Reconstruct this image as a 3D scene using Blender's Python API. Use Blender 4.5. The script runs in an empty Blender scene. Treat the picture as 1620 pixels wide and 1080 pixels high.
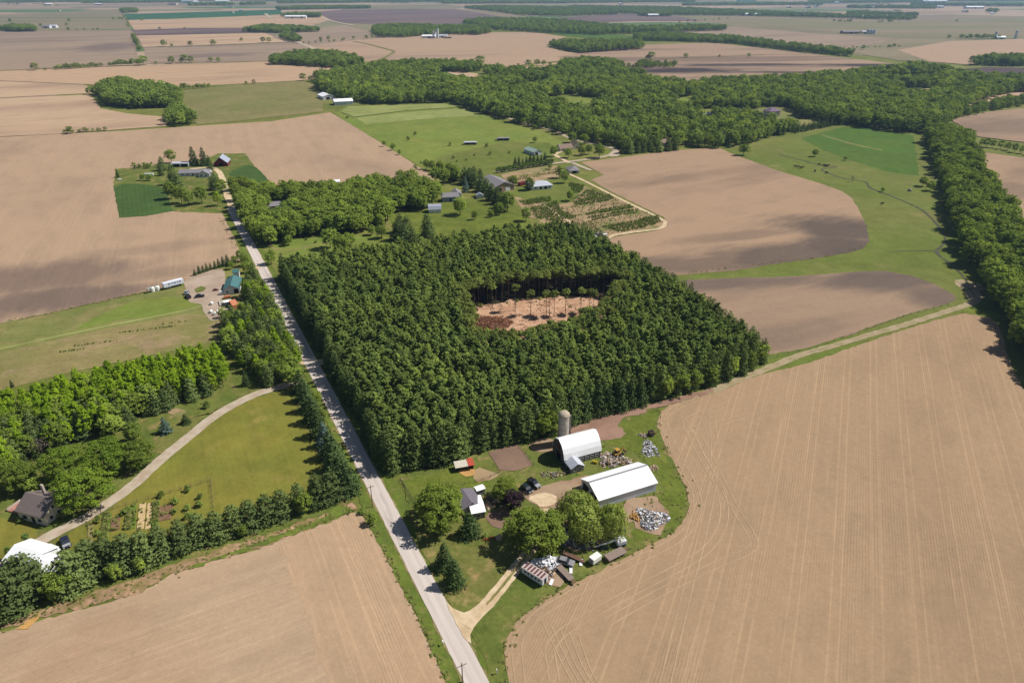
EXPOSURE = 0.2
HAZE = 6.5e-5
import bpy, math, random
import numpy as np
from mathutils import Vector, Matrix

random.seed(7)
sc = bpy.context.scene
COL = sc.collection
R = math.radians

# ------------------------------------------------------------------ camera
H = 140.0
FPX = 1080.0
PITCH = math.atan(565.0 / 1080.0)
cam = bpy.data.cameras.new('camera')
cam.sensor_fit = 'HORIZONTAL'; cam.sensor_width = 36.0; cam.lens = 24.0
cam.clip_start = 1.0; cam.clip_end = 60000.0
co = bpy.data.objects.new('camera', cam); COL.objects.link(co)
co.location = (0, 0, H); co.rotation_euler = (math.pi / 2 - PITCH, 0, 0)
sc.camera = co
CP, SP = math.cos(PITCH), math.sin(PITCH)

def at(px, py, z=0.0):
    """photo pixel -> world point at height z"""
    x = (px - 810.0) / FPX; v = -(py - 540.0) / FPX
    d = (x, CP + v * SP, -SP + v * CP)
    t = (z - H) / d[2]
    return Vector((d[0] * t, d[1] * t, z))

def proj(p):
    x, y, z = p[0], p[1], p[2] - H
    zc = y * CP - z * SP
    return 810 + FPX * x / zc, 540 - FPX * (y * SP + z * CP) / zc

AE = R(27.2)          # "east-west" section-line direction in the world
AN = R(117.2)         # road direction

# ------------------------------------------------------------------ tagging
def tag(o, label=None, cat=None, group=None, kind=None):
    if label: o['label'] = label
    if cat: o['category'] = cat
    if group: o['group'] = group
    if kind: o['kind'] = kind
    return o

def empty(name, loc, rz=0.0, label=None, cat=None, group=None, s=1.0):
    o = bpy.data.objects.new(name, None); COL.objects.link(o)
    o.empty_display_size = 0.5
    o.location = loc; o.rotation_euler = (0, 0, rz)
    o.scale = (s, s, s) if not isinstance(s, tuple) else s
    return tag(o, label, cat, group)

def link(name, me, parent=None):
    o = bpy.data.objects.new(name, me); COL.objects.link(o)
    if parent is not None: o.parent = parent
    return o

# ------------------------------------------------------------------ materials
def lin(c):
    c = c / 255.0
    return c / 12.92 if c <= 0.04045 else ((c + 0.055) / 1.055) ** 2.4

def C(r, g, b, k=0.70):
    return (lin(r) * k, lin(g) * k, lin(b) * k, 1.0)

class NT:
    def __init__(self, name):
        self.m = bpy.data.materials.new(name); self.m.use_nodes = True
        self.t = self.m.node_tree; self.t.nodes.clear()
        self.out = self.t.nodes.new('ShaderNodeOutputMaterial')
    def n(self, typ, **kw):
        nd = self.t.nodes.new(typ)
        for k, v in kw.items():
            if k.startswith('i_'):
                self.set(nd.inputs[k[2:].replace('_', ' ')], v)
            else:
                setattr(nd, k, v)
        return nd
    def set(self, sock, v):
        if isinstance(v, bpy.types.NodeSocket): self.t.links.new(v, sock)
        else: sock.default_value = v
    def math(self, op, a, b=0.0, c=None, clamp=False):
        nd = self.t.nodes.new('ShaderNodeMath'); nd.operation = op; nd.use_clamp = clamp
        self.set(nd.inputs[0], a); self.set(nd.inputs[1], b)
        if c is not None: self.set(nd.inputs[2], c)
        return nd.outputs[0]
    def mix(self, f, a, b, mode='MIX'):
        nd = self.t.nodes.new('ShaderNodeMix'); nd.data_type = 'RGBA'; nd.blend_type = mode
        self.set(nd.inputs[0], f); self.set(nd.inputs[6], a); self.set(nd.inputs[7], b)
        return nd.outputs[2]
    def noise(self, vec, scale, detail=3.0, rough=0.55):
        nd = self.t.nodes.new('ShaderNodeTexNoise')
        self.set(nd.inputs['Vector'], vec); nd.inputs['Scale'].default_value = scale
        nd.inputs['Detail'].default_value = detail; nd.inputs['Roughness'].default_value = rough
        return nd.outputs[0]
    def ramp(self, f, lo, hi):
        nd = self.t.nodes.new('ShaderNodeMapRange'); nd.interpolation_type = 'SMOOTHSTEP'
        self.set(nd.inputs[0], f); nd.inputs[1].default_value = lo; nd.inputs[2].default_value = hi
        return nd.outputs[0]
    def pos(self):
        return self.t.nodes.new('ShaderNodeNewGeometry').outputs['Position']
    def objco(self):
        return self.t.nodes.new('ShaderNodeTexCoord').outputs['Object']
    def mapping(self, vec, rot=(0, 0, 0), scale=(1, 1, 1), loc=(0, 0, 0)):
        nd = self.t.nodes.new('ShaderNodeMapping')
        self.set(nd.inputs[0], vec); nd.inputs['Rotation'].default_value = rot
        nd.inputs['Scale'].default_value = scale; nd.inputs['Location'].default_value = loc
        return nd.outputs[0]
    def xyz(self, vec):
        nd = self.t.nodes.new('ShaderNodeSeparateXYZ'); self.set(nd.inputs[0], vec)
        return nd.outputs
    def bsdf(self, col, rough=0.85, spec=0.15, metal=0.0):
        b = self.t.nodes.new('ShaderNodeBsdfPrincipled')
        self.set(b.inputs['Base Color'], col); self.set(b.inputs['Roughness'], rough)
        b.inputs['Specular IOR Level'].default_value = spec; b.inputs['Metallic'].default_value = metal
        self.t.links.new(b.outputs[0], self.out.inputs[0])
        return b

def soil(name, tan, dark, ang=AN, damt=(0.52, 0.75), dscale=0.006, tram=None, tramamt=0.5, off=0.0,
         streak=0.5, light=None, dstretch=(1, 1), row=0.76, rowamt=0.12, detailscale=1.0, blobs=()):
    m = NT(name); p = m.pos()
    q = m.mapping(p, rot=(0, 0, -ang))
    u, v = m.xyz(q)[0], m.xyz(q)[1]
    # broad darker / paler soil zones
    qs = m.mapping(q, scale=(dstretch[0], dstretch[1], 1), loc=(off * 37.0, off * 11.0, 0))
    big = m.noise(qs, dscale, 4.0, 0.55)
    f = m.ramp(big, damt[0], damt[1])
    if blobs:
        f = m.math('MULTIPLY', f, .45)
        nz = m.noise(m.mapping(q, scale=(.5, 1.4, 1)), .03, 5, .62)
        for px, py, a, b, an, st in blobs:      # darker oval patches: (photo spot, half axes in metres, direction, strength)
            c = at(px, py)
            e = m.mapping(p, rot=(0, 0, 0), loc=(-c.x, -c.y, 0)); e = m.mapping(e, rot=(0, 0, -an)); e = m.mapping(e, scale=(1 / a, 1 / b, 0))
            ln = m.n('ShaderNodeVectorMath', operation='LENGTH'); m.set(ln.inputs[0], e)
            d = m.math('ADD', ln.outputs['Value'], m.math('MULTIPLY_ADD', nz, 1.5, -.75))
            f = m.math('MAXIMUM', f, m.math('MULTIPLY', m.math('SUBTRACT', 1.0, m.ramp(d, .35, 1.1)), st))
    col = m.mix(f, tan, dark)
    # working streaks along the rows
    st = m.noise(m.mapping(q, scale=(0.012, 0.55, 1)), 1.0 * detailscale, 4.0, 0.6)
    st2 = m.noise(m.mapping(q, scale=(0.004, 0.09, 1), loc=(off, 3, 0)), 1.0 * detailscale, 3.0, 0.5)
    col = m.mix(m.math('MULTIPLY', m.ramp(st, 0.5, 0.72), streak), col, m.mix(1.0, col, (1.2, 1.2, 1.2, 1), 'MULTIPLY'))
    col = m.mix(m.math('MULTIPLY', m.ramp(st2, 0.5, 0.7), streak * 0.75), col, m.mix(1.0, col, (.82, .82, .83, 1), 'MULTIPLY'))
    # patches of crusted, crumbled and trash-covered ground
    pt = m.noise(m.mapping(q, scale=(.6, 1.2, 1), loc=(off, 9, 0)), .05, 6, .68)
    col = m.mix(m.ramp(pt, .46, .66), col, m.mix(1.0, col, (.90, .91, .92, 1), 'MULTIPLY'))
    # drilled rows
    if rowamt > 0:
        w = m.math('SINE', m.math('MULTIPLY', m.math('ADD', v, m.math('MULTIPLY', m.noise(p, 0.15, 2), 0.5)), 2 * math.pi / row))
        rw = m.math('MULTIPLY_ADD', m.math('MULTIPLY', w, m.ramp(m.noise(m.mapping(q, scale=(.02, .06, 1), loc=(5, 2, 0)), 1.0, 3, .6), .42, .62)), rowamt * 1.5, 1.0)
        rowv = m.noise(m.mapping(q, scale=(0.05, 1.3, 1)), 1.0, 3, 0.7)
        rw = m.math('MULTIPLY', rw, m.math('MULTIPLY_ADD', rowv, rowamt * 2.6, 1 - rowamt * 1.3))
        cmb = m.n('ShaderNodeCombineXYZ', i_X=rw, i_Y=rw, i_Z=rw).outputs[0]
        col = m.mix(1.0, col, cmb, 'MULTIPLY')
    # wheel tracks
    if tram:
        P, sep, wd = tram
        vv = m.math('ADD', v, m.math('MULTIPLY', m.noise(m.mapping(q, scale=(0.01, 0, 0)), 1.0, 2), 1.2))
        pp = m.math('PINGPONG', m.math('ADD', vv, off), P / 2)
        d = m.math('ABSOLUTE', m.math('SUBTRACT', pp, sep / 2))
        a = m.math('SUBTRACT', 1.0, m.ramp(d, wd * 0.3, wd))
        br = m.ramp(m.noise(m.mapping(q, scale=(0.04, 0.5, 1)), 1.0, 4, 0.65), 0.25, 0.55)
        fade = m.ramp(m.noise(m.mapping(q, scale=(0.006, 0.05, 1), loc=(7, 3, 0)), 1.0, 2), 0.2, 0.5)
        a = m.math('MULTIPLY', m.math('MULTIPLY', a, br), m.math('MULTIPLY', fade, tramamt))
        col = m.mix(a, col, m.mix(1.0, col, (1.42, 1.4, 1.38, 1), 'MULTIPLY'))
    # clods
    g = m.noise(p, 1.1, 5, 0.8)
    g2 = m.noise(p, 0.35, 4, 0.65)
    gg = m.math('ADD', m.math('MULTIPLY_ADD', g, 0.5, 0.75 - 0.12), m.math('MULTIPLY', g2, 0.24))
    cmb = m.n('ShaderNodeCombineXYZ', i_X=gg, i_Y=gg, i_Z=gg).outputs[0]
    col = m.mix(1.0, col, cmb, 'MULTIPLY')
    m.bsdf(col, 0.95, 0.05)
    return m.m

def grass(name, a, b, c=None, scale=0.05, ang=AN, mow=0.0, mowp=3.0, dry=(0.55, 0.8), grain=1.0):
    """a: main, b: secondary, c: dry patches"""
    tone = lambda k: None if k is None else (k[0] * 1.22, k[1] * .97, k[2] * .95, 1)
    a, b, c = tone(a), tone(b), tone(c)
    m = NT(name); p = m.pos()
    q = m.mapping(p, rot=(0, 0, -ang))
    f = m.ramp(m.noise(p, scale, 5, 0.62), 0.36, 0.66)
    col = m.mix(f, a, b)
    if c is not None:
        f2 = m.ramp(m.noise(m.mapping(p, loc=(31, 17, 0)), scale * 1.7, 6, 0.68), dry[0], dry[1])
        col = m.mix(f2, col, c)
    st = m.noise(m.mapping(q, scale=(0.03, 0.5, 1)), 1.0, 4, 0.6)
    k = m.math('MULTIPLY_ADD', m.noise(p, .8, 5, 0.75), 1.0 * grain, 1 - 0.5 * grain)
    k = m.math('MULTIPLY', k, m.math('MULTIPLY_ADD', m.noise(p, .11, 5, .68), .75, .62))
    k = m.math('MULTIPLY', k, m.math('MULTIPLY_ADD', m.noise(m.mapping(p, loc=(3, 8, 0)), .018, 4, .6), .5, .75))
    k = m.math('MULTIPLY', k, m.math('MULTIPLY_ADD', st, 0.35, 0.825))
    if mow:
        w = m.math('SINE', m.math('MULTIPLY', m.xyz(q)[1], 2 * math.pi / mowp))
        k = m.math('MULTIPLY', k, m.math('MULTIPLY_ADD', w, mow, 1.0))
    cmb = m.n('ShaderNodeCombineXYZ', i_X=k, i_Y=k, i_Z=k).outputs[0]
    col = m.mix(1.0, col, cmb, 'MULTIPLY')
    m.bsdf(col, 0.9, 0.08)
    return m.m

def rough_mat(name, a, b, scale=0.5, rough=0.9, grain=0.5, spec=0.1, c=None, cth=(0.55, 0.7)):
    m = NT(name); p = m.pos()
    col = m.mix(m.ramp(m.noise(p, scale, 5, 0.6), 0.35, 0.68), a, b)
    if c is not None:
        col = m.mix(m.ramp(m.noise(m.mapping(p, loc=(9, 5, 2)), scale * 0.6, 5, 0.7), cth[0], cth[1]), col, c)
    k = m.math('MULTIPLY_ADD', m.noise(p, 3.0, 3, 0.7), grain, 1 - grain / 2)
    cmb = m.n('ShaderNodeCombineXYZ', i_X=k, i_Y=k, i_Z=k).outputs[0]
    col = m.mix(1.0, col, cmb, 'MULTIPLY')
    m.bsdf(col, rough, spec)
    return m.m

def metal_roof(name, col, rib=0.9, dirt=0.12, rust=None, rough=0.45):
    """ribbed sheet roofing: ribs run down the slope (local x is the ridge)"""
    m = NT(name); o = m.objco()
    x = m.xyz(o)[0]
    w = m.math('PINGPONG', x, rib / 2)
    line = m.math('SUBTRACT', 1.0, m.math('MULTIPLY', m.ramp(w, 0.0, 0.09), 1.0))
    k = m.math('MULTIPLY_ADD', line, -0.17, 1.0)
    n = m.noise(m.mapping(o, scale=(0.9, 0.25, 0.25)), 1.0, 4, 0.6)
    k = m.math('MULTIPLY', k, m.math('MULTIPLY_ADD', n, -dirt * 2, 1.0 + dirt * 0.8))
    cmb = m.n('ShaderNodeCombineXYZ', i_X=k, i_Y=k, i_Z=k).outputs[0]
    c = m.mix(1.0, col, cmb, 'MULTIPLY')
    if rust is not None:
        r = m.ramp(m.noise(m.mapping(o, scale=(1.0, 0.3, 0.3), loc=(4, 2, 0)), 0.8, 5, 0.7), 0.55, 0.72)
        c = m.mix(r, c, rust)
    m.bsdf(c, rough, 0.35)
    return m.m

def paint(name, col, rough=0.6, var=0.16, board=0.0, spec=0.2):
    m = NT(name); o = m.objco()
    k = m.math('MULTIPLY_ADD', m.noise(o, 0.9, 5, 0.65), var * 2, 1 - var)
    if board:
        z = m.xyz(o)[2]
        w = m.math('PINGPONG', z, board / 2)
        k = m.math('MULTIPLY', k, m.math('MULTIPLY_ADD', m.ramp(w, 0.0, 0.05), 0.25, 0.75))
    cmb = m.n('ShaderNodeCombineXYZ', i_X=k, i_Y=k, i_Z=k).outputs[0]
    c = m.mix(1.0, col, cmb, 'MULTIPLY')
    m.bsdf(c, rough, spec)
    return m.m

def leaf(name, a, b, trans=0.22, var=0.45):
    m = NT(name)
    at_ = m.n('ShaderNodeAttribute', attribute_name='tint')
    rnd = m.n('ShaderNodeObjectInfo').outputs['Random']
    f = m.math('ADD', m.math('MULTIPLY', at_.outputs['Fac'], 0.75), m.math('MULTIPLY_ADD', rnd, 0.5, -0.12), clamp=True)
    col = m.mix(f, a, b)
    k = m.math('MULTIPLY_ADD', m.math('FRACT', m.math('MULTIPLY', rnd, 7.31)), var, 1 - var / 2)
    cmb = m.n('ShaderNodeCombineXYZ', i_X=k, i_Y=k, i_Z=k).outputs[0]
    col = m.mix(1.0, col, cmb, 'MULTIPLY')
    d = m.n('ShaderNodeBsdfDiffuse', i_Color=col)
    t = m.n('ShaderNodeBsdfTranslucent', i_Color=m.mix(1.0, col, (1.2, 1.12, 0.6, 1), 'MULTIPLY'))
    mx = m.n('ShaderNodeMixShader'); mx.inputs[0].default_value = trans
    m.t.links.new(d.outputs[0], mx.inputs[1]); m.t.links.new(t.outputs[0], mx.inputs[2])
    m.t.links.new(mx.outputs[0], m.out.inputs[0])
    return m.m

# ------------------------------------------------------------------ mesh builder
class MB:
    def __init__(s): s.v = []; s.f = []
    def add(s, vs, fs):
        b = len(s.v); s.v += [tuple(p) for p in vs]; s.f += [tuple(i + b for i in f) for f in fs]
    def box(s, x0, y0, z0, x1, y1, z1, M=None, taper=0.0):
        t = taper
        vs = [(x0, y0, z0), (x1, y0, z0), (x1, y1, z0), (x0, y1, z0),
              (x0 + t, y0 + t, z1), (x1 - t, y0 + t, z1), (x1 - t, y1 - t, z1), (x0 + t, y1 - t, z1)]
        if M is not None: vs = [M @ Vector(p) for p in vs]
        s.add(vs, [(3, 2, 1, 0), (4, 5, 6, 7), (0, 1, 5, 4), (1, 2, 6, 5), (2, 3, 7, 6), (3, 0, 4, 7)])
    def cyl(s, p0, p1, r0, r1, n=10, cap=True):
        p0 = Vector(p0); p1 = Vector(p1); d = (p1 - p0).normalized()
        a = d.orthogonal().normalized(); b = d.cross(a)
        vs = []
        for p, r in ((p0, r0), (p1, r1)):
            for i in range(n):
                t = 2 * math.pi * i / n
                vs.append(p + a * (r * math.cos(t)) + b * (r * math.sin(t)))
        fs = [(i, (i + 1) % n, n + (i + 1) % n, n + i) for i in range(n)]
        if cap: fs += [tuple(range(n))[::-1], tuple(range(n, 2 * n))]
        s.add(vs, fs)
    def lathe(s, prof, n=16, c=(0, 0)):
        vs = []
        for r, z in prof:
            for i in range(n):
                t = 2 * math.pi * i / n
                vs.append((c[0] + r * math.cos(t), c[1] + r * math.sin(t), z))
        fs = []
        for k in range(len(prof) - 1):
            for i in range(n):
                fs.append((k * n + i, k * n + (i + 1) % n, (k + 1) * n + (i + 1) % n, (k + 1) * n + i))
        fs.append(tuple(range((len(prof) - 1) * n, len(prof) * n)))
        s.add(vs, fs)
    def prism(s, prof, x0, x1):
        """closed (y,z) outline extruded along x"""
        n = len(prof)
        vs = [(x0, y, z) for y, z in prof] + [(x1, y, z) for y, z in prof]
        fs = [(i, (i + 1) % n, n + (i + 1) % n, n + i) for i in range(n)]
        fs += [tuple(range(n))[::-1], tuple(range(n, 2 * n))]
        s.add(vs, fs)
    def prism_y(s, prof, y0, y1):
        n = len(prof)
        vs = [(x, y0, z) for x, z in prof] + [(x, y1, z) for x, z in prof]
        fs = [(i, (i + 1) % n, n + (i + 1) % n, n + i) for i in range(n)]
        fs += [tuple(range(n))[::-1], tuple(range(n, 2 * n))]
        s.add(vs, fs)
    def build(s, name, mat, parent=None, bevel=0.0):
        me = bpy.data.meshes.new(name); me.from_pydata(s.v, [], s.f); me.materials.append(mat); me.update()
        o = link(name, me, parent)
        if bevel:
            b = o.modifiers.new('bevel', 'BEVEL'); b.width = bevel; b.segments = 2; b.limit_method = 'ANGLE'
        return o

# ------------------------------------------------------------------ ground sheets
def cat_rom(P, step, closed=True):
    out = []; n = len(P)
    rng = range(n) if closed else range(n - 1)
    for i in rng:
        if closed: a, b, c, d = P[i - 1], P[i], P[(i + 1) % n], P[(i + 2) % n]
        else: a, b, c, d = P[max(i - 1, 0)], P[i], P[i + 1], P[min(i + 2, n - 1)]
        k = max(1, min(60, int((c - b).length / step)))
        for j in range(k):
            t = j / k
            out.append(0.5 * ((2 * b) + (c - a) * t + (2 * a - 5 * b + 4 * c - d) * t * t + (3 * b - a - 3 * c + d) * t ** 3))
    if not closed: out.append(P[-1])
    return out

def lin_res(P, step):
    out = []; n = len(P)
    for i in range(n):
        b, c = P[i], P[(i + 1) % n]
        k = max(1, min(80, int((c - b).length / step)))
        for j in range(k): out.append(b.lerp(c, j / k))
    return out

ZL = 0.05
_cnt = [0]
def lz(layer, d):
    _cnt[0] += 1
    return (layer * ZL + _cnt[0] * 0.0003) * (4 if d > 900 and layer >= 1 else 1)
def sheet(name, pts, layer, mat, smooth=False, jit=0.35, step=None, label=None):
    W = [at(x, y) for x, y in pts]
    d = sum(p.length for p in W) / len(W)
    st = step or max(1.6, d / 160)
    P = cat_rom(W, st) if smooth else lin_res(W, st)
    j = min(jit * max(1.0, d / 400), 4.0)
    if name in ('lawn', 'bare_ground', 'yard', 'grass_strip', 'farmyard', 'house_lot', 'hayfield') and jit < .8: j = max(j, .75)
    rr = random.Random(hash((round(pts[0][0]), round(pts[0][1]), len(pts))) & 0xffff)
    z = lz(layer, d)
    vs = [(p.x + rr.uniform(-j, j), p.y + rr.uniform(-j, j), z) for p in P]
    me = bpy.data.meshes.new(name); me.from_pydata(vs, [], [tuple(range(len(vs)))]); me.materials.append(mat); me.update()
    o = link(name, me); tag(o, kind='structure')
    return o

def ribbon(name, pts, width, layer, mat, jit=0.0, world=False, smooth=True, ends=None):
    W = [Vector((p[0], p[1], 0)) for p in pts] if world else [at(x, y) for x, y in pts]
    d = sum(p.length for p in W) / len(W)
    P = cat_rom(W, max(1.2, d / 150), closed=False) if smooth else W
    z = lz(layer, d)
    vs = []; fs = []
    n = len(P)
    for i, p in enumerate(P):
        t = (P[min(i + 1, n - 1)] - P[max(i - 1, 0)]); t.z = 0
        t = t.normalized() if t.length > 0 else Vector((1, 0, 0))
        nn = Vector((-t.y, t.x, 0))
        w = width if not isinstance(width, tuple) else width[0] + (width[1] - width[0]) * i / (n - 1)
        for sg in (-1, 1):
            q = p + nn * (sg * w / 2 + random.uniform(-jit, jit))
            vs.append((q.x, q.y, z))
        if i: fs.append((2 * i - 2, 2 * i - 1, 2 * i + 1, 2 * i))
    me = bpy.data.meshes.new(name); me.from_pydata(vs, [], fs); me.materials.append(mat); me.update()
    o = link(name, me); tag(o, kind='structure')
    return o

def inside(x, y, P):
    c = False; n = len(P); j = n - 1
    for i in range(n):
        xi, yi, xj, yj = P[i].x, P[i].y, P[j].x, P[j].y
        if (yi > y) != (yj > y) and x < (xj - xi) * (y - yi) / (yj - yi) + xi: c = not c
        j = i
    return c

def poisson(polypx, spacing, holes=(), seed=1, maxn=20000, world=False):
    P = [at(x, y) for x, y in polypx]
    HS = [[at(x, y) for x, y in h] for h in holes]
    x0 = min(p.x for p in P); x1 = max(p.x for p in P); y0 = min(p.y for p in P); y1 = max(p.y for p in P)
    rr = random.Random(seed); out = []
    nx = int((x1 - x0) / spacing) + 1; ny = int((y1 - y0) / (spacing * 0.87)) + 1
    for j in range(ny):
        for i in range(nx):
            x = x0 + (i + 0.5 * (j % 2) + rr.uniform(-.33, .33)) * spacing
            y = y0 + (j + rr.uniform(-.33, .33)) * spacing * 0.87
            if inside(x, y, P) and not any(inside(x, y, h) for h in HS): out.append((x, y))
    return out[:maxn]

# ------------------------------------------------------------------ foliage
def unit(v): return v / np.maximum(np.linalg.norm(v, axis=1, keepdims=True), 1e-6)

def quads(rng, pos, nrm, size, asp=0.75):
    n = len(pos)
    nrm = unit(nrm)
    t = unit(np.cross(nrm, rng.normal(size=(n, 3)))); b = np.cross(nrm, t)
    s = (size * rng.uniform(.65, 1.3, n))[:, None] / 2
    V = np.stack([pos - t * s - b * s * asp * .5, pos + t * s * .35 - b * s * asp, pos + t * s + b * s * asp * .5, pos - t * s * .35 + b * s * asp], 1)
    return V.reshape(-1, 3)

def clump_leaves(rng, Cn, Rn, per, size, centre, up=0.25, flat=1.0, jit=0.55, lo=0.6):
    idx = np.repeat(np.arange(len(Cn)), per); n = len(idx)
    d = unit(rng.normal(size=(n, 3))); d[:, 2] = np.where(d[:, 2] < -0.35, -d[:, 2], d[:, 2])
    pos = Cn[idx] + d * (Rn[idx] * rng.uniform(lo, 1.08, n))[:, None] * np.array([1, 1, flat])
    out = unit(pos - np.array(centre))
    nrm = d * 0.75 + out * 0.4 + rng.normal(size=(n, 3)) * jit + np.array([0, 0, up])
    tint = np.clip(rng.uniform(0, 1, len(Cn))[idx] * .75 + rng.uniform(0, .25, n), 0, 1)
    return quads(rng, pos, nrm, size), np.repeat(tint, 4)

def crown_round(rng, h, base, r, ncl, per, size, cl=(.22, .36), low=-0.75, shape=1.0, top=0.0):
    """irregular leafy crown: clumps through an ellipsoid that bulges low or high"""
    rz = (h - base) / 2; zc = base + rz
    d = unit(rng.normal(size=(ncl * 3, 3))); d = d[d[:, 2] > low][:ncl]
    fr = rng.uniform(.35, 1.0, len(d)) ** 0.6
    ph = rng.uniform(0, 6.28, 3); az = np.arctan2(d[:, 1], d[:, 0])
    lob = 1 + .16 * np.sin(2 * az + ph[0]) + .12 * np.sin(3 * az + ph[1]) + .08 * np.sin(5 * az + ph[2])
    Rn = r * rng.uniform(cl[0], cl[1], len(d))
    wide = 1 - top * np.clip(d[:, 2], 0, 1)
    Cn = np.stack([d[:, 0] * fr * (r - Rn * .8) * lob * wide, d[:, 1] * fr * (r - Rn * .8) * lob * wide,
                   zc + np.sign(d[:, 2]) * np.abs(d[:, 2]) ** shape * fr * (rz - Rn * .6)], 1)
    return clump_leaves(rng, Cn, Rn, per, size, (0, 0, zc - rz * .3), flat=.8)

def crown_conifer(rng, h, base, r, tiers, nb, per, size, droop=.25, power=.85, up=.7, wid=.2, top_round=0.0):
    P = []; Nn = []; T = []
    for k in range(tiers):
        t = (k + rng.uniform(-.25, .25)) / tiers; t = min(max(t, 0), .985)
        z = base + (h - base) * t
        rad = r * (1 - t) ** power
        if top_round: rad = r * math.sqrt(max(0.02, 1 - t ** 2.4))
        if t < .12: rad *= .8 + 1.6 * t
        m = max(3, int(nb * (.35 + .65 * (1 - t))))
        a0 = rng.uniform(0, 6.28)
        for j in range(m):
            a = a0 + 6.283 * j / m + rng.uniform(-.3, .3)
            L = rad * rng.uniform(.72, 1.15)
            n = max(4, int(per * (.25 + L / r)))
            s = rng.uniform(.18, 1, n) ** .75
            w = wid * L * (1.15 - .6 * s) * rng.normal(size=n) + rng.normal(size=n) * .1
            x = np.cos(a) * L * s - np.sin(a) * w; y = np.sin(a) * L * s + np.cos(a) * w
            zz = z - droop * L * s + .25 * droop * L * s ** 3 + rng.normal(size=n) * .13 * (.4 + L * .15)
            P.append(np.stack([x, y, zz], 1))
            Nn.append(np.stack([np.cos(a) * np.full(n, .55), np.sin(a) * np.full(n, .55), np.full(n, up)], 1) + rng.normal(size=(n, 3)) * .42)
            T.append(np.clip(np.full(n, rng.uniform(0, .7)) + .3 * s * rng.uniform(0.3, 1, n), 0, 1))
    P = np.concatenate(P); Nn = np.concatenate(Nn); T = np.concatenate(T)
    return quads(rng, P, Nn, size), np.repeat(T, 4)

def crown_willow(rng, h, r):
    ncl = 60
    d = unit(rng.normal(size=(ncl * 3, 3))); d = d[d[:, 2] > -.1][:ncl]
    fr = rng.uniform(.5, 1, len(d))
    Cn = np.stack([d[:, 0] * r * .78 * fr, d[:, 1] * r * .78 * fr, h * .55 + d[:, 2] * h * .36 * fr], 1)
    V, T = clump_leaves(rng, Cn, np.full(len(d), 1.15), 26, .5, (0, 0, h * .4), flat=.75)
    Vs = [V]; Ts = [T]
    for k in range(150):
        a = rng.uniform(0, 6.283); q = r * rng.uniform(.55, 1.05)
        zt = h * (.55 + .33 * math.sqrt(max(0, 1 - (q / r / 1.1) ** 2))) + rng.uniform(-.8, .4)
        L = rng.uniform(.3, .85) * (zt - .6); n = int(L * 8) + 4
        s = rng.uniform(0, 1, n)
        P = np.stack([np.cos(a) * (q + .25 * s) + rng.normal(size=n) * .16, np.sin(a) * (q + .25 * s) + rng.normal(size=n) * .16, zt - L * s], 1)
        Nn = np.stack([np.full(n, math.cos(a)), np.full(n, math.sin(a)), np.full(n, .25)], 1) + rng.normal(size=(n, 3)) * .45
        Vs.append(quads(rng, P, Nn, .45, .5)); Ts.append(np.repeat(np.clip(rng.uniform(.1, .9) + rng.uniform(-.15, .15, n), 0, 1), 4))
    return np.concatenate(Vs), np.concatenate(Ts)

def trunk_mb(rng, h, r, limbs=0, spread=0, zl=.35, bend=.04):
    m = MB(); p = Vector((0, 0, -.3)); n = 5; prev = p
    for k in range(1, n + 1):
        q = Vector((rng.normal() * bend * h * .2, rng.normal() * bend * h * .2, h * k / n))
        m.cyl(prev, q, r * (1 - .8 * (k - 1) / n), r * (1 - .8 * k / n), 7, cap=False); prev = q
    for k in range(limbs):
        a = 6.283 * k / limbs + rng.uniform(-.4, .4); z = h * rng.uniform(zl, .75)
        e = Vector((math.cos(a) * spread * rng.uniform(.5, .9), math.sin(a) * spread * rng.uniform(.5, .9), z + spread * rng.uniform(.3, .8)))
        m.cyl((0, 0, z), e, r * .42, r * .1, 5, cap=False)
    return m

BARK = rough_mat('bark', (.11, .085, .065, 1), (.06, .047, .038, 1), 1.5)
PBARK = rough_mat('pine_bark', (.16, .12, .09, 1), (.085, .065, .052, 1), 1.5)

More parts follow.
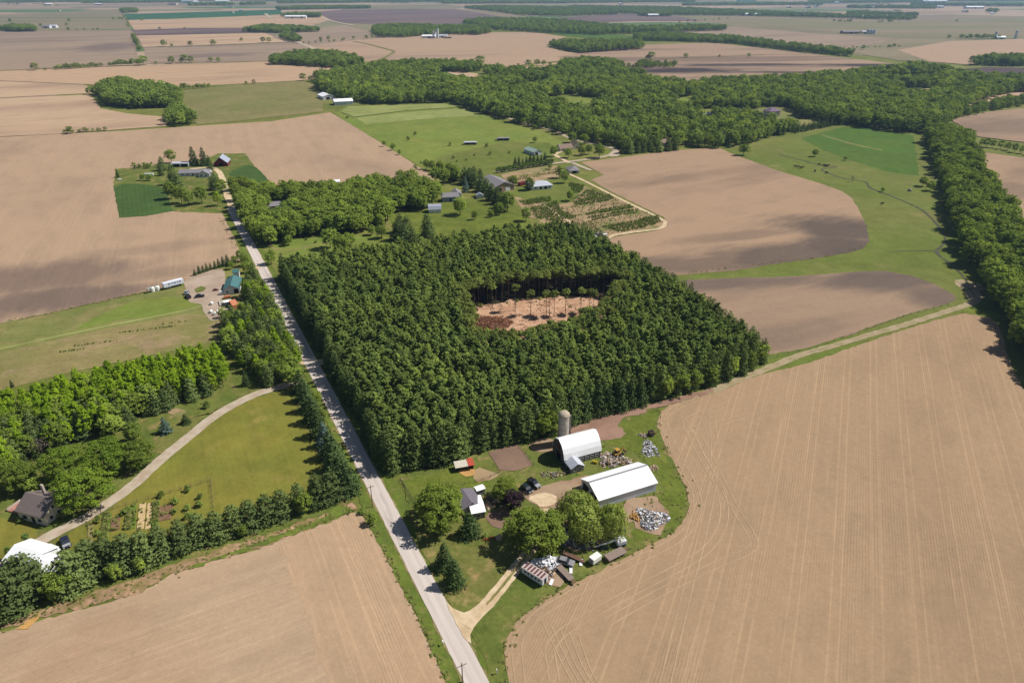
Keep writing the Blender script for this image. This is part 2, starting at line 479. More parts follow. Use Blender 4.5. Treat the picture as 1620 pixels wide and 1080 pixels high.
LEAF = {
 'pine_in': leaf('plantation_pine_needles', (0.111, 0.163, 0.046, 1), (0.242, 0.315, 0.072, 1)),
 'pine_light': leaf('sun_tinted_pine_needles', (0.140, 0.193, 0.050, 1), (0.305, 0.375, 0.078, 1)),  # paler, yellower pine copy: hue variety plus sunlight painted into the colour
 'pine_edge': leaf('edge_pine_needles', (0.098, 0.140, 0.046, 1), (0.190, 0.251, 0.068, 1)),
 'pine_tall': leaf('tall_pine_needles', (0.137, 0.176, 0.041, 1), (0.238, 0.277, 0.067, 1)),
 'white_pine': leaf('white_pine_needles', (0.094, 0.137, 0.047, 1), (0.199, 0.256, 0.079, 1)),
 'spruce': leaf('spruce_needles', (0.061, 0.097, 0.035, 1), (0.122, 0.179, 0.057, 1)),
 'blue_spruce': leaf('blue_spruce_needles', (0.080, 0.130, 0.108, 1), (0.160, 0.235, 0.193, 1)),
 'decid': leaf('broadleaf_leaves', (0.151, 0.223, 0.040, 1), (0.314, 0.392, 0.065, 1)),
 'bright': leaf('young_broadleaf_leaves', (0.170, 0.289, 0.023, 1), (0.372, 0.504, 0.032, 1), .34, .22),
 'maple': leaf('maple_leaves', (0.131, 0.188, 0.032, 1), (0.259, 0.325, 0.053, 1), .34, .2),
 'locust': leaf('locust_leaves', (0.105, 0.184, 0.024, 1), (0.226, 0.305, 0.038, 1), .34, .2),
 'willow': leaf('willow_leaves', (0.217, 0.284, 0.062, 1), (0.375, 0.438, 0.106, 1), .34, .2),
 'plum': leaf('purple_plum_leaves', (0.025, 0.016, 0.021, 1), (0.057, 0.034, 0.042, 1), .15, .2),
 'far': leaf('distant_broadleaf_leaves', (0.138, 0.209, 0.048, 1), (0.306, 0.389, 0.076, 1)),
 'far_light': leaf('distant_light_leaves', (0.182, 0.257, 0.048, 1), (0.405, 0.476, 0.076, 1)),
 'far_pine': leaf('distant_conifer_needles', (0.071, 0.110, 0.045, 1), (0.137, 0.187, 0.065, 1)),
 'shrub': leaf('shrub_leaves', (0.112, 0.172, 0.039, 1), (0.243, 0.302, 0.067, 1)),
 'weed': leaf('weed_leaves', (0.179, 0.211, 0.061, 1), (0.357, 0.339, 0.115, 1)),
 'arbor': leaf('arborvitae_leaves', (0.100, 0.166, 0.039, 1), (0.177, 0.254, 0.062, 1)),
 'dead': leaf('dead_twigs', (0.158, 0.125, 0.110, 1), (0.242, 0.195, 0.170, 1)),
}
KH = {}
def gen(kind, rng):
    """returns crown verts, tint, trunk builder, nominal height"""
    if kind in ('pine_in', 'pine_light'):
        V, T = crown_round(rng, 14, 6.0, 2.6, 74, 26, .42, (.13, .24), shape=.9, top=.55); return V, T, trunk_mb(rng, 12.5, .17), 14
    if kind == 'pine_tall':
        V, T = crown_round(rng, 14, 9.6, 2.7, 26, 32, .5, (.26, .38), low=-.5); return V, T, trunk_mb(rng, 12.5, .19, 5, 1.6, .72, .02), 14
    if kind == 'pine_edge':
        V, T = crown_conifer(rng, 14, .6, 3.5, 17, 9, 26, .48, .08, .48, .6, .22); return V, T, trunk_mb(rng, 12.5, .2), 14
    if kind == 'white_pine':
        V, T = crown_conifer(rng, 10, .4, 3.5, 14, 10, 34, .44, .05, .48, .6, .24); return V, T, trunk_mb(rng, 9, .2), 10
    if kind == 'spruce':
        V, T = crown_conifer(rng, 10, .2, 3.2, 20, 10, 18, .44, .28, .68, .55, .2); return V, T, trunk_mb(rng, 9, .17), 10
    if kind == 'blue_spruce':
        V, T = crown_conifer(rng, 9, .3, 2.5, 17, 8, 15, .42, .25, .85, .55, .18); return V, T, trunk_mb(rng, 8, .16), 9
    if kind == 'decid':
        V, T = crown_round(rng, 12, 1.4, 4.6, 150, 30, .46, (.11, .23), shape=.85); return V, T, trunk_mb(rng, 8, .25, 5, 3.2), 12
    if kind == 'bright':
        V, T = crown_round(rng, 12, .8, 3.0, 100, 28, .38, (.12, .24), shape=.8, top=.55); return V, T, trunk_mb(rng, 10, .15, 4, 1.6), 12
    if kind == 'maple':
        V, T = crown_round(rng, 12, 1.0, 5.6, 210, 44, .40, (.10, .21), shape=.9); return V, T, trunk_mb(rng, 8, .32, 7, 4), 12
    if kind == 'locust':
        V, T = crown_round(rng, 12, .6, 5.8, 240, 40, .36, (.09, .19), shape=.8); return V, T, trunk_mb(rng, 8, .3, 7, 4), 12
    if kind == 'plum':
        V, T = crown_round(rng, 6, .6, 2.8, 46, 50, .36, (.2, .34)); return V, T, trunk_mb(rng, 4, .14, 4, 1.8), 6
    if kind == 'willow':
        V, T = crown_willow(rng, 11, 4.6); return V, T, trunk_mb(rng, 7.5, .35, 6, 3.4), 11
    if kind in ('far', 'far_light'):
        V, T = crown_round(rng, 13, .8, 5.4, 96, 16, .72, (.12, .25), shape=.8); return V, T, trunk_mb(rng, 7, .25), 13
    if kind == 'far_pine':
        V, T = crown_conifer(rng, 12, .4, 3.2, 10, 6, 9, 1.0, .15, .7, .6, .25); return V, T, trunk_mb(rng, 10, .2), 12
    if kind == 'shrub':
        V, T = crown_round(rng, 2, .05, 1.1, 18, 16, .3, (.28, .42)); return V, T, trunk_mb(rng, 1, .05), 2
    if kind == 'weed':
        V, T = crown_round(rng, .7, .0, .7, 10, 9, .22, (.28, .42)); return V, T, trunk_mb(rng, .3, .02), .7
    if kind == 'arbor':
        V, T = crown_round(rng, 4, .1, .95, 40, 20, .3, (.3, .45), shape=.6, top=.45); return V, T, trunk_mb(rng, 3, .08), 4
    if kind == 'dead':
        V, T = crown_round(rng, 9, 1.5, 3.4, 40, 7, .28, (.2, .34)); return V, T, trunk_mb(rng, 7, .22, 9, 3.6), 9

NV = {'pine_in': 6, 'pine_light': 4, 'pine_tall': 4, 'pine_edge': 5, 'white_pine': 5, 'spruce': 3, 'blue_spruce': 2, 'decid': 5, 'bright': 4, 'maple': 2,
      'locust': 2, 'plum': 1, 'willow': 3, 'far': 6, 'far_light': 3, 'far_pine': 3, 'shrub': 3, 'weed': 3, 'arbor': 2, 'dead': 2}
MESH = {}
def tree_mesh(name, V, T, tmb, lm, bm_):
    parts = []
    nq = len(V) // 4 if V is not None else 0
    verts = V.tolist() if V is not None else []
    faces = [(4 * i, 4 * i + 1, 4 * i + 2, 4 * i + 3) for i in range(nq)]
    nv = len(verts)
    if tmb is not None:
        verts = verts + [tuple(p) for p in tmb.v]; faces += [tuple(i + nv for i in f) for f in tmb.f]
    me = bpy.data.meshes.new(name); me.from_pydata(verts, [], faces)
    if V is not None: me.materials.append(lm)
    if tmb is not None: me.materials.append(bm_)
    if V is not None:
        a = me.attributes.new('tint', 'FLOAT', 'POINT')
        tt = np.zeros(len(verts), dtype=np.float32); tt[:nv] = T
        a.data.foreach_set('value', tt)
        if tmb is not None:
            mi = np.zeros(len(faces), dtype=np.int32); mi[nq:] = 1
            me.polygons.foreach_set('material_index', mi)
    me.update(); return me

for ki, (k, nvar) in enumerate(NV.items()):
    MESH[k] = []
    for i in range(nvar):
        rng = np.random.default_rng(100 * ki + i)
        V, T, tm, h0 = gen(k, rng); KH[k] = h0
        bk = PBARK if 'pine' in k else BARK
        MESH[k].append((tree_mesh('crown', V, T, None, LEAF[k], bk), tree_mesh('trunk', None, None, tm, LEAF[k], bk),
                        tree_mesh(k + '_merged', V, T, tm, LEAF[k], bk)))

def plant(name, kind, x, y, h, label, cat='tree', group=None, wide=1.0, single=False, z=0.0, var=None):
    """one tree or plant of its own: Empty > crown, trunk (one mesh when it is only a few pixels big)"""
    i = random.randrange(len(MESH[kind])) if var is None else var
    cr, tr, mg = MESH[kind][i]
    s = h / KH[kind]; sw = s * wide * random.uniform(.93, 1.07)
    if single:
        o = link(name, mg); o.location = (x, y, z); o.scale = (sw, sw, s); o.rotation_euler = (0, 0, random.uniform(0, 6.28))
        return tag(o, label, cat, group)
    o = empty(name, (x, y, z), random.uniform(0, 6.28), label, cat, group, (sw, sw, s))
    link('crown', cr, o); link('trunk', tr, o)
    return o

def plant_px(name, kind, px, py, h, label, cat='tree', group=None, **kw):
    p = at(px, py); return plant(name, kind, p.x, p.y, h, label, cat, group, **kw)

DEFER = []
def later(kind, x, y, h, label, group, wide=1.0, var=None):
    DEFER.append((math.hypot(x, y), kind, x, y, h, label, group, wide))
def flush(nmax, name, stuffname, stufflabels):
    DEFER.sort(); rest = {}
    for k, (d, kind, x, y, h, label, group, wide) in enumerate(DEFER):
        if k < nmax: plant(name, kind, x, y, h, label, 'tree', group, wide)
        else: rest.setdefault((group, kind), []).append((x, y, h * 1.0))
    for (g, k), p in rest.items(): scatter(stuffname, [k], p, stufflabels[g], 'woodland', seed=5, wide=1.08)
    DEFER.clear()

_PC = {}
def pool(kinds):
    key = tuple(kinds)
    if key not in _PC:
        c = bpy.data.collections.new('pool_' + '_'.join(kinds)); n = 0
        for k in kinds:
            for v in MESH[k]:
                o = bpy.data.objects.new('%03d' % n, v[2]); c.objects.link(o); n += 1
        ng = bpy.data.node_groups.new('scatter_' + '_'.join(kinds), 'GeometryNodeTree')
        ng.interface.new_socket('Geometry', in_out='INPUT', socket_type='NodeSocketGeometry')
        ng.interface.new_socket('Geometry', in_out='OUTPUT', socket_type='NodeSocketGeometry')
        N = ng.nodes.new; L = ng.links.new
        gi = N('NodeGroupInput'); go = N('NodeGroupOutput'); ip = N('GeometryNodeInstanceOnPoints'); ci = N('GeometryNodeCollectionInfo')
        ci.inputs['Collection'].default_value = c; ci.inputs['Separate Children'].default_value = True; ci.inputs['Reset Children'].default_value = True
        def na(nm, dt):
            q = N('GeometryNodeInputNamedAttribute'); q.data_type = dt; q.inputs['Name'].default_value = nm
            return [s for s in q.outputs if s.enabled and s.name == 'Attribute'][0]
        L(gi.outputs[0], ip.inputs['Points']); L(ci.outputs[0], ip.inputs['Instance'])
        ip.inputs['Pick Instance'].default_value = True
        L(na('idx', 'INT'), ip.inputs['Instance Index'])
        er = N('FunctionNodeEulerToRotation'); L(na('rot', 'FLOAT_VECTOR'), er.inputs[0]); L(er.outputs[0], ip.inputs['Rotation'])
        L(na('scl', 'FLOAT_VECTOR'), ip.inputs['Scale']); L(ip.outputs[0], go.inputs[0])
        _PC[key] = (ng, n)
    return _PC[key]

def scatter(name, kinds, pts, label, cat, hs=(1, 1), wide=1.0, group=None, seed=3, z=0.0, weights=None):
    """countless growth: ONE object, instanced on its points. pts (x,y); hs = height range in metres"""
    ng, n = pool(kinds); rr = random.Random(seed)
    offs = []; b = 0
    for k in kinds: offs.append((k, b, len(MESH[k]))); b += len(MESH[k])
    me = bpy.data.meshes.new(name); me.from_pydata([(p[0], p[1], z) for p in pts], [], [])
    idx = []; rot = []; scl = []
    for p in pts:
        k, b0, m = rr.choices(offs, weights)[0]
        idx.append(b0 + rr.randrange(m)); rot += [0, 0, rr.uniform(0, 6.28)]
        h = (p[2] if len(p) > 2 else rr.uniform(*hs)) / KH[k]; w = h * wide * rr.uniform(.9, 1.12); scl += [w, w, h]
    a = me.attributes.new('idx', 'INT', 'POINT'); a.data.foreach_set('value', idx)
    a = me.attributes.new('rot', 'FLOAT_VECTOR', 'POINT'); a.data.foreach_set('vector', rot)
    a = me.attributes.new('scl', 'FLOAT_VECTOR', 'POINT'); a.data.foreach_set('vector', scl)
    o = link(name, me); md = o.modifiers.new('scatter', 'NODES'); md.node_group = ng
    return tag(o, label, cat, group, 'stuff')

# ------------------------------------------------------------------ world, sun, air
SUN_EL = R(50); sd = Vector((1, .25, 0)).normalized(); SUN_AZ = math.atan2(sd.x, sd.y)
w = bpy.data.worlds.new('World'); sc.world = w; w.use_nodes = True
nt = w.node_tree; nt.nodes.clear()
sky = nt.nodes.new('ShaderNodeTexSky'); sky.sky_type = 'NISHITA'; sky.sun_disc = False
sky.sun_elevation = SUN_EL; sky.sun_rotation = SUN_AZ; sky.altitude = 300
bg = nt.nodes.new('ShaderNodeBackground'); bg.inputs[1].default_value = 0.055
wo = nt.nodes.new('ShaderNodeOutputWorld')
nt.links.new(sky.outputs[0], bg.inputs[0]); nt.links.new(bg.outputs[0], wo.inputs[0])
sl = bpy.data.lights.new('sun', 'SUN'); sl.energy = 5.0; sl.angle = R(0.53); sl.color = (1, .955, .89)
so = bpy.data.objects.new('sun', sl); COL.objects.link(so)
dv = Vector((sd.x * math.cos(SUN_EL), sd.y * math.cos(SUN_EL), math.sin(SUN_EL)))
so.rotation_euler = dv.to_track_quat('Z', 'Y').to_euler(); so.location = dv * 500
vs_ = sc.view_settings; vs_.view_transform = 'Standard'; vs_.look = 'None'; vs_.exposure = EXPOSURE; vs_.gamma = 1

hz = MB(); hz.box(-12500, -1500, -1.6, 12500, 22500, 175)
hm = bpy.data.materials.new('haze_air'); hm.use_nodes = True; hm.node_tree.nodes.clear()
ho = hm.node_tree.nodes.new('ShaderNodeOutputMaterial'); hv = hm.node_tree.nodes.new('ShaderNodeVolumePrincipled')
hv.inputs['Color'].default_value = (.42, .66, 1.0, 1); hv.inputs['Density'].default_value = HAZE; hv.inputs['Anisotropy'].default_value = 0.2
hm.node_tree.links.new(hv.outputs[0], ho.inputs['Volume'])
tag(hz.build('haze', hm), 'thin blue summer haze over the far farmland', 'haze', kind='stuff')

# ------------------------------------------------------------------ ground materials
TAN = C(190, 158, 126); TAN2 = C(204, 170, 136); PINK = C(200, 163, 138); DARK = C(108, 92, 84); DARK2 = C(128, 108, 98)
M_right = soil('drilled_soil', C(181, 152, 120), C(162, 135, 107), R(65.2), (.45, .75), .004, (9.7, 2.3, .36), .40, off=3.0, streak=.35, dstretch=(.5, 1.2), rowamt=.055)
M_left = soil('rolled_soil', C(194, 166, 136), C(180, 146, 116), R(27.2), (.45, .7), .012, (8.0, 2.0, .5), .15, off=1.0, streak=.45, rowamt=.06)
M_left2 = soil('rolled_soil_headland', C(194, 164, 132), C(180, 146, 116), R(117.2), (.45, .7), .012, (7.0, 2.0, .5), .25, off=1.6, streak=.45, rowamt=.08)
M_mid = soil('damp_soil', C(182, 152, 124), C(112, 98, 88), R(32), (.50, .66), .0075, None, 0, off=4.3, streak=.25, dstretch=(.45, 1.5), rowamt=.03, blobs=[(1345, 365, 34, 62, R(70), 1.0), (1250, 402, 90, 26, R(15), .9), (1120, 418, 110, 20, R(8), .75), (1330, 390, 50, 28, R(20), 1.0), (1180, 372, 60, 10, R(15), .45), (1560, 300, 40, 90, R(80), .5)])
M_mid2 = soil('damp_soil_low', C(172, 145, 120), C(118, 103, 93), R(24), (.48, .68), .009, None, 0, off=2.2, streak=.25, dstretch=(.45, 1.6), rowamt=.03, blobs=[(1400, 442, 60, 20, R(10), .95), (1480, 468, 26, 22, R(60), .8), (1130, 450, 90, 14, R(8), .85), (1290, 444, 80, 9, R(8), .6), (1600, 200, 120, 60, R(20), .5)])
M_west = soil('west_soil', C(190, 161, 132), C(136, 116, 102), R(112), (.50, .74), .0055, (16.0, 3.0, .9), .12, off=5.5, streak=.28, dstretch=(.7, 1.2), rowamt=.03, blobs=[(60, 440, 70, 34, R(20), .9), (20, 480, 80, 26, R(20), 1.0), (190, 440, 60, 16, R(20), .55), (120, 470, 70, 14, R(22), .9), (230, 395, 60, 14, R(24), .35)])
M_tan = soil('pale_soil', C(204, 174, 142), C(178, 148, 124), AE, (.45, .7), .005, None, 0, off=1.7, streak=.6, dstretch=(.5, 1.4), rowamt=0)
M_tan2 = soil('pale_soil_bands', C(200, 168, 136), C(156, 132, 114), AE, (.5, .72), .004, None, 0, off=6.1, streak=.6, dstretch=(.4, 1.6), rowamt=0)
M_pink = soil('pink_soil', C(188, 159, 132), C(158, 134, 118), R(10), (.55, .75), .003, None, 0, off=2.9, streak=.5, dstretch=(.4, 1.6), rowamt=0)
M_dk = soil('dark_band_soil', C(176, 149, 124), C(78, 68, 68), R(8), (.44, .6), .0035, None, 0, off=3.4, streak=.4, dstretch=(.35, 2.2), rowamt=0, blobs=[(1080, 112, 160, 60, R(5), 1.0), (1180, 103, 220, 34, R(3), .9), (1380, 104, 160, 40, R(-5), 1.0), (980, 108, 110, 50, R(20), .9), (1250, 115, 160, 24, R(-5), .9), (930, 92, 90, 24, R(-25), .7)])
M_purple = soil('peat_soil', C(134, 114, 108), C(108, 92, 92), AE, (.4, .7), .003, None, 0, off=1.1, streak=.4, dstretch=(.4, 2), rowamt=0)
M_black = soil('black_soil', C(98, 84, 82), C(84, 74, 74), AE, (.4, .7), .003, None, 0, streak=.3, rowamt=0)
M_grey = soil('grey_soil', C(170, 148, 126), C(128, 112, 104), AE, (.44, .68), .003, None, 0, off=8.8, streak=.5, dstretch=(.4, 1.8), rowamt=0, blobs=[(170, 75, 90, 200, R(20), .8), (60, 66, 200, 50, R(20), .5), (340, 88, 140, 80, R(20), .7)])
M_olive = soil('thin_crop_soil', C(152, 138, 110), C(130, 127, 94), R(5), (.42, .66), .002, None, 0, off=9.3, streak=.5, dstretch=(.5, 1.8), rowamt=0)
M_olive2 = soil('sprouting_soil', C(140, 133, 98), C(156, 138, 114), R(5), (.42, .66), .002, None, 0, off=4.4, streak=.4, dstretch=(.5, 1.8), rowamt=0)
M_garden = soil('garden_soil', C(150, 122, 104), C(138, 114, 98), AN, (.4, .7), .05, None, 0, streak=.2, row=.9, rowamt=.03)
M_yard = rough_mat('bare_yard', C(182, 156, 128), C(160, 130, 106), .12, grain=.35, c=C(120, 118, 66), cth=(.58, .72))
M_gravel = rough_mat('gravel_yard', C(196, 176, 156), C(178, 156, 136), .10, grain=.35, c=C(150, 134, 104), cth=(.6, .75))
M_drive = rough_mat('gravel_drive', C(206, 190, 168), C(188, 168, 144), .3, grain=.3)
M_drive_dirt = rough_mat('dirt_drive', C(220, 198, 164, .82), C(198, 172, 136, .78), .3, grain=.35)
M_track = rough_mat('worn_track', C(186, 166, 134), C(150, 140, 92), .18, grain=.4)
M_floor = rough_mat('forest_floor', (.060, .044, .028, 1), (.035, .034, .016, 1), .4)
M_clear = rough_mat('clearing_floor', C(212, 172, 140, .74), C(190, 148, 118, .72), .14, grain=.6, c=C(138, 108, 84), cth=(.54, .70))
M_sand = rough_mat('ochre_sand', C(214, 168, 100), C(196, 150, 96), .6, grain=.4)

M_meadow = grass('meadow_grass', (.095, .140, .028, 1), (.135, .170, .044, 1), (.20, .18, .085, 1), .018, dry=(.58, .8))
M_verge = grass('verge_grass', (.100, .165, .028, 1), (.075, .125, .024, 1), (.20, .19, .075, 1), .12, dry=(.55, .72))
M_yardgrass = grass('farmyard_grass', (.075, .125, .024, 1), (.110, .150, .036, 1), (.225, .190, .095, 1), .09, dry=(.52, .70), grain=1.2)
M_lush = grass('lush_grass', (.080, .132, .020, 1), (.110, .158, .028, 1), (.15, .17, .05, 1), .1, dry=(.6, .8))
M_lawn = grass('mown_lawn', (.148, .168, .032, 1), (.118, .152, .027, 1), (.215, .200, .062, 1), .035, AN, .015, 1.6, dry=(.56, .78), grain=.6)
M_frontlawn = grass('front_lawn', (.120, .150, .042, 1), (.095, .135, .030, 1), (.230, .200, .090, 1), .08, dry=(.52, .70), grain=1.2)
M_pasture = grass('pasture_grass', (.110, .150, .036, 1), (.090, .145, .026, 1), (.155, .165, .062, 1), .012, dry=(.55, .75))
M_alfalfa = grass('green_crop', (.052, .125, .018, 1), (.060, .118, .018, 1), None, .02, AN, .04, 3.5, grain=.4)
M_wheat = grass('winter_wheat', (.046, .100, .024, 1), (.040, .090, .022, 1), None, .02, AN, .05, 3, grain=.35)
M_teal = grass('far_winter_wheat', (.030, .105, .050, 1), (.035, .110, .048, 1), None, .004, AE, grain=.3)
M_hay = grass('hay_field', (.115, .190, .036, 1), (.135, .195, .040, 1), (.17, .20, .055, 1), .02, R(20), grain=.4)
M_hayp = grass('cut_hay_field', (.190, .255, .085, 1), (.165, .235, .070, 1), None, .02, R(20), grain=.3)
M_hay2 = grass('dry_hay_strip', (.150, .185, .062, 1), (.115, .160, .044, 1), (.200, .200, .085, 1), .03, R(20), dry=(.5, .7))
M_hay3 = grass('stubble_strip', (.185, .190, .080, 1), (.145, .170, .058, 1), (.225, .205, .115, 1), .03, R(20), dry=(.48, .68))
M_dull = grass('rough_pasture', (.130, .160, .056, 1), (.165, .175, .075, 1), (.120, .165, .040, 1), .010, grain=.6)
M_brush = grass('dry_brush', (.225, .185, .110, 1), (.150, .150, .055, 1), (.32, .25, .16, 1), .15, dry=(.45, .65))
M_creek = rough_mat('muddy_creek', (.055, .060, .030, 1), (.085, .085, .045, 1), .2, rough=.5)
M_nursery = rough_mat('nursery_soil', C(184, 158, 122), C(164, 138, 104), .08, grain=.6, c=C(126, 130, 72), cth=(.48, .62))

def lane(y, k): return (182 + k * (y + 25), y)
def road_mat():
    m = NT('road_surface'); p = m.pos(); q = m.mapping(p, rot=(0, 0, -AN)); v = m.xyz(q)[1]
    base = m.mix(m.ramp(m.noise(m.mapping(q, scale=(.03, .5, 1)), 1, 4, .6), .35, .7), C(200, 188, 178, .95), C(190, 178, 169, .95))
    a = m.ramp(m.noise(p, 1.4, 5, .7), .62, .75)
    base = m.mix(m.math('MULTIPLY', a, .45), base, C(162, 152, 146, .88))
    c0 = at(*lane(700, .518)); v0 = -math.sin(AN) * c0.x + math.cos(AN) * c0.y
    dv_ = m.math('ABSOLUTE', m.math('SUBTRACT', m.math('ABSOLUTE', m.math('SUBTRACT', v, v0)), 1.15))
    base = m.mix(m.math('MULTIPLY', m.math('SUBTRACT', 1.0, m.ramp(dv_, .15, .75)), .55), base, m.mix(1.0, base, (.86, .86, .87, 1), 'MULTIPLY'))
    pv = m.ramp(m.noise(m.mapping(q, scale=(.02, .25, 1), loc=(2, 7, 0)), 1, 3, .6), .58, .62)
    base = m.mix(m.math('MULTIPLY', pv, .35), base, C(138, 130, 126, .8))
    k = m.math('MULTIPLY_ADD', m.noise(p, 6, 2, .7), .2, .9)
    cmb = m.n('ShaderNodeCombineXYZ', i_X=k, i_Y=k, i_Z=k).outputs[0]
    m.bsdf(m.mix(1, base, cmb, 'MULTIPLY'), .9, .1); return m.m
M_road = road_mat()

def patch_mat():
    """the far plain: a patchwork of ploughed and sprouting parcels"""
    m = NT('far_parcels'); p = m.pos()
    q = m.mapping(p, rot=(0, 0, -AE), scale=(1 / 620, 1 / 380, 1))
    vo = m.n('ShaderNodeTexVoronoi', feature='F1', distance='CHEBYCHEV'); m.set(vo.inputs['Vector'], q); vo.inputs['Scale'].default_value = 1.0
    vo.inputs['Randomness'].default_value = .55
    r = m.xyz(vo.outputs['Color'])
    c = m.mix(m.ramp(r[0], .25, .3), C(172, 148, 124), C(146, 132, 114))
    c = m.mix(m.ramp(r[0], .5, .55), c, C(146, 138, 108))
    c = m.mix(m.ramp(r[0], .72, .76), c, C(184, 160, 134))
    c = m.mix(m.ramp(r[1], .84, .86), c, C(104, 128, 80))
    n = m.noise(m.mapping(p, rot=(0, 0, -AE), scale=(.001, .008, 1)), 1, 4, .6)
    k = m.math('MULTIPLY_ADD', n, .6, .7)
    cmb = m.n('ShaderNodeCombineXYZ', i_X=k, i_Y=k, i_Z=k).outputs[0]
    m.bsdf(m.mix(1, c, cmb, 'MULTIPLY'), .95, .05); return m.m

me = bpy.data.meshes.new('ground')
gx0, gx1, gy0, gy1 = -12000, 12000, -1000, 22000
me.from_pydata([(gx0, gy0, 0), (gx1, gy0, 0), (gx1, gy1, 0), (gx0, gy1, 0)], [], [(0, 1, 2, 3)])
me.materials.append(patch_mat()); tag(link('ground', me), kind='structure')

# ------------------------------------------------------------------ near grassland under everything that is not tilled
sheet('grassland', [(-900, 1400), (-500, 380), (150, 128), (420, 118), (560, 62), (860, 40), (1060, 44), (1330, 84), (1480, 100), (1900, 60), (2400, 300), (2400, 1400)], .6, M_meadow, jit=0)

S = sheet
# ---- far strips, west half
S('field', [(-260, 34), (0, 24), (196, 14.5), (207, 46.5), (0, 50), (-260, 66)], 2, M_olive, jit=.6)
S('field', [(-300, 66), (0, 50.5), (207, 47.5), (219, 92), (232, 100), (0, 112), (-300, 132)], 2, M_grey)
S('field', [(196, 23), (443, 15.5), (448, 23), (202, 32)], 2, M_teal)
S('field', [(203, 33), (448, 24), (540, 27), (480, 45), (380, 52), (216, 56)], 2, M_tan2)
S('field', [(208, 48), (300, 45), (410, 44), (420, 52), (216, 56.5)], 3, M_purple)
S('field', [(217, 57), (420, 53), (452, 67), (226, 75)], 2, M_tan)
S('field', [(227, 76), (463, 68), (500, 79), (424, 97), (240, 100), (232, 94)], 2, M_grey)
S('field', [(-200, 127), (0, 113), (233, 104), (423, 98), (500, 103), (545, 105), (575, 110), (560, 118), (473, 128), (290, 138), (258, 138), (140, 134), (0, 128)], 2, M_tan2)
S('field', [(-200, 160), (0, 129), (138, 136), (146, 148), (0, 155)], 2, M_tan)
S('field', [(-260, 190), (0, 157), (143, 150), (160, 172), (200, 180), (266, 186), (262, 200), (100, 212), (0, 217), (-260, 240)], 2, M_tan)
S('field', [(288, 143), (420, 131), (478, 128), (500, 136), (512, 150), (510, 177), (400, 190), (312, 198), (290, 177)], 2, M_dull)
# ---- far strips, centre
S('field', [(430, 60), (480, 49), (545, 40), (590, 52), (640, 57), (560, 64), (500, 72), (465, 68)], 2, M_grey)
S('field', [(500, 19), (540, 16), (720, 15), (820, 27), (832, 33), (720, 38), (600, 39), (530, 36)], 2, M_purple)
S('field', [(540, 10), (700, 7), (742, 12), (720, 14.5), (540, 15.5)], 2, M_olive)
S('field', [(720, 15), (760, 17), (840, 28), (832, 33), (800, 28)], 3, M_olive2)
S('field', [(465, 70), (500, 72), (560, 64), (660, 56), (760, 52), (842, 51), (895, 59), (864, 71), (888, 81), (925, 86), (980, 86), (940, 92), (840, 101), (790, 108), (755, 103), (600, 97), (560, 99), (500, 82)], 2, M_pink)
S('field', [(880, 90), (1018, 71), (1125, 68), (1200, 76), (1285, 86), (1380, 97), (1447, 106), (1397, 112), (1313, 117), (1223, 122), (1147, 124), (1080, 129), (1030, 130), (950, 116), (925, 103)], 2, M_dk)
S('field', [(785, 110), (850, 102), (930, 97), (940, 105), (860, 113), (800, 118)], 3, M_tan2)
S('field', [(880, 29), (985, 22), (1090, 28), (1120, 34), (1000, 34), (900, 39)], 2, M_purple)
S('field', [(870, 54), (900, 51), (1000, 57), (1050, 66), (1000, 66), (920, 60)], 2, M_alfalfa)
S('field', [(1060, 50), (1150, 43), (1300, 52), (1420, 62), (1330, 76), (1230, 74), (1150, 62), (1070, 56)], 2, M_grey)
S('field', [(1060, 24), (1160, 19), (1330, 31), (1480, 30), (1620, 26), (1900, 34), (1900, 64), (1620, 62), (1420, 60), (1260, 47), (1160, 42)], 2, M_olive2)
S('field', [(1150, 43), (1270, 49), (1430, 62), (1620, 66), (1620, 80), (1500, 100), (1420, 96), (1320, 80), (1420, 62.5)], 3, M_olive)
S('field', [(1420, 80), (1500, 66), (1620, 62), (1900, 60), (1900, 100), (1620, 100), (1530, 103), (1470, 98)], 4, M_pink)
S('field', [(1517, 110), (1563, 107), (1620, 108), (1900, 112), (1900, 140), (1620, 122), (1563, 117)], 3, M_black)
S('field', [(1500, 117), (1563, 118), (1620, 124), (1560, 123)], 4, M_alfalfa)
S('field', [(1417, 142), (1487, 140), (1463, 152), (1435, 150)], 3, M_pink)
S('field', [(1520, 170), (1533, 160), (1580, 147), (1620, 143), (1800, 130), (1800, 150), (1620, 154), (1557, 165)], 3, M_tan2)
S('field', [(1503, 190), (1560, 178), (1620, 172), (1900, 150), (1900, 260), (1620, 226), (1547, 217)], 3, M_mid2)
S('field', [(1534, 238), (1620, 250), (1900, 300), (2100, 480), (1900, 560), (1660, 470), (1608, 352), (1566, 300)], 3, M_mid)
S('field', [(838, 160), (900, 154), (943, 153), (943, 163), (893, 170)], 3, M_hay)
S('field', [(1062, 160), (1090, 154), (1124, 156), (1120, 165), (1075, 168)], 3, M_hay)
S('house_lot', [(1190, 186), (1200, 172), (1242, 170), (1262, 186), (1296, 192), (1280, 200), (1240, 196), (1205, 192)], 3, M_hay2)
S('field', [(690, 116), (712, 112), (722, 120), (700, 125)], 3, M_alfalfa)
S('field', [(706, 115), (730, 113), (770, 120), (760, 124), (730, 122)], 3, M_tan)
S('field', [(1152, 143), (1196, 139), (1202, 144), (1160, 149)], 3, M_hay)

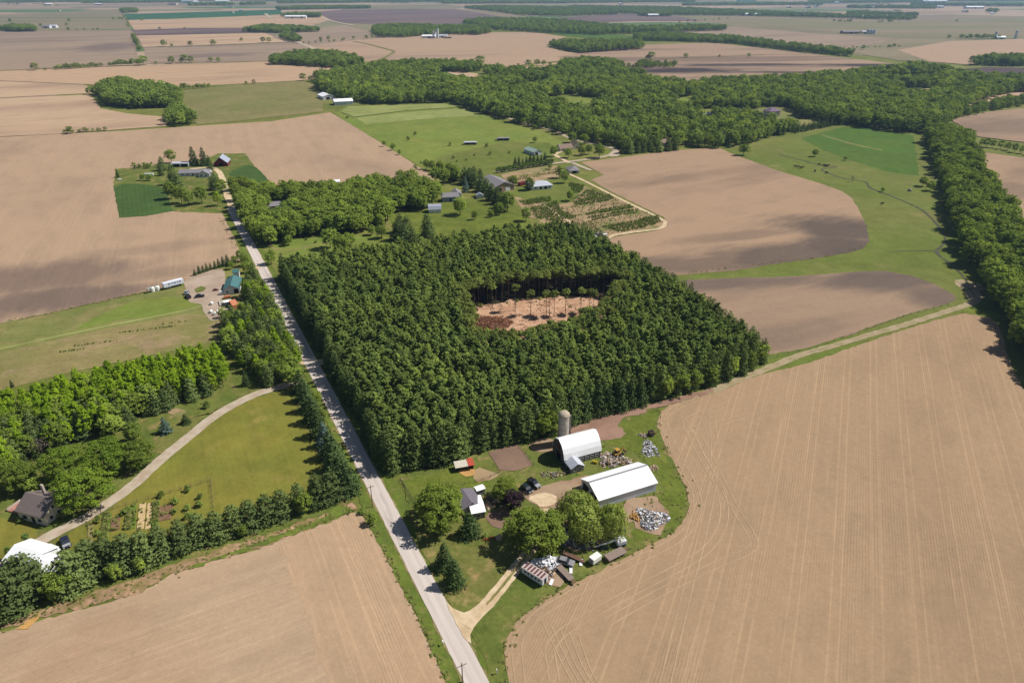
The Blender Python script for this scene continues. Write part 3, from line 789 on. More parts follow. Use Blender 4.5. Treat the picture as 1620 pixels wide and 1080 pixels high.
# ---- hay meadows in the middle
S('field', [(530, 180), (548, 168), (640, 166), (712, 163), (760, 182), (800, 194), (850, 207), (886, 222), (900, 236), (845, 262), (786, 268), (700, 276), (662, 262), (620, 237), (560, 200)], 2, M_hay)
S('field', [(540, 178), (552, 169), (640, 167), (707, 165), (728, 170), (640, 176), (560, 186)], 3, M_hayp)
S('field', [(563, 187), (640, 178), (730, 172), (760, 183), (690, 187), (580, 197)], 3, M_hayp)
S('field', [(668, 262), (700, 247), (800, 224), (870, 226), (885, 238), (845, 262), (786, 268), (700, 276)], 3, M_pasture)

# ---- west side of the road
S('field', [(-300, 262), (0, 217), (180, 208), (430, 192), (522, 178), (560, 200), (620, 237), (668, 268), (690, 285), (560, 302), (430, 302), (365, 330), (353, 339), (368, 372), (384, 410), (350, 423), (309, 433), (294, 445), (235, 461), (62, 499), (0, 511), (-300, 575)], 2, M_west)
S('farmyard', [(179, 296), (183, 268), (240, 262), (300, 256), (330, 249), (345, 243), (388, 243), (402, 262), (428, 291), (400, 304), (366, 326), (354, 338), (275, 335)], 3, M_yardgrass, smooth=False)
S('field', [(180, 297), (195, 291.6), (222, 291), (247, 295), (261, 299), (274, 334), (232, 342), (188.5, 345)], 4, M_wheat, jit=.2)
S('field', [(362, 276), (378, 266), (401, 263), (428, 291), (405, 292), (372, 284)], 4, M_wheat, smooth=True, jit=.2)
S('hayfield', [(-300, 580), (0, 512), (62, 500), (235, 462), (294, 446), (330, 436), (372, 430), (390, 500), (350, 540), (250, 560), (100, 592), (0, 618), (-300, 690)], 2, M_hay2, jit=.5)
S('hayfield', [(-300, 632), (0, 559), (120, 531), (300, 496), (352, 502), (352, 536), (250, 560), (100, 592), (0, 618), (-300, 690)], 3, M_hay3, jit=.3)
S('grass_strip', [(210, 478), (290, 470), (316, 480), (250, 500), (200, 505), (120, 520)], 3, M_hay, smooth=True)
ribbon('path', [(-300, 623), (0, 553), (80, 535), (180, 514), (300, 490), (318, 484)], 2.0, 4, M_hayp, jit=.15)
S('gravel_yard', [(292, 446), (312, 434), (345, 426), (356, 432), (354, 470), (348, 476), (352, 500), (336, 508), (322, 494), (318, 482), (300, 478), (296, 462)], 4, M_gravel, smooth=True, jit=.2)
S('grass_island', [(308, 458), (318, 453), (326, 455), (322, 461), (312, 464)], 5, M_yardgrass, smooth=True, jit=.1)

# ---- house lot and lawn south-west
S('house_lot', [(-300, 760), (0, 640), (200, 600), (365, 575), (440, 600), (475, 630), (520, 720), (560, 800), (400, 850), (0, 995), (-300, 1110)], 2, M_yardgrass, jit=0)
S('lawn', [(222, 768), (262, 724), (330, 668), (400, 630), (440, 620), (466, 632), (482, 668), (508, 728), (520, 760), (440, 800), (350, 828), (240, 850), (140, 870), (95, 872), (90, 852), (160, 815)], 3, M_lawn, smooth=False, jit=.2)
S('lawn', [(-300, 900), (-60, 830), (0, 820), (40, 822), (58, 840), (62, 852), (0, 890), (-300, 1010)], 3, M_lawn, jit=.2)
S('lawn', [(350, 650), (400, 612), (440, 600), (450, 606), (400, 624), (330, 655), (290, 692), (262, 716), (240, 710), (270, 675), (320, 655)], 3, M_frontlawn, smooth=True)
ribbon('drive', [(476, 604), (440, 613), (398, 627), (345, 655), (298, 692), (255, 727), (205, 772), (142, 815), (70, 853), (10, 890), (-120, 960)], 4.2, 4, M_drive, jit=.12)
S('bare_ground', [(262, 652), (272, 645), (290, 647), (294, 655), (278, 660)], 4, M_nursery, smooth=True)

# ---- bottom-left field and its brushy edge
S('field', [(-400, 1140), (-150, 1048), (0, 1000), (99, 971), (222, 938), (272, 908), (400, 871), (439, 857), (507, 831), (562, 811), (574, 815), (586, 838), (632, 920), (676, 1012), (705, 1080), (760, 1210), (300, 1500), (-400, 1500)], 2, M_left, jit=.5)
S('field', [(512, 832), (562, 812), (574, 816), (586, 839), (632, 921), (676, 1013), (705, 1081), (760, 1211), (600, 1260), (520, 1080), (470, 940), (445, 872), (452, 856)], 2.5, M_left2, jit=1.2)
S('brush_strip', [(-300, 1088), (-100, 1022), (0, 988), (60, 968), (120, 948), (200, 920), (260, 897), (350, 868), (440, 840), (500, 818), (555, 797), (566, 806), (507, 829), (439, 855), (400, 869), (272, 906), (222, 936), (99, 969), (0, 998), (-100, 1032), (-300, 1100)], 3, M_brush, jit=.9)
S('grass_strip', [(400, 869), (439, 856), (507, 830), (565, 806), (545, 798), (500, 822), (440, 846), (380, 868), (300, 895), (290, 902)], 4, M_verge, jit=.7)
S('bare_ground', [(28, 992), (40, 980), (58, 973), (62, 980), (48, 992)], 4, M_sand, smooth=True)

# ---- verges and road
def lane(y, k): return (182 + k * (y + 25), y)
S('verge', [lane(338, .470), lane(400, .478), lane(450, .484), lane(560, .486), lane(700, .482), lane(830, .470), lane(1000, .478), lane(1090, .474), lane(1250, .474), lane(1250, .57), lane(1090, .57), lane(1000, .565), lane(800, .565), lane(600, .552), lane(450, .56), lane(338, .556)], 3, M_verge, jit=.4)
S('lane_shoulder', [lane(338, .497), lane(600, .497), lane(1250, .4985), lane(1250, .5385), lane(600, .539), lane(338, .539)], 4, M_hay3, jit=.5)
S('road', [lane(330, .4995), lane(600, .4995), lane(1300, .5005), lane(1300, .5360), lane(600, .5365), lane(330, .5365)], 5, M_road, jit=.10, step=2.0)
ribbon('farm_lane', [(371, 346), (367, 330), (362, 316), (357, 300), (352, 283), (346, 272), (336, 266), (318, 266), (300, 268)], 4.5, 4, M_drive_dirt, jit=.3)
ribbon('drive', [(412, 424), (402, 424), (392, 426)], 5.0, 5, M_drive_dirt, jit=.2)
ribbon('drive', [(478, 571), (496, 574), (512, 572)], 5.0, 4, M_drive_dirt, jit=.3)

# ---- plantation floor and clearing
FOREST = [(614, 748), (553, 640), (493, 530), (447, 440), (520, 430), (600, 418), (700, 402), (760, 393), (830, 386), (905, 380), (960, 406), (1040, 456), (1120, 510), (1206, 572), (1180, 590), (1125, 610), (1060, 628), (1000, 640), (930, 660), (868, 690), (800, 704), (745, 722), (690, 738), (650, 746)]
CLEAR = [(742, 512), (740, 494), (758, 484), (790, 481), (812, 473), (850, 474), (880, 468), (925, 470), (968, 466), (984, 478), (962, 492), (950, 510), (948, 526), (915, 534), (888, 548), (862, 549), (838, 566), (800, 562), (772, 566), (752, 548), (756, 530)]
S('forest_floor', FOREST, 4, M_floor, jit=.6)
S('clearing', CLEAR, 5, M_clear, smooth=True, jit=.4)

# ---- middle clearings and nursery
S('lawn', [(425, 380), (470, 376), (520, 376), (600, 372), (640, 380), (690, 380), (700, 402), (600, 418), (520, 430), (452, 442), (436, 415)], 2, M_hay, jit=.4)
ribbon('path', [(425, 383), (433, 393), (460, 396), (510, 386), (560, 384)], 1.6, 3, M_hay3, jit=.15)
S('lawn', [(612, 340), (640, 334), (664, 336), (700, 322), (750, 318), (790, 324), (826, 338), (840, 350), (830, 386), (760, 393), (700, 402), (640, 385), (626, 362)], 3, M_lush, jit=.4)
S('nursery', [(792, 277), (830, 268), (880, 262), (888, 272), (900, 285), (922, 294), (985, 318), (1044, 346), (1051, 356), (1041, 361), (971, 373), (945, 382), (905, 380), (870, 360), (830, 340), (812, 310), (820, 296), (800, 285)], 3, M_nursery, jit=.4)
S('lawn', [(812, 308), (828, 292), (860, 285), (905, 282), (925, 290), (915, 310), (895, 322), (850, 320)], 4, M_pasture, smooth=True)
ribbon('drive', [(886, 268), (905, 278), (919, 284), (985, 317), (1044, 346), (1052, 354), (1043, 362), (1000, 368), (971, 373), (952, 380), (930, 372), (905, 354), (880, 338), (858, 322)], 2.6, 5, M_drive_dirt, jit=.15)
ribbon('road', [(785, 273), (868, 260), (925, 253), (965, 246), (978, 240)], 4.5, 5, M_drive, jit=.15)
ribbon('road', [(978, 241), (966, 234), (930, 226), (900, 218), (880, 208), (860, 203), (838, 198), (770, 176), (740, 165), (722, 158)], 5.0, 5, M_drive, jit=.15)
ribbon('drive', [(900, 258), (886, 250), (878, 245), (888, 240)], 4.0, 5, M_drive_dirt, jit=.2)
S('road', [(962, 247), (972, 238), (988, 240), (976, 248)], 6, M_drive, smooth=True)
ribbon('drive', [(905, 258), (920, 264), (935, 270)], 4, 6, M_drive, jit=.2)
ribbon('drive', [(1150, 174), (1180, 177), (1200, 180), (1214, 183)], 5.0, 5, M_drive, jit=.2)
ribbon('road', [(420, 22), (428, 29), (436, 31)], 16, 5, M_drive)
ribbon('road', [(470, 67), (490, 75), (516, 86), (528, 92)], 13, 5, M_drive)
ribbon('road', [(508, 29), (530, 35), (560, 41)], 16, 5, M_drive)
ribbon('grass_strip', [(560, 66), (585, 71), (607, 77), (623, 82), (612, 90), (600, 96)], 9, 4, M_dull)
ribbon('grass_strip', [(1012, 95), (1085, 92), (1150, 90), (1210, 87)], 4, 4, M_meadow)
ribbon('grass_strip', [(795, 109), (850, 105), (930, 100), (990, 96)], 4, 4, M_meadow)
ribbon('grass_strip', [(226, 75.5), (340, 73), (452, 67.5)], 4, 4, M_meadow)
ribbon('grass_strip', [(232, 101), (330, 100), (424, 97.5)], 5, 4, M_meadow)
ribbon('grass_strip', [(-100, 117), (0, 112.5), (232, 103)], 6, 4, M_meadow)
ribbon('road', [(1060, 38), (1160, 31), (1220, 40), (1300, 48), (1420, 56), (1560, 62)], 5, 5, M_tan)
ribbon('road', [(576, 106), (590, 110), (596, 114)], 9, 5, M_drive)

# ---- fields on the right
S('pasture', [(1140, 236), (1184, 240), (1205, 227), (1267, 212), (1340, 198), (1452, 212), (1500, 320), (1560, 420), (1600, 500), (1576, 512), (1520, 497), (1430, 524), (1279, 574), (1200, 606), (1076, 634), (1060, 628), (1206, 573), (1060, 446), (1040, 436), (1160, 400), (1300, 360)], 2, M_pasture, jit=.5)
S('field', [(1267, 219), (1336, 201), (1388, 205), (1444, 215), (1451, 250), (1454, 279), (1406, 272), (1354, 257), (1302, 238)], 3, M_alfalfa, jit=.6)
ribbon('grass_strip', [(1300, 214), (1340, 226), (1370, 233), (1395, 238)], 3.5, 4, M_hay2, jit=.8)
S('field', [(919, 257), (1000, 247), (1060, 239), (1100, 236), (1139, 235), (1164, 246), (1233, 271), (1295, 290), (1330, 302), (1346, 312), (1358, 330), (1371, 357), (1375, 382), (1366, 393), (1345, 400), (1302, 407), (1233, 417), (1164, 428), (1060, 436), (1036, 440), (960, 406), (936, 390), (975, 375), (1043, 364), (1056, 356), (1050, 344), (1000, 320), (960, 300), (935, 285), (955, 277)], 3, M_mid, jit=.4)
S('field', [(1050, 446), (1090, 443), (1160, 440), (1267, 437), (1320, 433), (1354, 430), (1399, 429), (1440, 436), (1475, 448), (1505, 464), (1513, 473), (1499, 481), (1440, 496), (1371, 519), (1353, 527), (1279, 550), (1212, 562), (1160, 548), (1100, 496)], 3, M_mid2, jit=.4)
RF = [(1520, 497), (1548, 500), (1578, 514), (1610, 600), (1690, 700), (2000, 1000), (2300, 1500), (900, 1500), (812, 1160), (804, 1085), (799, 1030), (805, 1003), (829, 972), (858, 950), (918, 917), (977, 887), (1036, 858), (1066, 840), (1084, 818), (1089, 797), (1085, 773), (1068, 740), (1047, 694), (1039, 668), (1046, 650), (1076, 634), (1131, 617), (1205, 593), (1279, 574), (1353, 548), (1427, 523)]
S('field', RF, 3, M_right, smooth=True, jit=.35)
creek = [(1233, 245), (1262, 252), (1300, 262), (1324, 264), (1300, 268), (1312, 275), (1336, 283), (1368, 288), (1376, 297), (1392, 304), (1423, 316), (1454, 330), (1471, 343), (1486, 361), (1496, 381), (1482, 399), (1499, 414), (1520, 433), (1534, 454), (1546, 473)]
ribbon('creek', creek, 1.7, 4, M_creek, jit=.35)
ribbon('creek', [(1483, 398), (1450, 397), (1415, 398)], 1.0, 4, M_creek, jit=.3)
M_rut = rough_mat('wheel_rut', C(190, 172, 146), C(170, 152, 118), .2, grain=.3)
trk = [(1516, 446), (1538, 456), (1548, 470), (1531, 482), (1457, 506), (1390, 526), (1316, 548), (1264, 563), (1220, 581), (1179, 597), (1131, 617), (1090, 628), (1040, 641)]
ribbon('track', trk, 3.6, 4, M_track, jit=.3)
def offset_px(pts, d):
    W = [at(*p) for p in pts]; out = []
    for i, p in enumerate(W):
        t = (W[min(i + 1, len(W) - 1)] - W[max(i - 1, 0)]).normalized()
        out.append((p.x - t.y * d, p.y + t.x * d))
    return out
for d in (-.85, .85): ribbon('wheel_rut', offset_px(trk, d), .55, 5, M_rut, jit=.1, world=True)
S('bare_ground', [(1510, 446), (1530, 444), (1562, 458), (1540, 462), (1552, 474), (1536, 482), (1526, 462)], 3, M_track, smooth=True)
S('grass_strip', [(1520, 495), (1555, 480), (1600, 470), (1625, 500), (1590, 512), (1560, 500)], 4, M_lush, smooth=True)

# ---- wheel marks along the curved headland of the big field
M_wm = rough_mat('wheel_mark', C(200, 171, 137, .70), C(186, 157, 126, .69), .12, grain=.4)
edge = [(1279, 574), (1205, 593), (1131, 617), (1076, 634), (1046, 650), (1039, 668), (1047, 694), (1068, 740), (1085, 773), (1089, 797), (1084, 818), (1066, 840), (1036, 858), (977, 887), (918, 917), (858, 950), (829, 972), (805, 1003), (799, 1030), (804, 1085)]
for d in (1.6, 3.9, 9.4, 11.7): ribbon('wheel_mark', offset_px(edge[2:], d), .32, 4, M_wm, jit=.05, world=True)
def mark(pts):
    for d in (-1.1, 1.1): ribbon('wheel_mark', offset_px(pts, d), .32, 4, M_wm, jit=.05, world=True)
mark([(1125, 650), (1130, 700), (1128, 760), (1110, 850), (1086, 940), (1050, 1090)])
mark([(1100, 680), (1128, 735), (1160, 800), (1190, 850), (1186, 870), (1120, 900), (1040, 940), (960, 985)])
mark([(1040, 688), (1076, 682), (1130, 672), (1190, 655)])
for q in (0, 9, 18, 27, 36): ribbon('wheel_mark', [(858 + q * 1.6, 985 + q * .6), (880 + q * 1.6, 1030 + q), (910 + q * 1.9, 1090 + q)], .3, 4, M_wm, jit=.05)

# ---- near farmstead ground
S('farmyard', [(634, 756), (650, 748), (690, 740), (745, 724), (800, 706), (868, 692), (905, 668), (960, 652), (1030, 640), (1046, 648), (1039, 668), (1047, 696), (1068, 742), (1085, 775), (1089, 797), (1083, 819), (1064, 841), (1030, 860), (977, 886), (918, 916), (858, 949), (829, 971), (803, 1003), (796, 1032), (800, 1090), (785, 1100), (765, 1040), (742, 1000), (700, 930), (668, 866)], 4, M_yardgrass, jit=.4)
S('lawn', [(648, 800), (664, 826), (700, 850), (740, 866), (790, 850), (838, 872), (828, 890), (800, 918), (770, 950), (742, 968), (722, 968), (700, 930), (676, 888), (655, 845)], 5, M_frontlawn, smooth=True)
S('lawn', [(640, 762), (690, 752), (740, 735), (775, 760), (760, 775), (720, 775), (660, 790)], 5, M_lush, smooth=True)
S('grass_strip', [(960, 700), (990, 668), (1040, 650), (1036, 670), (1044, 700), (1062, 742), (1080, 778), (1082, 800), (1070, 826), (1030, 850), (1000, 850), (1030, 800), (1050, 770), (1010, 720)], 5, M_lush, smooth=True)
S('yard', [(905, 690), (902, 676), (925, 664), (965, 654), (1030, 640), (1076, 630), (1125, 614), (1130, 620), (1076, 636), (1030, 648), (985, 664), (975, 672), (992, 687), (975, 696), (940, 702)], 6, rough_mat('cattle_yard', C(172, 138, 118), C(150, 118, 100), .1, grain=.4), jit=.4)
S('garden_plot', [(773, 717), (800, 706), (816, 702), (832, 720), (843, 736), (816, 746), (790, 744)], 6, M_garden, jit=.15)
S('garden_plot', [(772, 812), (800, 808), (812, 822), (790, 838), (772, 826)], 6, M_garden, smooth=True)
S('yard', [(832, 782), (850, 772), (890, 762), (925, 752), (945, 755), (930, 768), (915, 780), (900, 800), (880, 804), (845, 800)], 6, M_yard, smooth=True)
S('bare_ground', [(836, 786), (862, 782), (884, 788), (876, 802), (848, 800)], 7, M_drive_dirt, smooth=True)
S('bare_ground', [(752, 742), (770, 744), (788, 752), (778, 760), (756, 764), (748, 756)], 6, M_nursery, smooth=True)
S('sand_patch', [(724, 746), (738, 740), (750, 742), (751, 752), (738, 755)], 7, M_sand, smooth=True, jit=.1)
S('bare_ground', [(1002, 808), (1008, 790), (1030, 786), (1050, 800), (1058, 818), (1044, 846), (1024, 842), (1008, 834)], 6, M_yard, smooth=True)
S('bare_ground', [(880, 830), (930, 810), (960, 830), (950, 862), (905, 872)], 6, M_yard, smooth=True)
S('bare_ground', [(856, 915), (880, 902), (895, 914), (876, 930)], 6, M_yard, smooth=True)
S('bare_ground', [(840, 700), (866, 694), (880, 704), (870, 716), (848, 716)], 6, M_yard, smooth=True)
S('bare_ground', [(985, 800), (1000, 786), (1020, 790), (1012, 820), (990, 826)], 5, M_yard, smooth=True)
ribbon('drive', [(738, 992), (752, 976), (772, 955), (800, 920), (822, 893), (838, 872), (850, 850), (862, 825), (862, 805)], 3.4, 7, M_drive_dirt, jit=.15)
S('drive', [(706, 952), (718, 962), (734, 970), (746, 966), (760, 956), (768, 964), (752, 984), (746, 1004), (744, 1020), (728, 996)], 6, M_drive_dirt, smooth=True)
ribbon('grass_strip', [(770, 958), (800, 922), (820, 897), (836, 876)], .7, 8, M_hay3, jit=.15)

# ------------------------------------------------------------------ the pine plantation
G_P = 'pines of the dark square plantation'
pts = poisson(FOREST, 3.5, holes=[CLEAR], seed=11)
FP = [at(*p) for p in FOREST]; CPx = [at(*p) for p in CLEAR]
def edist(x, y, P):
    best = 1e9
    for i in range(len(P)):
        a, b = P[i - 1], P[i]
        dx, dy = b.x - a.x, b.y - a.y
        t = max(0, min(1, ((x - a.x) * dx + (y - a.y) * dy) / (dx * dx + dy * dy + 1e-9)))
        best = min(best, math.hypot(a.x + t * dx - x, a.y + t * dy - y))
    return best
info = [(math.hypot(x, y), edist(x, y, FP), edist(x, y, CPx), x, y) for x, y in pts]
info.sort()
from mathutils import noise as mnoise
fr, rest_in, rest_edge, rest_light, rim = [], [], [], [], []
rr = random.Random(5)
for k, (d, e, c, x, y) in enumerate(info):
    edge = e < 3.6
    if not edge and rr.random() < .025: continue
    light = mnoise.noise(Vector((x * .03, y * .03, 1.7))) + .35 * rr.uniform(-1, 1) + (.3 if y > 330 else -.05) > .22  # patchy hue; far side biased paler to paint in sunlit crowns
    if k < 292: fr.append((x, y, edge, light))
    elif edge: rest_edge.append((x, y, rr.uniform(11.5, 15)))
    elif c < 5.5: rim.append((x, y, rr.uniform(12.5, 15)))
    else: (rest_light if light else rest_in).append((x, y, rr.uniform(11.6, 16.2)))
for x, y, edge, light in fr:
    if edge: plant('pine_tree', 'pine_edge', x, y, rr.uniform(11.5, 15), 'dark green pine branched to the ground on the near edge of the square plantation', group='edge pines of the plantation')
    else: plant('pine_tree', 'pine_light' if light else 'pine_in', x, y, rr.uniform(11.6, 16), 'dark green pine crown packed among the others in the near half of the square plantation', group=G_P)
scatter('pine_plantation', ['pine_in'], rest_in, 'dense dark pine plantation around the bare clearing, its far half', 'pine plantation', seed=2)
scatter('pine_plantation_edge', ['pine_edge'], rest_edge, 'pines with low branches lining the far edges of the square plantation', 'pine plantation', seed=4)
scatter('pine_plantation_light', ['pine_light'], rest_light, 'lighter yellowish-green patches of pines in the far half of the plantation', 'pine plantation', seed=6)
scatter('pine_rim', ['pine_tall'], rim, 'pines with long bare trunks lining the rim of the forest clearing', 'pine plantation', seed=7, wide=1.05)
tall = [(779, 488), (815, 491.6), (839.5, 499), (864, 499), (869, 500), (876.5, 501.5), (894, 499), (918.5, 496.5), (932, 494), (938, 499)]
for i, (px, py) in enumerate(tall):
    plant_px('tall_pine', 'pine_tall', px, py, rr.uniform(12, 14.5), 'tall bare-trunked pine left standing on the reddish floor of the forest clearing', group='tall pines standing in the clearing')
for px, py, h in [(905, 665, 14), (925, 662, 13), (945, 656, 13.5), (962, 652, 12), (980, 648, 13), (996, 643, 12.5), (1012, 640, 11.5)]:
    plant_px('spruce_tree', 'spruce', px, py, h, 'narrow dark spruce in the row facing the cattle yard behind the silo', group='dark spruces along the near side of the plantation')
for px, py, h, k in [(1052, 628, 10, 'decid'), (1072, 622, 11, 'decid'), (1095, 617, 10, 'decid'), (1118, 608, 11, 'decid'), (1150, 596, 11, 'decid'), (1180, 586, 10, 'decid'), (1200, 574, 10, 'decid')]:
    plant_px('broadleaf_tree', k, px, py, h, 'rounded broadleaf tree at the east corner of the plantation beside the field track', group='broadleaf trees at the east corner of the plantation')
plant_px('bare_bush', 'dead', 1088, 622, 4.5, 'greyish leafless bush by the track at the edge of the plantation', 'bush')
for px, py, h in [(742, 530, 8), (730, 560, 9), (772, 548, 9), (812, 562, 10), (850, 548, 10), (880, 540, 9), (760, 572, 8)]:
    plant_px('broadleaf_tree', 'decid', px, py, h, 'low leafy tree among the pines on the near rim of the forest clearing', group='leafy trees on the near rim of the clearing')
for px, py, h in [(520, 520, 12), (640, 520, 12.5), (655, 470, 12), (590, 600, 12), (700, 640, 13), (640, 660, 13), (860, 640, 12), (760, 600, 12), (560, 480, 12), (980, 560, 12), (1040, 540, 12), (770, 420, 13), (810, 410, 12), (700, 430, 12)]:
    plant_px('broadleaf_tree', 'decid', px, py, h, 'lighter green leafy crown rising between the plantation pines', group='leafy trees scattered through the plantation')
brush_mb = MB(); b0 = at(774, 512)
for k in range(520):
    a = rr.uniform(0, 6.283); q = 8.5 * math.sqrt(rr.random()); z = max(0, 1.7 * (1 - (q / 8.8) ** 2)) * rr.uniform(.3, 1) + .35
    M = Matrix.Translation((b0.x + q * math.cos(a) * 1.25, b0.y + q * math.sin(a) * .8, z)) @ Matrix.Rotation(rr.uniform(0, 3.14), 4, 'Z') @ Matrix.Rotation(rr.uniform(-.5, .5), 4, 'Y')
    L = rr.uniform(.8, 2.2); brush_mb.box(-L, -.07, -.07, L, .07, .07, M)
tag(brush_mb.build('brush_pile', rough_mat('cut_brush', C(176, 126, 96), C(120, 84, 66), 1.2)), 'heap of cut brown branches on the floor of the forest clearing', 'brush pile', kind='stuff')

# ------------------------------------------------------------------ hedge of pines south-west, column along the road
def row(name, kind, items, label, group, cat='tree', **kw):
    for px, py, h in items: plant_px(name, kind, px, py, h * (1.1 if 'windbreak' in group or 'screen' in group else 1), label, cat, group, **kw)
row('white_pine', 'white_pine', [(-6, 962, 11), (28, 962, 12.5), (52, 935, 12), (120, 928, 11.5), (148, 905, 10.5), (172, 900, 10), (205, 895, 10.5), (232, 890, 10.5), (258, 880, 10), (318, 856, 9.5), (345, 850, 9), (372, 840, 9), (398, 832, 9), (424, 823, 9), (448, 815, 9), (505, 795, 10), (526, 788, 10)],
    'dense dark pine in the windbreak row between the lawn and the tilled field', 'windbreak pines along the tilled field', wide=1.3)
row('white_pine', 'white_pine', [(290, 868, 10), (475, 806, 9.5), (186, 900, 9)], 'dense dark pine in the windbreak row between the lawn and the tilled field', 'windbreak pines along the tilled field', wide=1.1)
row('broadleaf_tree', 'decid', [(96, 946, 8), (186, 916, 5), (225, 902, 5), (484, 810, 7), (386, 848, 4)],
    'bright leafy tree filling a gap in the row of windbreak pines', 'leafy trees in the windbreak row', wide=1.05)
row('spruce_tree', 'spruce', [(552, 778, 11), (540, 765, 10), (532, 742, 10.5), (506, 690, 10), (497, 668, 10), (489, 650, 9.5), (483, 634, 9), (476, 620, 9)],
    'dark spruce in the tall screen between the mown lawn and the road', 'spruces screening the lawn from the road', wide=1.35)
row('spruce_tree', 'spruce', [(524, 724, 10)], 'dark spruce in the tall screen between the mown lawn and the road', 'spruces screening the lawn from the road', wide=1.3)
row('blue_spruce', 'blue_spruce', [(515, 706, 9.5)], 'blue-grey spruce in the roadside screen of dark spruces', 'blue spruces in the roadside screen', wide=1.3)
row('broadleaf_tree', 'decid', [(468, 612, 9), (456, 606, 8), (502, 640, 6), (510, 664, 5)], 'dark leafy tree where the drive passes through the roadside screen', 'leafy trees at the mouth of the drive')
plant_px('white_pine', 'white_pine', 36, 934, 12, 'tall pale-green pine rising in front of the white garage roof', wide=1.1)
plant_px('shrub', 'decid', 590, 829, 4.6, 'round green shrub on the verge between the tilled field and the road', 'shrub')
plant_px('shrub', 'shrub', 574, 812, 2.4, 'low shrub at the tip of the windbreak near the road', 'shrub')

# ------------------------------------------------------------------ strip of mixed trees west of the road
strip = [(352, 518), (366, 510), (390, 512), (396, 456), (402, 436), (420, 466), (440, 508), (462, 552), (474, 586), (452, 604), (424, 610), (392, 592), (362, 560)]
for x, y in poisson(strip, 4.3, seed=21):
    q = rr.random(); px, py = proj((x, y, 0))
    if q < .45: plant('white_pine', 'white_pine', x, y, rr.uniform(8, 11), 'dark pine in the mixed strip of trees below the teal-roofed workshop', group='pines in the roadside strip')
    elif q < .72: later('decid', x, y, rr.uniform(7, 10), 'green broadleaf tree in the mixed strip of trees below the teal-roofed workshop', 'broadleaf trees in the roadside strip')
    else: plant('young_tree', 'bright', x, y, rr.uniform(7, 10), 'bright yellow-green tree in the mixed strip of trees below the teal-roofed workshop', group='bright trees in the roadside strip')
plant_px('broadleaf_tree', 'locust', 446, 590, 10.5, 'broad bright green tree at the roadside above the mouth of the drive')
row('broadleaf_tree', 'decid', [(372, 420, 6), (381, 414, 7), (389, 421, 7.5), (391, 432, 7), (396, 446, 7), (366, 426, 5)], 'green tree in the clump behind the teal-roofed workshop', 'trees behind the teal-roofed workshop')
row('spruce_tree', 'spruce', [(309, 436, 4), (316, 433, 5), (322, 431, 4.5), (328, 429, 5), (334, 427, 4.5), (341, 425, 5), (347, 423, 5.5), (354, 421, 6), (361, 419, 6.5)], 'small spruce in the row along the tilled field above the gravel yard', 'small spruces along the gravel yard')
row('broadleaf_tree', 'decid', [(352, 503, 5), (384, 496, 6)], 'leafy tree crowding the orange container and the white shed', 'trees by the orange container')

# ------------------------------------------------------------------ wood south-west
wood = [(-80, 688), (0, 662), (100, 636), (200, 606), (300, 588), (352, 576), (362, 600), (357, 616), (300, 636), (240, 658), (196, 680), (150, 690), (90, 712), (30, 740), (0, 760), (-80, 800)]
WP = [at(*p) for p in wood]
for x, y in poisson(wood, 3.4, seed=31):
    px, py = proj((x, y, 0)); front = py > 694 - .215 * px
    if front and rr.random() < .42: plant('white_pine', 'white_pine', x, y, rr.uniform(8.5, 11), 'dull dark pine on the shady side of the bright young wood', group='pines along the bright young wood')
    elif rr.random() < (.35 if front else .92): plant('young_tree', 'bright', x, y, rr.uniform(10.5, 13.5), 'tall yellow-green young tree packed in the bright wood beside the curved drive', group='yellow-green trees of the young wood', wide=.88)
    else: later('decid', x, y, rr.uniform(9, 11.5), 'mid-green broadleaf tree standing in the bright young wood', 'broadleaf trees in the young wood')
for px, py, h, k, l in [(112, 762, 13, 'locust', 'big feathery green tree between the grey-roofed house and the curved drive, the rearmost of three'),
                        (172, 752, 13, 'locust', 'big feathery green tree overhanging the bend of the curved drive'),
                        (140, 802, 13.5, 'locust', 'big feathery green tree shading the drive right beside the grey-roofed house'),
                        (226, 736, 9.5, 'maple', 'round leafy tree at the edge of the curved drive below the bright wood'),
                        (38, 772, 9.5, 'maple', 'pale green round tree behind the grey-roofed house'),
                        (58, 782, 6.5, 'decid', 'small green tree touching the back of the grey-roofed house'),
                        (8, 735, 10, 'decid', 'dark leafy tree at the left margin between the wood and the grey-roofed house'),
                        (70, 726, 9, 'dead', 'brownish half-bare tree below the bright young wood'),
                        (215, 700, 8, 'decid', 'leafy tree at the foot of the bright wood above the round tree by the drive'),
                        (180, 690, 9, 'decid', 'leafy tree on the shady edge of the bright wood left of the drive')]:
    plant_px('broadleaf_tree', k, px, py, h, l, wide=1.3 if k in ('locust', 'maple') else 1.2)
plant_px('blue_spruce', 'blue_spruce', 263, 684, 6.6, 'bluish young spruce standing alone beside the curved drive', wide=1.7)
plant_px('spruce_tree', 'spruce', 295, 670, 4.2, 'small dark spruce alone on the grass by the curved drive', wide=1.6)
plant_px('sapling', 'shrub', 327, 645, 3.0, 'thin sapling on the grass north of the curved drive', 'sapling')
plant_px('spruce_tree', 'spruce', 390, 610, 7, 'dark pine with bare lower branches alone beside the strip of trees')
plant_px('spruce_tree', 'spruce', 20, 612, 3.4, 'lone dark bush-like spruce on the stubble at the left')
for px, py, h, l in [(46, 864, 5, 'right-hand upright arborvitae at the corner of the white garage'), (18, 884, 4.6, 'left-hand upright arborvitae at the corner of the white garage')]:
    plant_px('arborvitae', 'arbor', px, py, h, l, wide=.9)
plant_px('shrub', 'shrub', 34, 826, 2, 'round clipped shrub against the front wall of the grey-roofed house', 'shrub')
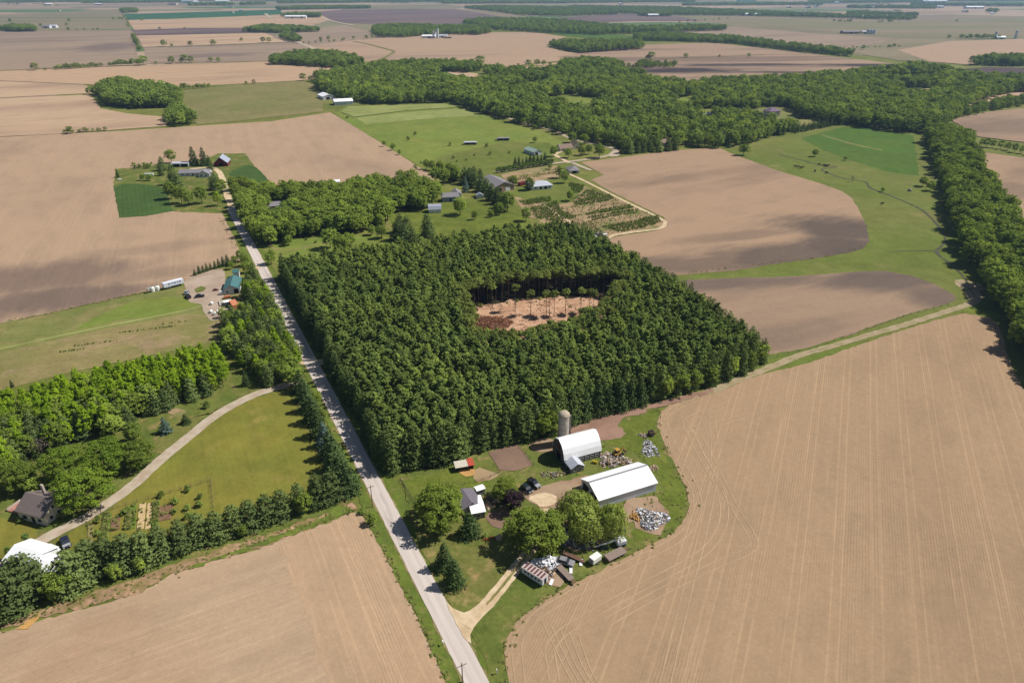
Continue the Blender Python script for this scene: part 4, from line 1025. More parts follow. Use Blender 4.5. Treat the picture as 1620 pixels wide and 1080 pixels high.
plant_px('shrub', 'weed', 98, 818, 1.8, 'yellow flowering shrub by the end wall of the grey-roofed house', 'shrub')

# ------------------------------------------------------------------ near farmstead trees
plant_px('shade_tree', 'maple', 698, 828, 13, 'large spreading green tree leaning over the road beside the farmhouse', wide=1.38)
plant_px('spruce_tree', 'spruce', 744, 846, 8.5, 'shaggy dark spruce in front of the farmhouse', wide=1.5)
plant_px('spruce_tree', 'spruce', 704, 898, 9.2, 'upper one of two cone-shaped spruces by the roadside lawn', wide=1.22)
plant_px('spruce_tree', 'spruce', 719, 925, 9.5, 'lower one of two cone-shaped spruces by the roadside lawn', wide=1.25)
plant_px('shade_tree', 'maple', 848, 868, 12.5, 'big round green tree over the fork of the farm drive', wide=1.42)
plant_px('broadleaf_tree', 'maple', 799, 788, 7.2, 'bright green round tree behind the purple plum', wide=1.25)
plant_px('plum_tree', 'plum', 812, 808, 7.6, 'dark purple-leaved plum tree in the farmyard', wide=1.05)
for px, py, h, wd, l, v in [(912, 832, 12.5, 1.12, 'leftmost weeping willow, in front of the open end of the long white shed', 0),
                            (928, 850, 11.5, 1.2, 'widest weeping willow with strands hanging over the farm junk', 1),
                            (966, 850, 12.5, .78, 'slim weeping willow at the corner of the long white shed', 2)]:
    plant_px('weeping_willow', 'willow', px, py, h, l, wide=wd, var=v)
plant_px('broadleaf_tree', 'maple', 866, 686, 11, 'bright broadleaf tree against the dark pines left of the silo', wide=1.0)
plant_px('broadleaf_tree', 'decid', 884, 676, 9, 'broadleaf tree right behind the concrete silo')
plant_px('shrub', 'shrub', 768, 850, 2, 'low silvery shrub beside the farmhouse spruce', 'shrub')

# ------------------------------------------------------------------ wood around the houses in the middle
mid = [(380, 325), (430, 312), (500, 308), (560, 304), (620, 299), (664, 296), (696, 306), (694, 324), (672, 334), (640, 334), (617, 345), (604, 362), (560, 371), (500, 372), (462, 382), (426, 386), (406, 380), (392, 355)]
gap = [(418, 345), (428, 325), (455, 324), (462, 335), (450, 348), (438, 366), (424, 362)]
row('broadleaf_tree', 'decid', [(377, 318, 13), (383, 333, 14), (389, 346, 14), (396, 360, 14), (404, 373, 14), (415, 385, 13), (430, 388, 12), (398, 330, 14), (370, 302, 11), (384, 300, 11), (402, 308, 12)], 'tall green tree along the road at the edge of the middle wood', 'trees along the road at the middle wood', wide=1.15)
for x, y in poisson(mid, 7.0, holes=[gap], seed=41):
    later('decid', x, y, rr.uniform(10, 15.5), 'green broadleaf tree in the wood between the road and the grey-roofed houses', 'broadleaf trees of the middle wood', 1.08)
row('white_pine', 'white_pine', [(630, 380, 14), (641, 386, 13.5), (654, 390, 12), (634, 368, 13), (645, 372, 13)], 'dark pine in the clump between the lush lawn and the plantation', 'dark pines by the lush lawn', wide=1.15)
plant_px('spruce_tree', 'white_pine', 677, 374, 15, 'broad bluish-green conifer alone on the lush lawn', wide=1.12)
for px, py, h, l in [(457, 388, 5, 'small round tree on the lawn left of the footpath'), (523, 393, 9.5, 'rounded tree standing in the lawn by the footpath'), (541, 405, 10, 'bright tree at the corner of the plantation'),
                     (553, 398, 9, 'leafy tree right of the bright tree at the plantation corner'), (604, 377, 6.5, 'small round tree on the grass before the dark pines'), (588, 372, 5, 'small tree at the edge of the lawn below the middle wood'),
                     (430, 418, 6.5, 'slender shrub-like tree on the road verge'), (578, 412, 8, 'pale green tree against the plantation edge'), (612, 405, 6, 'yellow-green tree beside the plantation edge'),
                     (575, 398, 3.5, 'tiny dark tree on the lawn right of the plantation corner')]:
    plant_px('broadleaf_tree', 'decid', px, py, h * 1.35, l, wide=1.12)
row('sapling', 'shrub', [(446, 414, 2), (485, 380, 2), (500, 384, 2.2), (540, 384, 2)], 'sapling planted in the lawn below the middle wood', 'saplings on the lawn below the middle wood', 'sapling')
for px, py, h, k, l in [(675, 268, 9, 'decid', 'twin-headed tree at the corner of the tilled field and the hay meadow'), (684, 270, 9, 'decid', 'tree with a long shadow at the corner of the hay meadow'),
                        (608, 232, 6, 'decid', 'bushy tree on the edge of the hay meadow'), (622, 238, 7, 'decid', 'taller bushy tree on the edge of the hay meadow'), (632, 245, 5, 'decid', 'low bush at the meadow edge below the bushy trees')]:
    plant_px('broadleaf_tree', k, px, py, h, l)
for px, py, h, k, l in [(690, 290, 10, 'decid', 'dark tree above the houses at the end of the middle wood'), (704, 292, 10, 'decid', 'dark round tree behind the grey-roofed house'), (720, 288, 11, 'decid', 'tree behind the bluish spruce'),
                        (737, 304, 10, 'blue_spruce', 'slender bluish spruce beside the grey-roofed house'), (728, 340, 10, 'decid', 'tall tree in front of the grey-roofed house'), (803, 334, 11, 'decid', 'tall tree at the corner of the nursery'),
                        (790, 340, 7, 'decid', 'bright low tree on the lush lawn'), (777, 344, 4, 'decid', 'bush beside the bright low tree on the lush lawn'), (751, 348, 5, 'decid', 'lone small tree on the lush lawn'),
                        (832, 350, 7.5, 'decid', 'dark bushy tree between the lawn and the nursery'), (812, 298, 8, 'decid', 'tree beside the large tan-roofed barn'), (838, 301, 8, 'decid', 'round tree in front of the white house with a hipped roof'),
                        (885, 282, 8, 'decid', 'left one of two trees by the nursery lane'), (893, 290, 8, 'decid', 'right one of two trees by the nursery lane'), (902, 318, 6.5, 'decid', 'round tree on the nursery lawn'),
                        (684, 306, 6, 'decid', 'pale blossoming bush left of the grey-roofed house'), (697, 276, 9, 'decid', 'tree at the top of the middle wood'), (712, 280, 9, 'decid', 'bushy tree beneath the hay meadow')]:
    plant_px('broadleaf_tree' if k == 'decid' else 'blue_spruce', k, px, py, h * 1.3, l, wide=1.05)
row('white_pine', 'white_pine', [(736, 291, 14), (744, 292, 14), (752, 297, 14), (762, 303, 14), (770, 310, 14), (778, 317, 13), (787, 323, 13), (795, 329, 12), (750, 286, 12), (760, 290, 12), (724, 286, 12), (714, 284, 11)], 'dark pine in the thick row beside the tan-roofed barn', 'dark pines beside the tan-roofed barn', wide=1.15)
A = at(786, 274); B = at(874, 260)
for k in range(34):
    p = A.lerp(B, k / 33); plant('arborvitae', 'arbor', p.x, p.y, rr.uniform(4.6, 5.6), 'columnar evergreen in the clipped hedge behind the nursery', 'hedge tree', 'columnar evergreens of the nursery hedge', wide=1.1)
A = at(815, 262); B = at(862, 253)
for k in range(9):
    p = A.lerp(B, k / 8); plant('spruce_tree', 'spruce', p.x, p.y, rr.uniform(5, 8), 'conical spruce in the row behind the clipped hedge', 'tree', 'spruces behind the nursery hedge')
for x, y in poisson([(640, 262), (700, 252), (820, 236), (826, 242), (700, 262), (650, 270)], 16, seed=9):
    plant('shrub', 'shrub', x, y, rr.uniform(1.5, 3.5), 'small bush along the pasture fence line in the meadow', 'shrub', 'bushes along the meadow fence line')
for px, py, h in [(646, 222, 4), (657, 214, 4), (712, 231, 4), (770, 233, 4.5), (776, 245, 4)]:
    plant_px('shrub', 'shrub', px, py, h, 'lone bush in the open hay meadow', 'shrub', 'bushes dotted over the hay meadow')

for px, py, h, k, l in [(948, 250, 13, 'decid', 'large round tree on the green inside the road fork'), (920, 246, 9, 'decid', 'round tree before the tan-roofed house, left of two'), (931, 244, 9, 'decid', 'round tree before the tan-roofed house, right of two'), (899, 250, 9, 'decid', 'leafy tree at the corner of the tan-roofed house'),
                        (876, 248, 10, 'decid', 'yellowish tree between the stable and the tan-roofed house'), (905, 226, 11, 'decid', 'tree behind the tan-roofed house'), (924, 228, 10, 'decid', 'tree right behind the tan-roofed house'), (846, 226, 6, 'decid', 'small tree beside the long low stable'), (870, 268, 5, 'decid', 'bush at the end of the clipped nursery hedge'), (846, 206, 6, 'decid', 'small tree beside the gravel road at the meadow')]:
    plant_px('broadleaf_tree', k, px, py, h, l, wide=1.2)
row('spruce_tree', 'white_pine', [(986, 243, 12), (996, 243, 13), (1008, 242, 11), (1018, 241, 10), (1028, 240, 12), (1042, 241, 11), (1056, 239, 12), (1068, 238, 10)], 'dark conifer in the row along the lane right of the road junction', 'dark conifers right of the road junction', wide=1.15)
# farm with the red barn
for px, py, h, k, wd, l in [(308, 262, 12.5, 'spruce', .95, 'tall dark conifer between the long white house and the open shed'), (324, 262, 12, 'spruce', .85, 'tall dark conifer left of the red barn'), (333, 268, 9, 'spruce', .9, 'shorter dark conifer beside the red barn'),
                            (272, 258, 9, 'decid', .9, 'yellowish round tree behind the farm with the red barn'), (258, 270, 9, 'white_pine', .9, 'dark conifer at the back left of the farm'), (256, 278, 6, 'white_pine', 1, 'low dark conifer at the left of the farm'),
                            (276, 292, 12, 'white_pine', .95, 'large dark conifer left of the long white house'), (284, 304, 11, 'white_pine', 1, 'dark conifer below the long white house'), (272, 315, 10, 'decid', .9, 'leafy tree at the corner of the dark green plot'),
                            (288, 322, 10, 'decid', .9, 'dark leafy tree at the bottom of the farm garden'), (300, 325, 8, 'decid', .9, 'small leafy tree in the farm garden'), (320, 322, 9.5, 'decid', .9, 'broad leafy tree at the bottom right of the farm garden'),
                            (341, 300, 10, 'white_pine', 1, 'dark conifer beside the farm lane'), (352, 306, 8, 'decid', 1, 'green tree along the farm lane'), (345, 326, 8, 'bright', 1.2, 'pale green tree at the bend of the farm lane'),
                            (226, 286, 4, 'decid', 1.1, 'left bush in the garden above the dark green plot'), (237, 286, 4, 'decid', 1.2, 'right bush in the garden above the dark green plot'), (187, 281, 6, 'spruce', .5, 'thin bare-looking conifer at the corner of the farm'),
                            (375, 300, 7, 'decid', 1, 'yellow-green tree beside the small green plot'), (388, 305, 9, 'decid', 1, 'leafy tree where the lane meets the road')]:
    plant_px({'spruce': 'spruce_tree', 'white_pine': 'white_pine'}.get(k, 'broadleaf_tree'), k, px, py, h * 1.38, l, wide=wd * 1.12)
scatter('hedge_scrub', ['dead', 'decid'], poisson([(210, 262), (245, 260), (252, 266), (214, 270)], 4, seed=3), 'brown and green scrub along the back of the red barn farm', 'scrub', (2, 3.5), wide=1.3)

# ------------------------------------------------------------------ riparian tree line on the right
rip = [(1462, 222), (1500, 212), (1532, 226), (1546, 258), (1568, 300), (1596, 345), (1618, 400), (1650, 450), (1720, 530), (1760, 620), (1700, 632), (1650, 605), (1612, 570), (1592, 530), (1576, 492), (1552, 452), (1528, 412), (1510, 366), (1494, 332), (1486, 292), (1474, 252)]
for x, y in poisson(rip, 8.0, seed=51):
    later('decid', x, y, rr.uniform(11, 16.5), 'full-crowned broadleaf tree in the belt along the right side of the pasture', 'broadleaf trees of the belt along the pasture', 1.2)
for px, py, h, l in [(1176, 246, 11, 'dark spreading tree at the top corner of the tilled field'), (1289, 248, 7, 'round dark tree alone in the pasture'), (1337, 254, 4, 'small lone tree beside the creek pasture crop'), (1396, 304, 4, 'small lone tree on the creek bank'),
                     (1459, 295, 8, 'left one of two trees in front of the tree belt'), (1471, 302, 8, 'right one of two trees in front of the tree belt')]:
    plant_px('broadleaf_tree', 'decid', px, py, h, l, wide=1.25)
plant_px('bare_tree', 'dead', 1348, 288, 6.5, 'grey leafless tree beside the creek')
row('broadleaf_tree', 'far', [(1552, 232, 8), (1560, 233, 9), (1570, 234, 8), (1582, 236, 9), (1593, 238, 8), (1604, 241, 9), (1616, 243, 8), (1630, 246, 9), (1648, 250, 9)], 'tree in the dark hedgerow between two tilled fields at the right edge', 'trees of the dark hedgerow at the right edge', single=True)

print('deferred', len(DEFER), len([o for o in COL.objects if o.name.startswith('broadleaf_tree')]))
flush(300 - len([o for o in COL.objects if o.name.startswith('broadleaf_tree')]) - 1, 'broadleaf_tree', 'broadleaf_wood',
      {'broadleaf trees of the middle wood': 'broadleaf wood between the road and the grey-roofed houses, its farther trees', 'broadleaf trees of the belt along the pasture': 'broadleaf belt along the right side of the pasture, its farther trees',
       'broadleaf trees in the young wood': 'broadleaf trees in the young bright wood', 'broadleaf trees in the roadside strip': 'broadleaf trees far up the roadside strip'})
# ------------------------------------------------------------------ woods farther off
def woods(name, poly, sp, hs, label, kinds=('far',), seed=1, holes=(), weights=None, wide=1.08):
    hs = (hs[0] * .85, hs[1] * 1.22)
    p = poisson(poly, sp, holes, seed)
    if p: scatter(name, list(kinds), p, label, 'woodland', hs, wide=wide, seed=seed, weights=weights)
FP_ = ('far', 'far_pine', 'far_light')
woods('woodland', [(500, 140), (528, 124), (560, 128), (600, 120), (660, 122), (700, 132), (740, 135), (800, 132), (836, 146), (838, 160), (870, 168), (892, 176), (890, 186), (830, 184), (800, 190), (762, 180), (716, 162), (660, 164), (600, 166), (560, 163), (520, 154)], 8, (10, 15), 'leafy wood behind the white machine sheds', FP_, 61, weights=(7, 1, 2))
woods('woodland', [(838, 146), (870, 134), (960, 128), (1060, 134), (1086, 140), (1150, 132), (1230, 132), (1160, 142), (1100, 152), (1090, 166), (1040, 172), (960, 168), (944, 156), (900, 150), (845, 156)], 8, (10, 14), 'rolling broadleaf wood beyond the small green clearing', FP_, 62, weights=(6, 1, 3), holes=[[(1056, 160), (1090, 152), (1130, 155), (1124, 168), (1070, 172)]])
woods('woodland', [(800, 190), (836, 186), (892, 184), (945, 172), (1040, 176), (1092, 172), (1100, 190), (1085, 215), (1086, 234), (1040, 238), (985, 238), (948, 226), (900, 216), (868, 206), (830, 199)], 8, (9, 14), 'mixed wood above the road junction', FP_, 63, weights=(6, 3, 1.5), holes=[[(1030, 226), (1056, 220), (1070, 230), (1050, 238)]])
woods('woodland', [(1092, 172), (1104, 152), (1170, 146), (1240, 132), (1330, 124), (1400, 117), (1450, 108), (1490, 114), (1508, 122), (1620, 132), (1800, 128), (1800, 140), (1620, 146), (1580, 152), (1530, 168), (1514, 178), (1500, 196), (1480, 212), (1446, 212), (1400, 206), (1330, 198), (1290, 190), (1250, 186), (1210, 172), (1150, 172)], 8, (11, 15), 'large broadleaf forest behind the purple-roofed house', FP_, 64, weights=(10, .6, 4),
      holes=[[(1380, 128), (1440, 122), (1500, 124), (1490, 130), (1400, 134)], [(1190, 188), (1200, 170), (1244, 168), (1266, 186), (1250, 198), (1205, 196)], [(1410, 146), (1420, 141), (1489, 140), (1466, 156), (1435, 157)], [(1206, 182), (1212, 172), (1234, 172), (1250, 188), (1230, 192)]])
woods('woodland', [(1092, 186), (1150, 182), (1204, 190), (1232, 196), (1262, 204), (1240, 213), (1200, 224), (1160, 234), (1096, 236)], 7.5, (8, 13), 'mixed trees in front of the purple-roofed house', FP_, 65, weights=(5, 3.5, 2), holes=[[(1190, 188), (1200, 170), (1244, 168), (1270, 186), (1290, 196), (1240, 203), (1210, 197)], [(1108, 184), (1126, 180), (1128, 192), (1110, 194)]])
woods('conifer_row', [(1246, 207), (1330, 193), (1336, 197), (1256, 212)], 4.5, (5, 7), 'row of young dark spruces at the head of the green crop', ('far_pine',), 66)
woods('woodland', [(1500, 182), (1540, 174), (1620, 158), (1800, 128), (1800, 136), (1620, 168), (1560, 178), (1508, 190)], 8, (8, 11), 'hedgerow wood dividing the fields at the far right', seed=67)
woods('woodlot', [(158, 152), (166, 140), (200, 138), (250, 146), (284, 152), (287, 164), (274, 172), (250, 172), (200, 172), (172, 168)], 7.5, (12, 16), 'rounded dark green woodlot between pale tilled fields', seed=68)
woods('woodlot', [(268, 184), (284, 168), (292, 178), (310, 197), (280, 201), (266, 198)], 7.5, (9, 13), 'tail of trees below the rounded woodlot', seed=69)
woods('woodland', [(424, 103), (450, 92), (500, 88), (545, 92), (578, 104), (560, 108), (520, 108), (460, 104)], 9, (11, 15), 'dark wood at the bend of the far gravel road', seed=70)
woods('woodland', [(500, 128), (530, 118), (560, 116), (600, 108), (640, 105), (690, 104), (740, 108), (755, 106), (764, 112), (740, 116), (700, 114), (690, 122), (640, 122), (600, 120), (540, 128), (510, 136)], 9, (11, 15), 'wood along the far side of the pink tilled field', seed=71)
woods('woodland', [(765, 118), (785, 112), (800, 118), (860, 116), (900, 112), (940, 112), (1000, 118), (1030, 128), (1000, 128), (900, 128), (800, 132)], 9, (10, 14), 'belt of trees below the small tan field', seed=72)
woods('woodland', [(868, 74), (888, 72), (940, 70), (1010, 70), (1018, 78), (960, 82), (918, 85), (890, 80)], 10, (12, 15), 'dark wood on the edge of the pink tilled field', seed=73)
woods('woodland', [(588, 54), (592, 46), (640, 43), (700, 46), (760, 46), (780, 52), (760, 56), (700, 55), (640, 60), (600, 60)], 12, (12, 16), 'distant wood behind the farm with silos', seed=74)
woods('woodland', [(732, 38), (760, 34), (840, 34), (900, 38), (960, 44), (1000, 48), (1080, 46), (1150, 46), (1148, 49), (1060, 52), (940, 56), (860, 53), (780, 48)], 14, (12, 17), 'long hazy wood beyond the dark peat field', seed=75)
woods('woodland', [(732, 14), (770, 12), (900, 14), (980, 24), (880, 27), (820, 25), (770, 18)], 18, (13, 17), 'hazy wood in the far centre', seed=76)
woods('woodland', [(900, 12), (1060, 14), (1180, 20), (1260, 24), (1380, 29), (1450, 31), (1440, 33), (1330, 30), (1180, 26), (1060, 25), (980, 22)], 18, (13, 17), 'hazy belt of woodland right of the far centre', seed=77)
woods('woodland', [(1070, 60), (1150, 62), (1240, 74), (1340, 85), (1350, 91), (1260, 82), (1160, 70), (1074, 66)], 10, (10, 14), 'long hedge wood between the dark banded field and the thin crops', seed=78)
woods('woodland', [(1000, 60), (1040, 56), (1100, 60), (1090, 66), (1010, 66)], 10, (10, 14), 'small wood right of the bright green strip', seed=79)
woods('woodland', [(1532, 104), (1560, 97), (1620, 96), (1800, 92), (1800, 104), (1620, 106)], 10, (12, 16), 'dark wood at the right edge above the black field', seed=80)
woods('woodland', [(1010, 100), (1080, 102), (1062, 108), (1000, 108)], 9, (5, 8), 'low scrub at the edge of the dark banded field', seed=81)
woods('woodland', [(880, 112), (900, 104), (960, 104), (985, 112), (960, 118)], 8, (13, 17), 'clump of tall trees in front of the tan strip', seed=82)
woods('woodlot', [(382, 51), (420, 45), (470, 47), (500, 49), (508, 51), (440, 53)], 12, (12, 16), 'pale hazy grove by the distant farmhouse', seed=83)
woods('woodlot', [(440, 60), (458, 55), (480, 66), (462, 67)], 10, (9, 13), 'trees along the distant gravel road', seed=84)
woods('woodlot', [(445, 27.5), (470, 24), (508, 26), (506, 28.5)], 12, (14, 18), 'hazy grove around the distant white barns', seed=85)
woods('woodlot', [(437, 14.5), (500, 12), (585, 12), (586, 14), (500, 15.5), (440, 16.5)], 14, (13, 16), 'straight dark plantation strip on the horizon', seed=86)
woods('woodlot', [(190, 18), (216, 17), (220, 20), (196, 21)], 14, (14, 18), 'hazy grove at the corner of the teal field', seed=87)
woods('woodlot', [(6, 49), (20, 46), (56, 47), (58, 50.5), (20, 51)], 10, (13, 18), 'dark grove beside the distant farm at the left', seed=88)
woods('woodlot', [(-60, 47), (6, 46), (6, 49), (-60, 50)], 12, (10, 14), 'hazy trees at the left margin far away', seed=89)
for i, (a, b) in enumerate([((-60, 4), (130, 3)), ((130, 5), (300, 3.2)), ((300, 9), (370, 8)), ((380, 8), (420, 7)), ((440, 5), (560, 4)), ((560, 3.5), (760, 2)), ((700, 6), (900, 5)), ((880, 5), (1100, 3)), ((1080, 9), (1300, 8)), ((1280, 5), (1480, 3.5)), ((1340, 13), (1480, 14)), ((1440, 9), (1620, 10)), ((1500, 2), (1700, 1)), ((1560, 19), (1580, 19.5)), ((20, 1), (420, .5)), ((420, 1), (900, 0)), ((900, 0), (1500, -1))]):
    woods('far_woods', [(a[0], a[1] - 1.0), (b[0], b[1] - 1.0), (b[0], b[1] + 1.0), (a[0], a[1] + 1.0)], 26, (12, 19), ['bluish strip of woodland at the far left of the horizon', 'bluish strip of woodland left of centre on the horizon', 'small dark far grove above the teal field', 'hazy grove beside the distant village', 'hazy line of trees above the straight plantation strip', 'hazy wood above the peat field', 'hazy wood right of the peat field', 'hazy far wood in the centre', 'hazy far wood right of centre', 'far wood above the white sheds on the right', 'far line of trees behind the long barn', 'far line of trees at the right edge', 'last strip of woodland at the right edge', 'small round far grove at the right', 'last wood on the left skyline', 'last wood on the central skyline', 'last wood on the right skyline'][i], seed=90 + i, wide=1.5)
woods('woodland', [(1340, 21), (1450, 24), (1452, 26), (1340, 24)], 16, (10, 14), 'hazy trees left of the far grey shed', seed=120)

# trees one can count in the far fields
far_single = [(260, 74, 15), (302, 74, 12), (338, 73, 14), (382, 66, 9), (417, 68, 13), (426, 68, 13), (272, 75, 8), (272, 101, 13), (287, 100, 8), (293, 100, 14), (303, 100, 12), (334, 98, 9), (346, 99, 9), (247, 102, 6), (56, 112, 12), (72, 112, 5),
              (17, 36, 13), (110, 35, 13), (180, 32, 12), (109, 49, 11), (122, 49, 6), (134, 48, 6), (148, 48, 6), (155, 48, 7), (204, 44, 10), (253, 47, 8), (292, 46, 6), (390, 134, 5), (402, 133, 6), (112, 212, 7), (1030, 95, 15), (1024, 95, 9), (1085, 92, 9), (1138, 91, 5),
              (1184, 91, 8), (836, 105, 11), (850, 104, 11), (860, 104, 9), (820, 106, 6), (870, 104, 6), (930, 99, 8), (958, 98, 9), (508, 65, 10), (520, 64, 11), (544, 64, 7), (560, 63, 9), (580, 62, 10), (590, 61, 10), (1434, 26, 9), (1513, 35, 9), (1281, 11, 10), (1295, 11, 9),
              (1365, 79, 10), (1350, 83, 8), (1414, 75, 8), (1406, 77, 8), (1501, 61, 9), (143, 150, 10), (152, 151, 11), (228, 103, 16), (222, 104, 12), (480, 128, 11), (492, 129, 8), (760, 104, 17), (745, 106, 13), (776, 118, 14), (995, 107, 8)]
for px, py, h in far_single:
    plant_px('field_tree', 'far', px, py, h * 1.15, 'small lone round tree standing along a far field boundary', group='lone trees on the far field boundaries', single=True, wide=1.35)
def hedge(a, b, n, h, label, kind='far'):
    A, B = at(*a), at(*b)
    for k in range(n):
        p = A.lerp(B, (k + rr.uniform(-.3, .3)) / max(1, n - 1)); plant('hedge_tree', kind, p.x, p.y, rr.uniform(h * .8, h * 1.4), label, 'tree', label.replace('tree in', 'trees of'), single=True, wide=1.3)
hedge((88, 111), (160, 106), 17, 8, 'tree in the left dark hedge below the grey field')
hedge((176, 105), (216, 103), 10, 9, 'tree in the right dark hedge below the grey field')
hedge((211, 60), (222, 82), 10, 12, 'tree in the short dark column between two far fields')
hedge((194, 24), (204, 40), 6, 8, 'tree in the thin line at the corner of the teal field')
hedge((290, 142), (330, 139), 9, 7, 'tree in the low hedge above the rough pasture')
hedge((104, 211), (166, 207), 11, 4, 'bush-like tree in the hedge below the pale field')
hedge((480, 70), (540, 66), 7, 6, 'tree in the sparse line along the far gravel road')
hedge((1320, 77), (1420, 75), 9, 5, 'tree in the broken line along the far creek')
hedge((1522, 62), (1578, 62), 12, 11, 'tree in the windbreak beside the far silos')
hedge((1320, 35), (1345, 36), 6, 10, 'tree in the far clump in the thin crops')
hedge((1060, 38), (1150, 31), 8, 8, 'tree in the line along the far pale track')

thin = []
r3 = random.Random(12)
for _ in range(46):
    y = r3.choice([r3.uniform(-2, 12), r3.uniform(4, 46)]); x = r3.uniform(-60, 1680)
    if 560 < x < 1200 and y > 12: continue
    ang = AE if r3.random() < .7 else AN; A = at(x, y); L = r3.uniform(80, 260) if y < 14 else r3.uniform(30, 110)
    n = int(L / r3.uniform(9, 22))
    for k in range(n):
        u = (k + r3.uniform(-.4, .4)) / n * L
        if mnoise.noise(Vector((A.x + u * .02, A.y * .01, 4))) > -.25: thin.append((A.x + u * math.cos(ang), A.y + u * math.sin(ang), r3.uniform(7, 16)))
scatter('far_hedgerows', ['far'], thin, 'thin broken tree lines between the parcels of the far plain', 'hedgerows', seed=14, wide=1.35)
stump = MB(); br_ = random.Random(8)
for x, y in poisson(CLEAR, 3.0, seed=19):
    if br_.random() < .35:
        for _ in range(br_.randrange(2, 6)):
            a = br_.uniform(0, 3.14); L = br_.uniform(.3, 1.4); M = Matrix.Translation((x + br_.gauss(0, 1), y + br_.gauss(0, 1), .36)) @ Matrix.Rotation(a, 4, 'Z') @ Matrix.Rotation(br_.uniform(-.25, .25), 4, 'Y')
            stump.box(-L, -.06, -.05, L, .06, .08, M)
    if br_.random() < .35: stump.cyl((x, y, .2), (x, y, br_.uniform(.45, .7)), .22, .18, 8)
tag(stump.build('slash', rough_mat('slash_wood', C(168, 132, 104), C(104, 78, 62), 1.0)), 'stumps and cut branches littering the floor of the forest clearing', 'slash', kind='stuff')
scatter('undergrowth', ['shrub', 'weed'], [(x, y) for x, y in poisson(CLEAR, 5.0, seed=23) if edist(x, y, CPx) < 4.0 or br_.random() < .06], 'low green undergrowth around the edge of the forest clearing', 'undergrowth', (.6, 2.2), seed=9)
# ------------------------------------------------------------------ nursery rows and growth nobody could count
def rows(poly, sp, gap_, ang, seed, skip=.1):
    P = [at(*p) for p in poly]; cx = sum(p.x for p in P) / len(P); cy = sum(p.y for p in P) / len(P); r2 = random.Random(seed); out = []
    ca, sa = math.cos(ang), math.sin(ang)
    for j in range(-60, 60):
        if r2.random() < skip: continue
        for i in range(-120, 120):
            u = i * sp + r2.uniform(-.3, .3); v = j * gap_ + r2.uniform(-.2, .2)
            x = cx + u * ca - v * sa; y = cy + u * sa + v * ca
            if inside(x, y, P) and r2.random() > .12: out.append((x, y))
    return out
blocks = [([(830, 316), (900, 324), (930, 300), (990, 322), (1040, 344), (970, 370), (940, 380), (905, 376), (868, 352), (836, 338)], 1.5, 3.4, 'thin rows of small nursery plants over the whole plot', (.5, 1.3), .15),
          ([(925, 338), (994, 322), (1012, 336), (936, 350)], 1.3, 2.0, 'dense green block of nursery stock', (.9, 1.8), .12),
          ([(954, 359), (1040, 342), (1046, 352), (1030, 358), (980, 369)], 1.1, 2.2, 'purple-tinged rows of nursery shrubs nearest the tilled field', (1, 1.8), .2),
          ([(908, 320), (965, 308), (972, 316), (912, 328)], 1.1, 2.4, 'upper green rows of nursery shrubs', (1, 1.8), .1),
          ([(906, 316), (930, 298), (960, 308), (930, 318)], 1.2, 3.4, 'sparse dark rows of nursery shrubs by the lane', (1, 1.7), .1),
          ([(838, 330), (880, 318), (890, 334), (915, 344), (880, 352), (850, 346)], 1.2, 2.8, 'brownish rows of nursery shrubs beside the lawn', (1.1, 2), .1),
          ([(820, 318), (870, 312), (872, 318), (832, 326)], 1.0, 2.2, 'green row of nursery shrubs below the lawn', (1, 1.8), 0),
          ([(902, 356), (936, 350), (950, 368), (920, 374)], 1.5, 2.6, 'dotted rows of nursery shrubs next to the plantation', (.9, 1.5), .1),
          ([(800, 282), (880, 268), (884, 274), (806, 289)], 1.8, 2.6, 'rows of small straw-coloured nursery plants below the hedge', (.7, 1.2), .1),
          ([(900, 290), (925, 294), (918, 306), (905, 306)], 1.0, 2.0, 'green nursery block by the small hipped shed', (1, 1.8), .1)]
for i, (poly, sp, g_, l, hs, sk) in enumerate(blocks):
    scatter('nursery_shrubs', ['weed' if 'straw' in l else 'shrub'], rows(poly, sp, g_, AE, 200 + i, sk), l, 'nursery plants', hs, seed=i, wide=.9)
scatter('crop_rows', ['shrub'], rows([(90, 556), (200, 524), (300, 505), (296, 512), (200, 536), (96, 562)], 1.1, 4.2, R(17), 77, .3), 'broken dark rows of small shrubs on the stubble strip', 'crop rows', (.5, 1.1), seed=5)
weeds = []
def weed_line(pts, n, spread, r2=random.Random(17)):
    W = [at(*p) for p in pts]
    L = [(W[i + 1] - W[i]).length for i in range(len(W) - 1)]
    for _ in range(n):
        i = r2.choices(range(len(L)), L)[0]; p = W[i].lerp(W[i + 1], r2.random()); weeds.append((p.x + r2.gauss(0, spread), p.y + r2.gauss(0, spread)))
weed_line([(0, 990), (100, 958), (220, 925), (400, 858), (560, 806)], 260, 1.2)
weed_line([(578, 815), (632, 915), (676, 1006), (712, 1085)], 130, .6)
weed_line([(800, 1085), (797, 1028), (828, 970), (918, 914), (1034, 856), (1084, 815), (1084, 775), (1044, 694), (1044, 652)], 170, .8)
weed_line([(0, 510), (62, 499), (235, 461)], 120, .7)
weed_line([(380, 440), (430, 520), (480, 600), (540, 720)], 220, .9)
weed_line([(1060, 436), (1300, 407), (1370, 390)], 100, 1.0)
weed_line([(960, 700), (1010, 720), (1060, 760)], 70, 3.5)
weed_line([(870, 730), (890, 745), (905, 738)], 70, 1.6)
weed_line([(1010, 780), (1040, 790), (1070, 800)], 90, 2.5)
weed_line([(900, 700), (960, 720)], 50, 2.0)
weed_line([(350, 345), (375, 400)], 60, .8)
weed_line([(880, 880), (960, 870), (980, 850)], 80, 2.0)
scatter('weed_tufts', ['weed'], weeds, 'tufts of weeds along the field margins and verges', 'weeds', (.22, .6), seed=8)

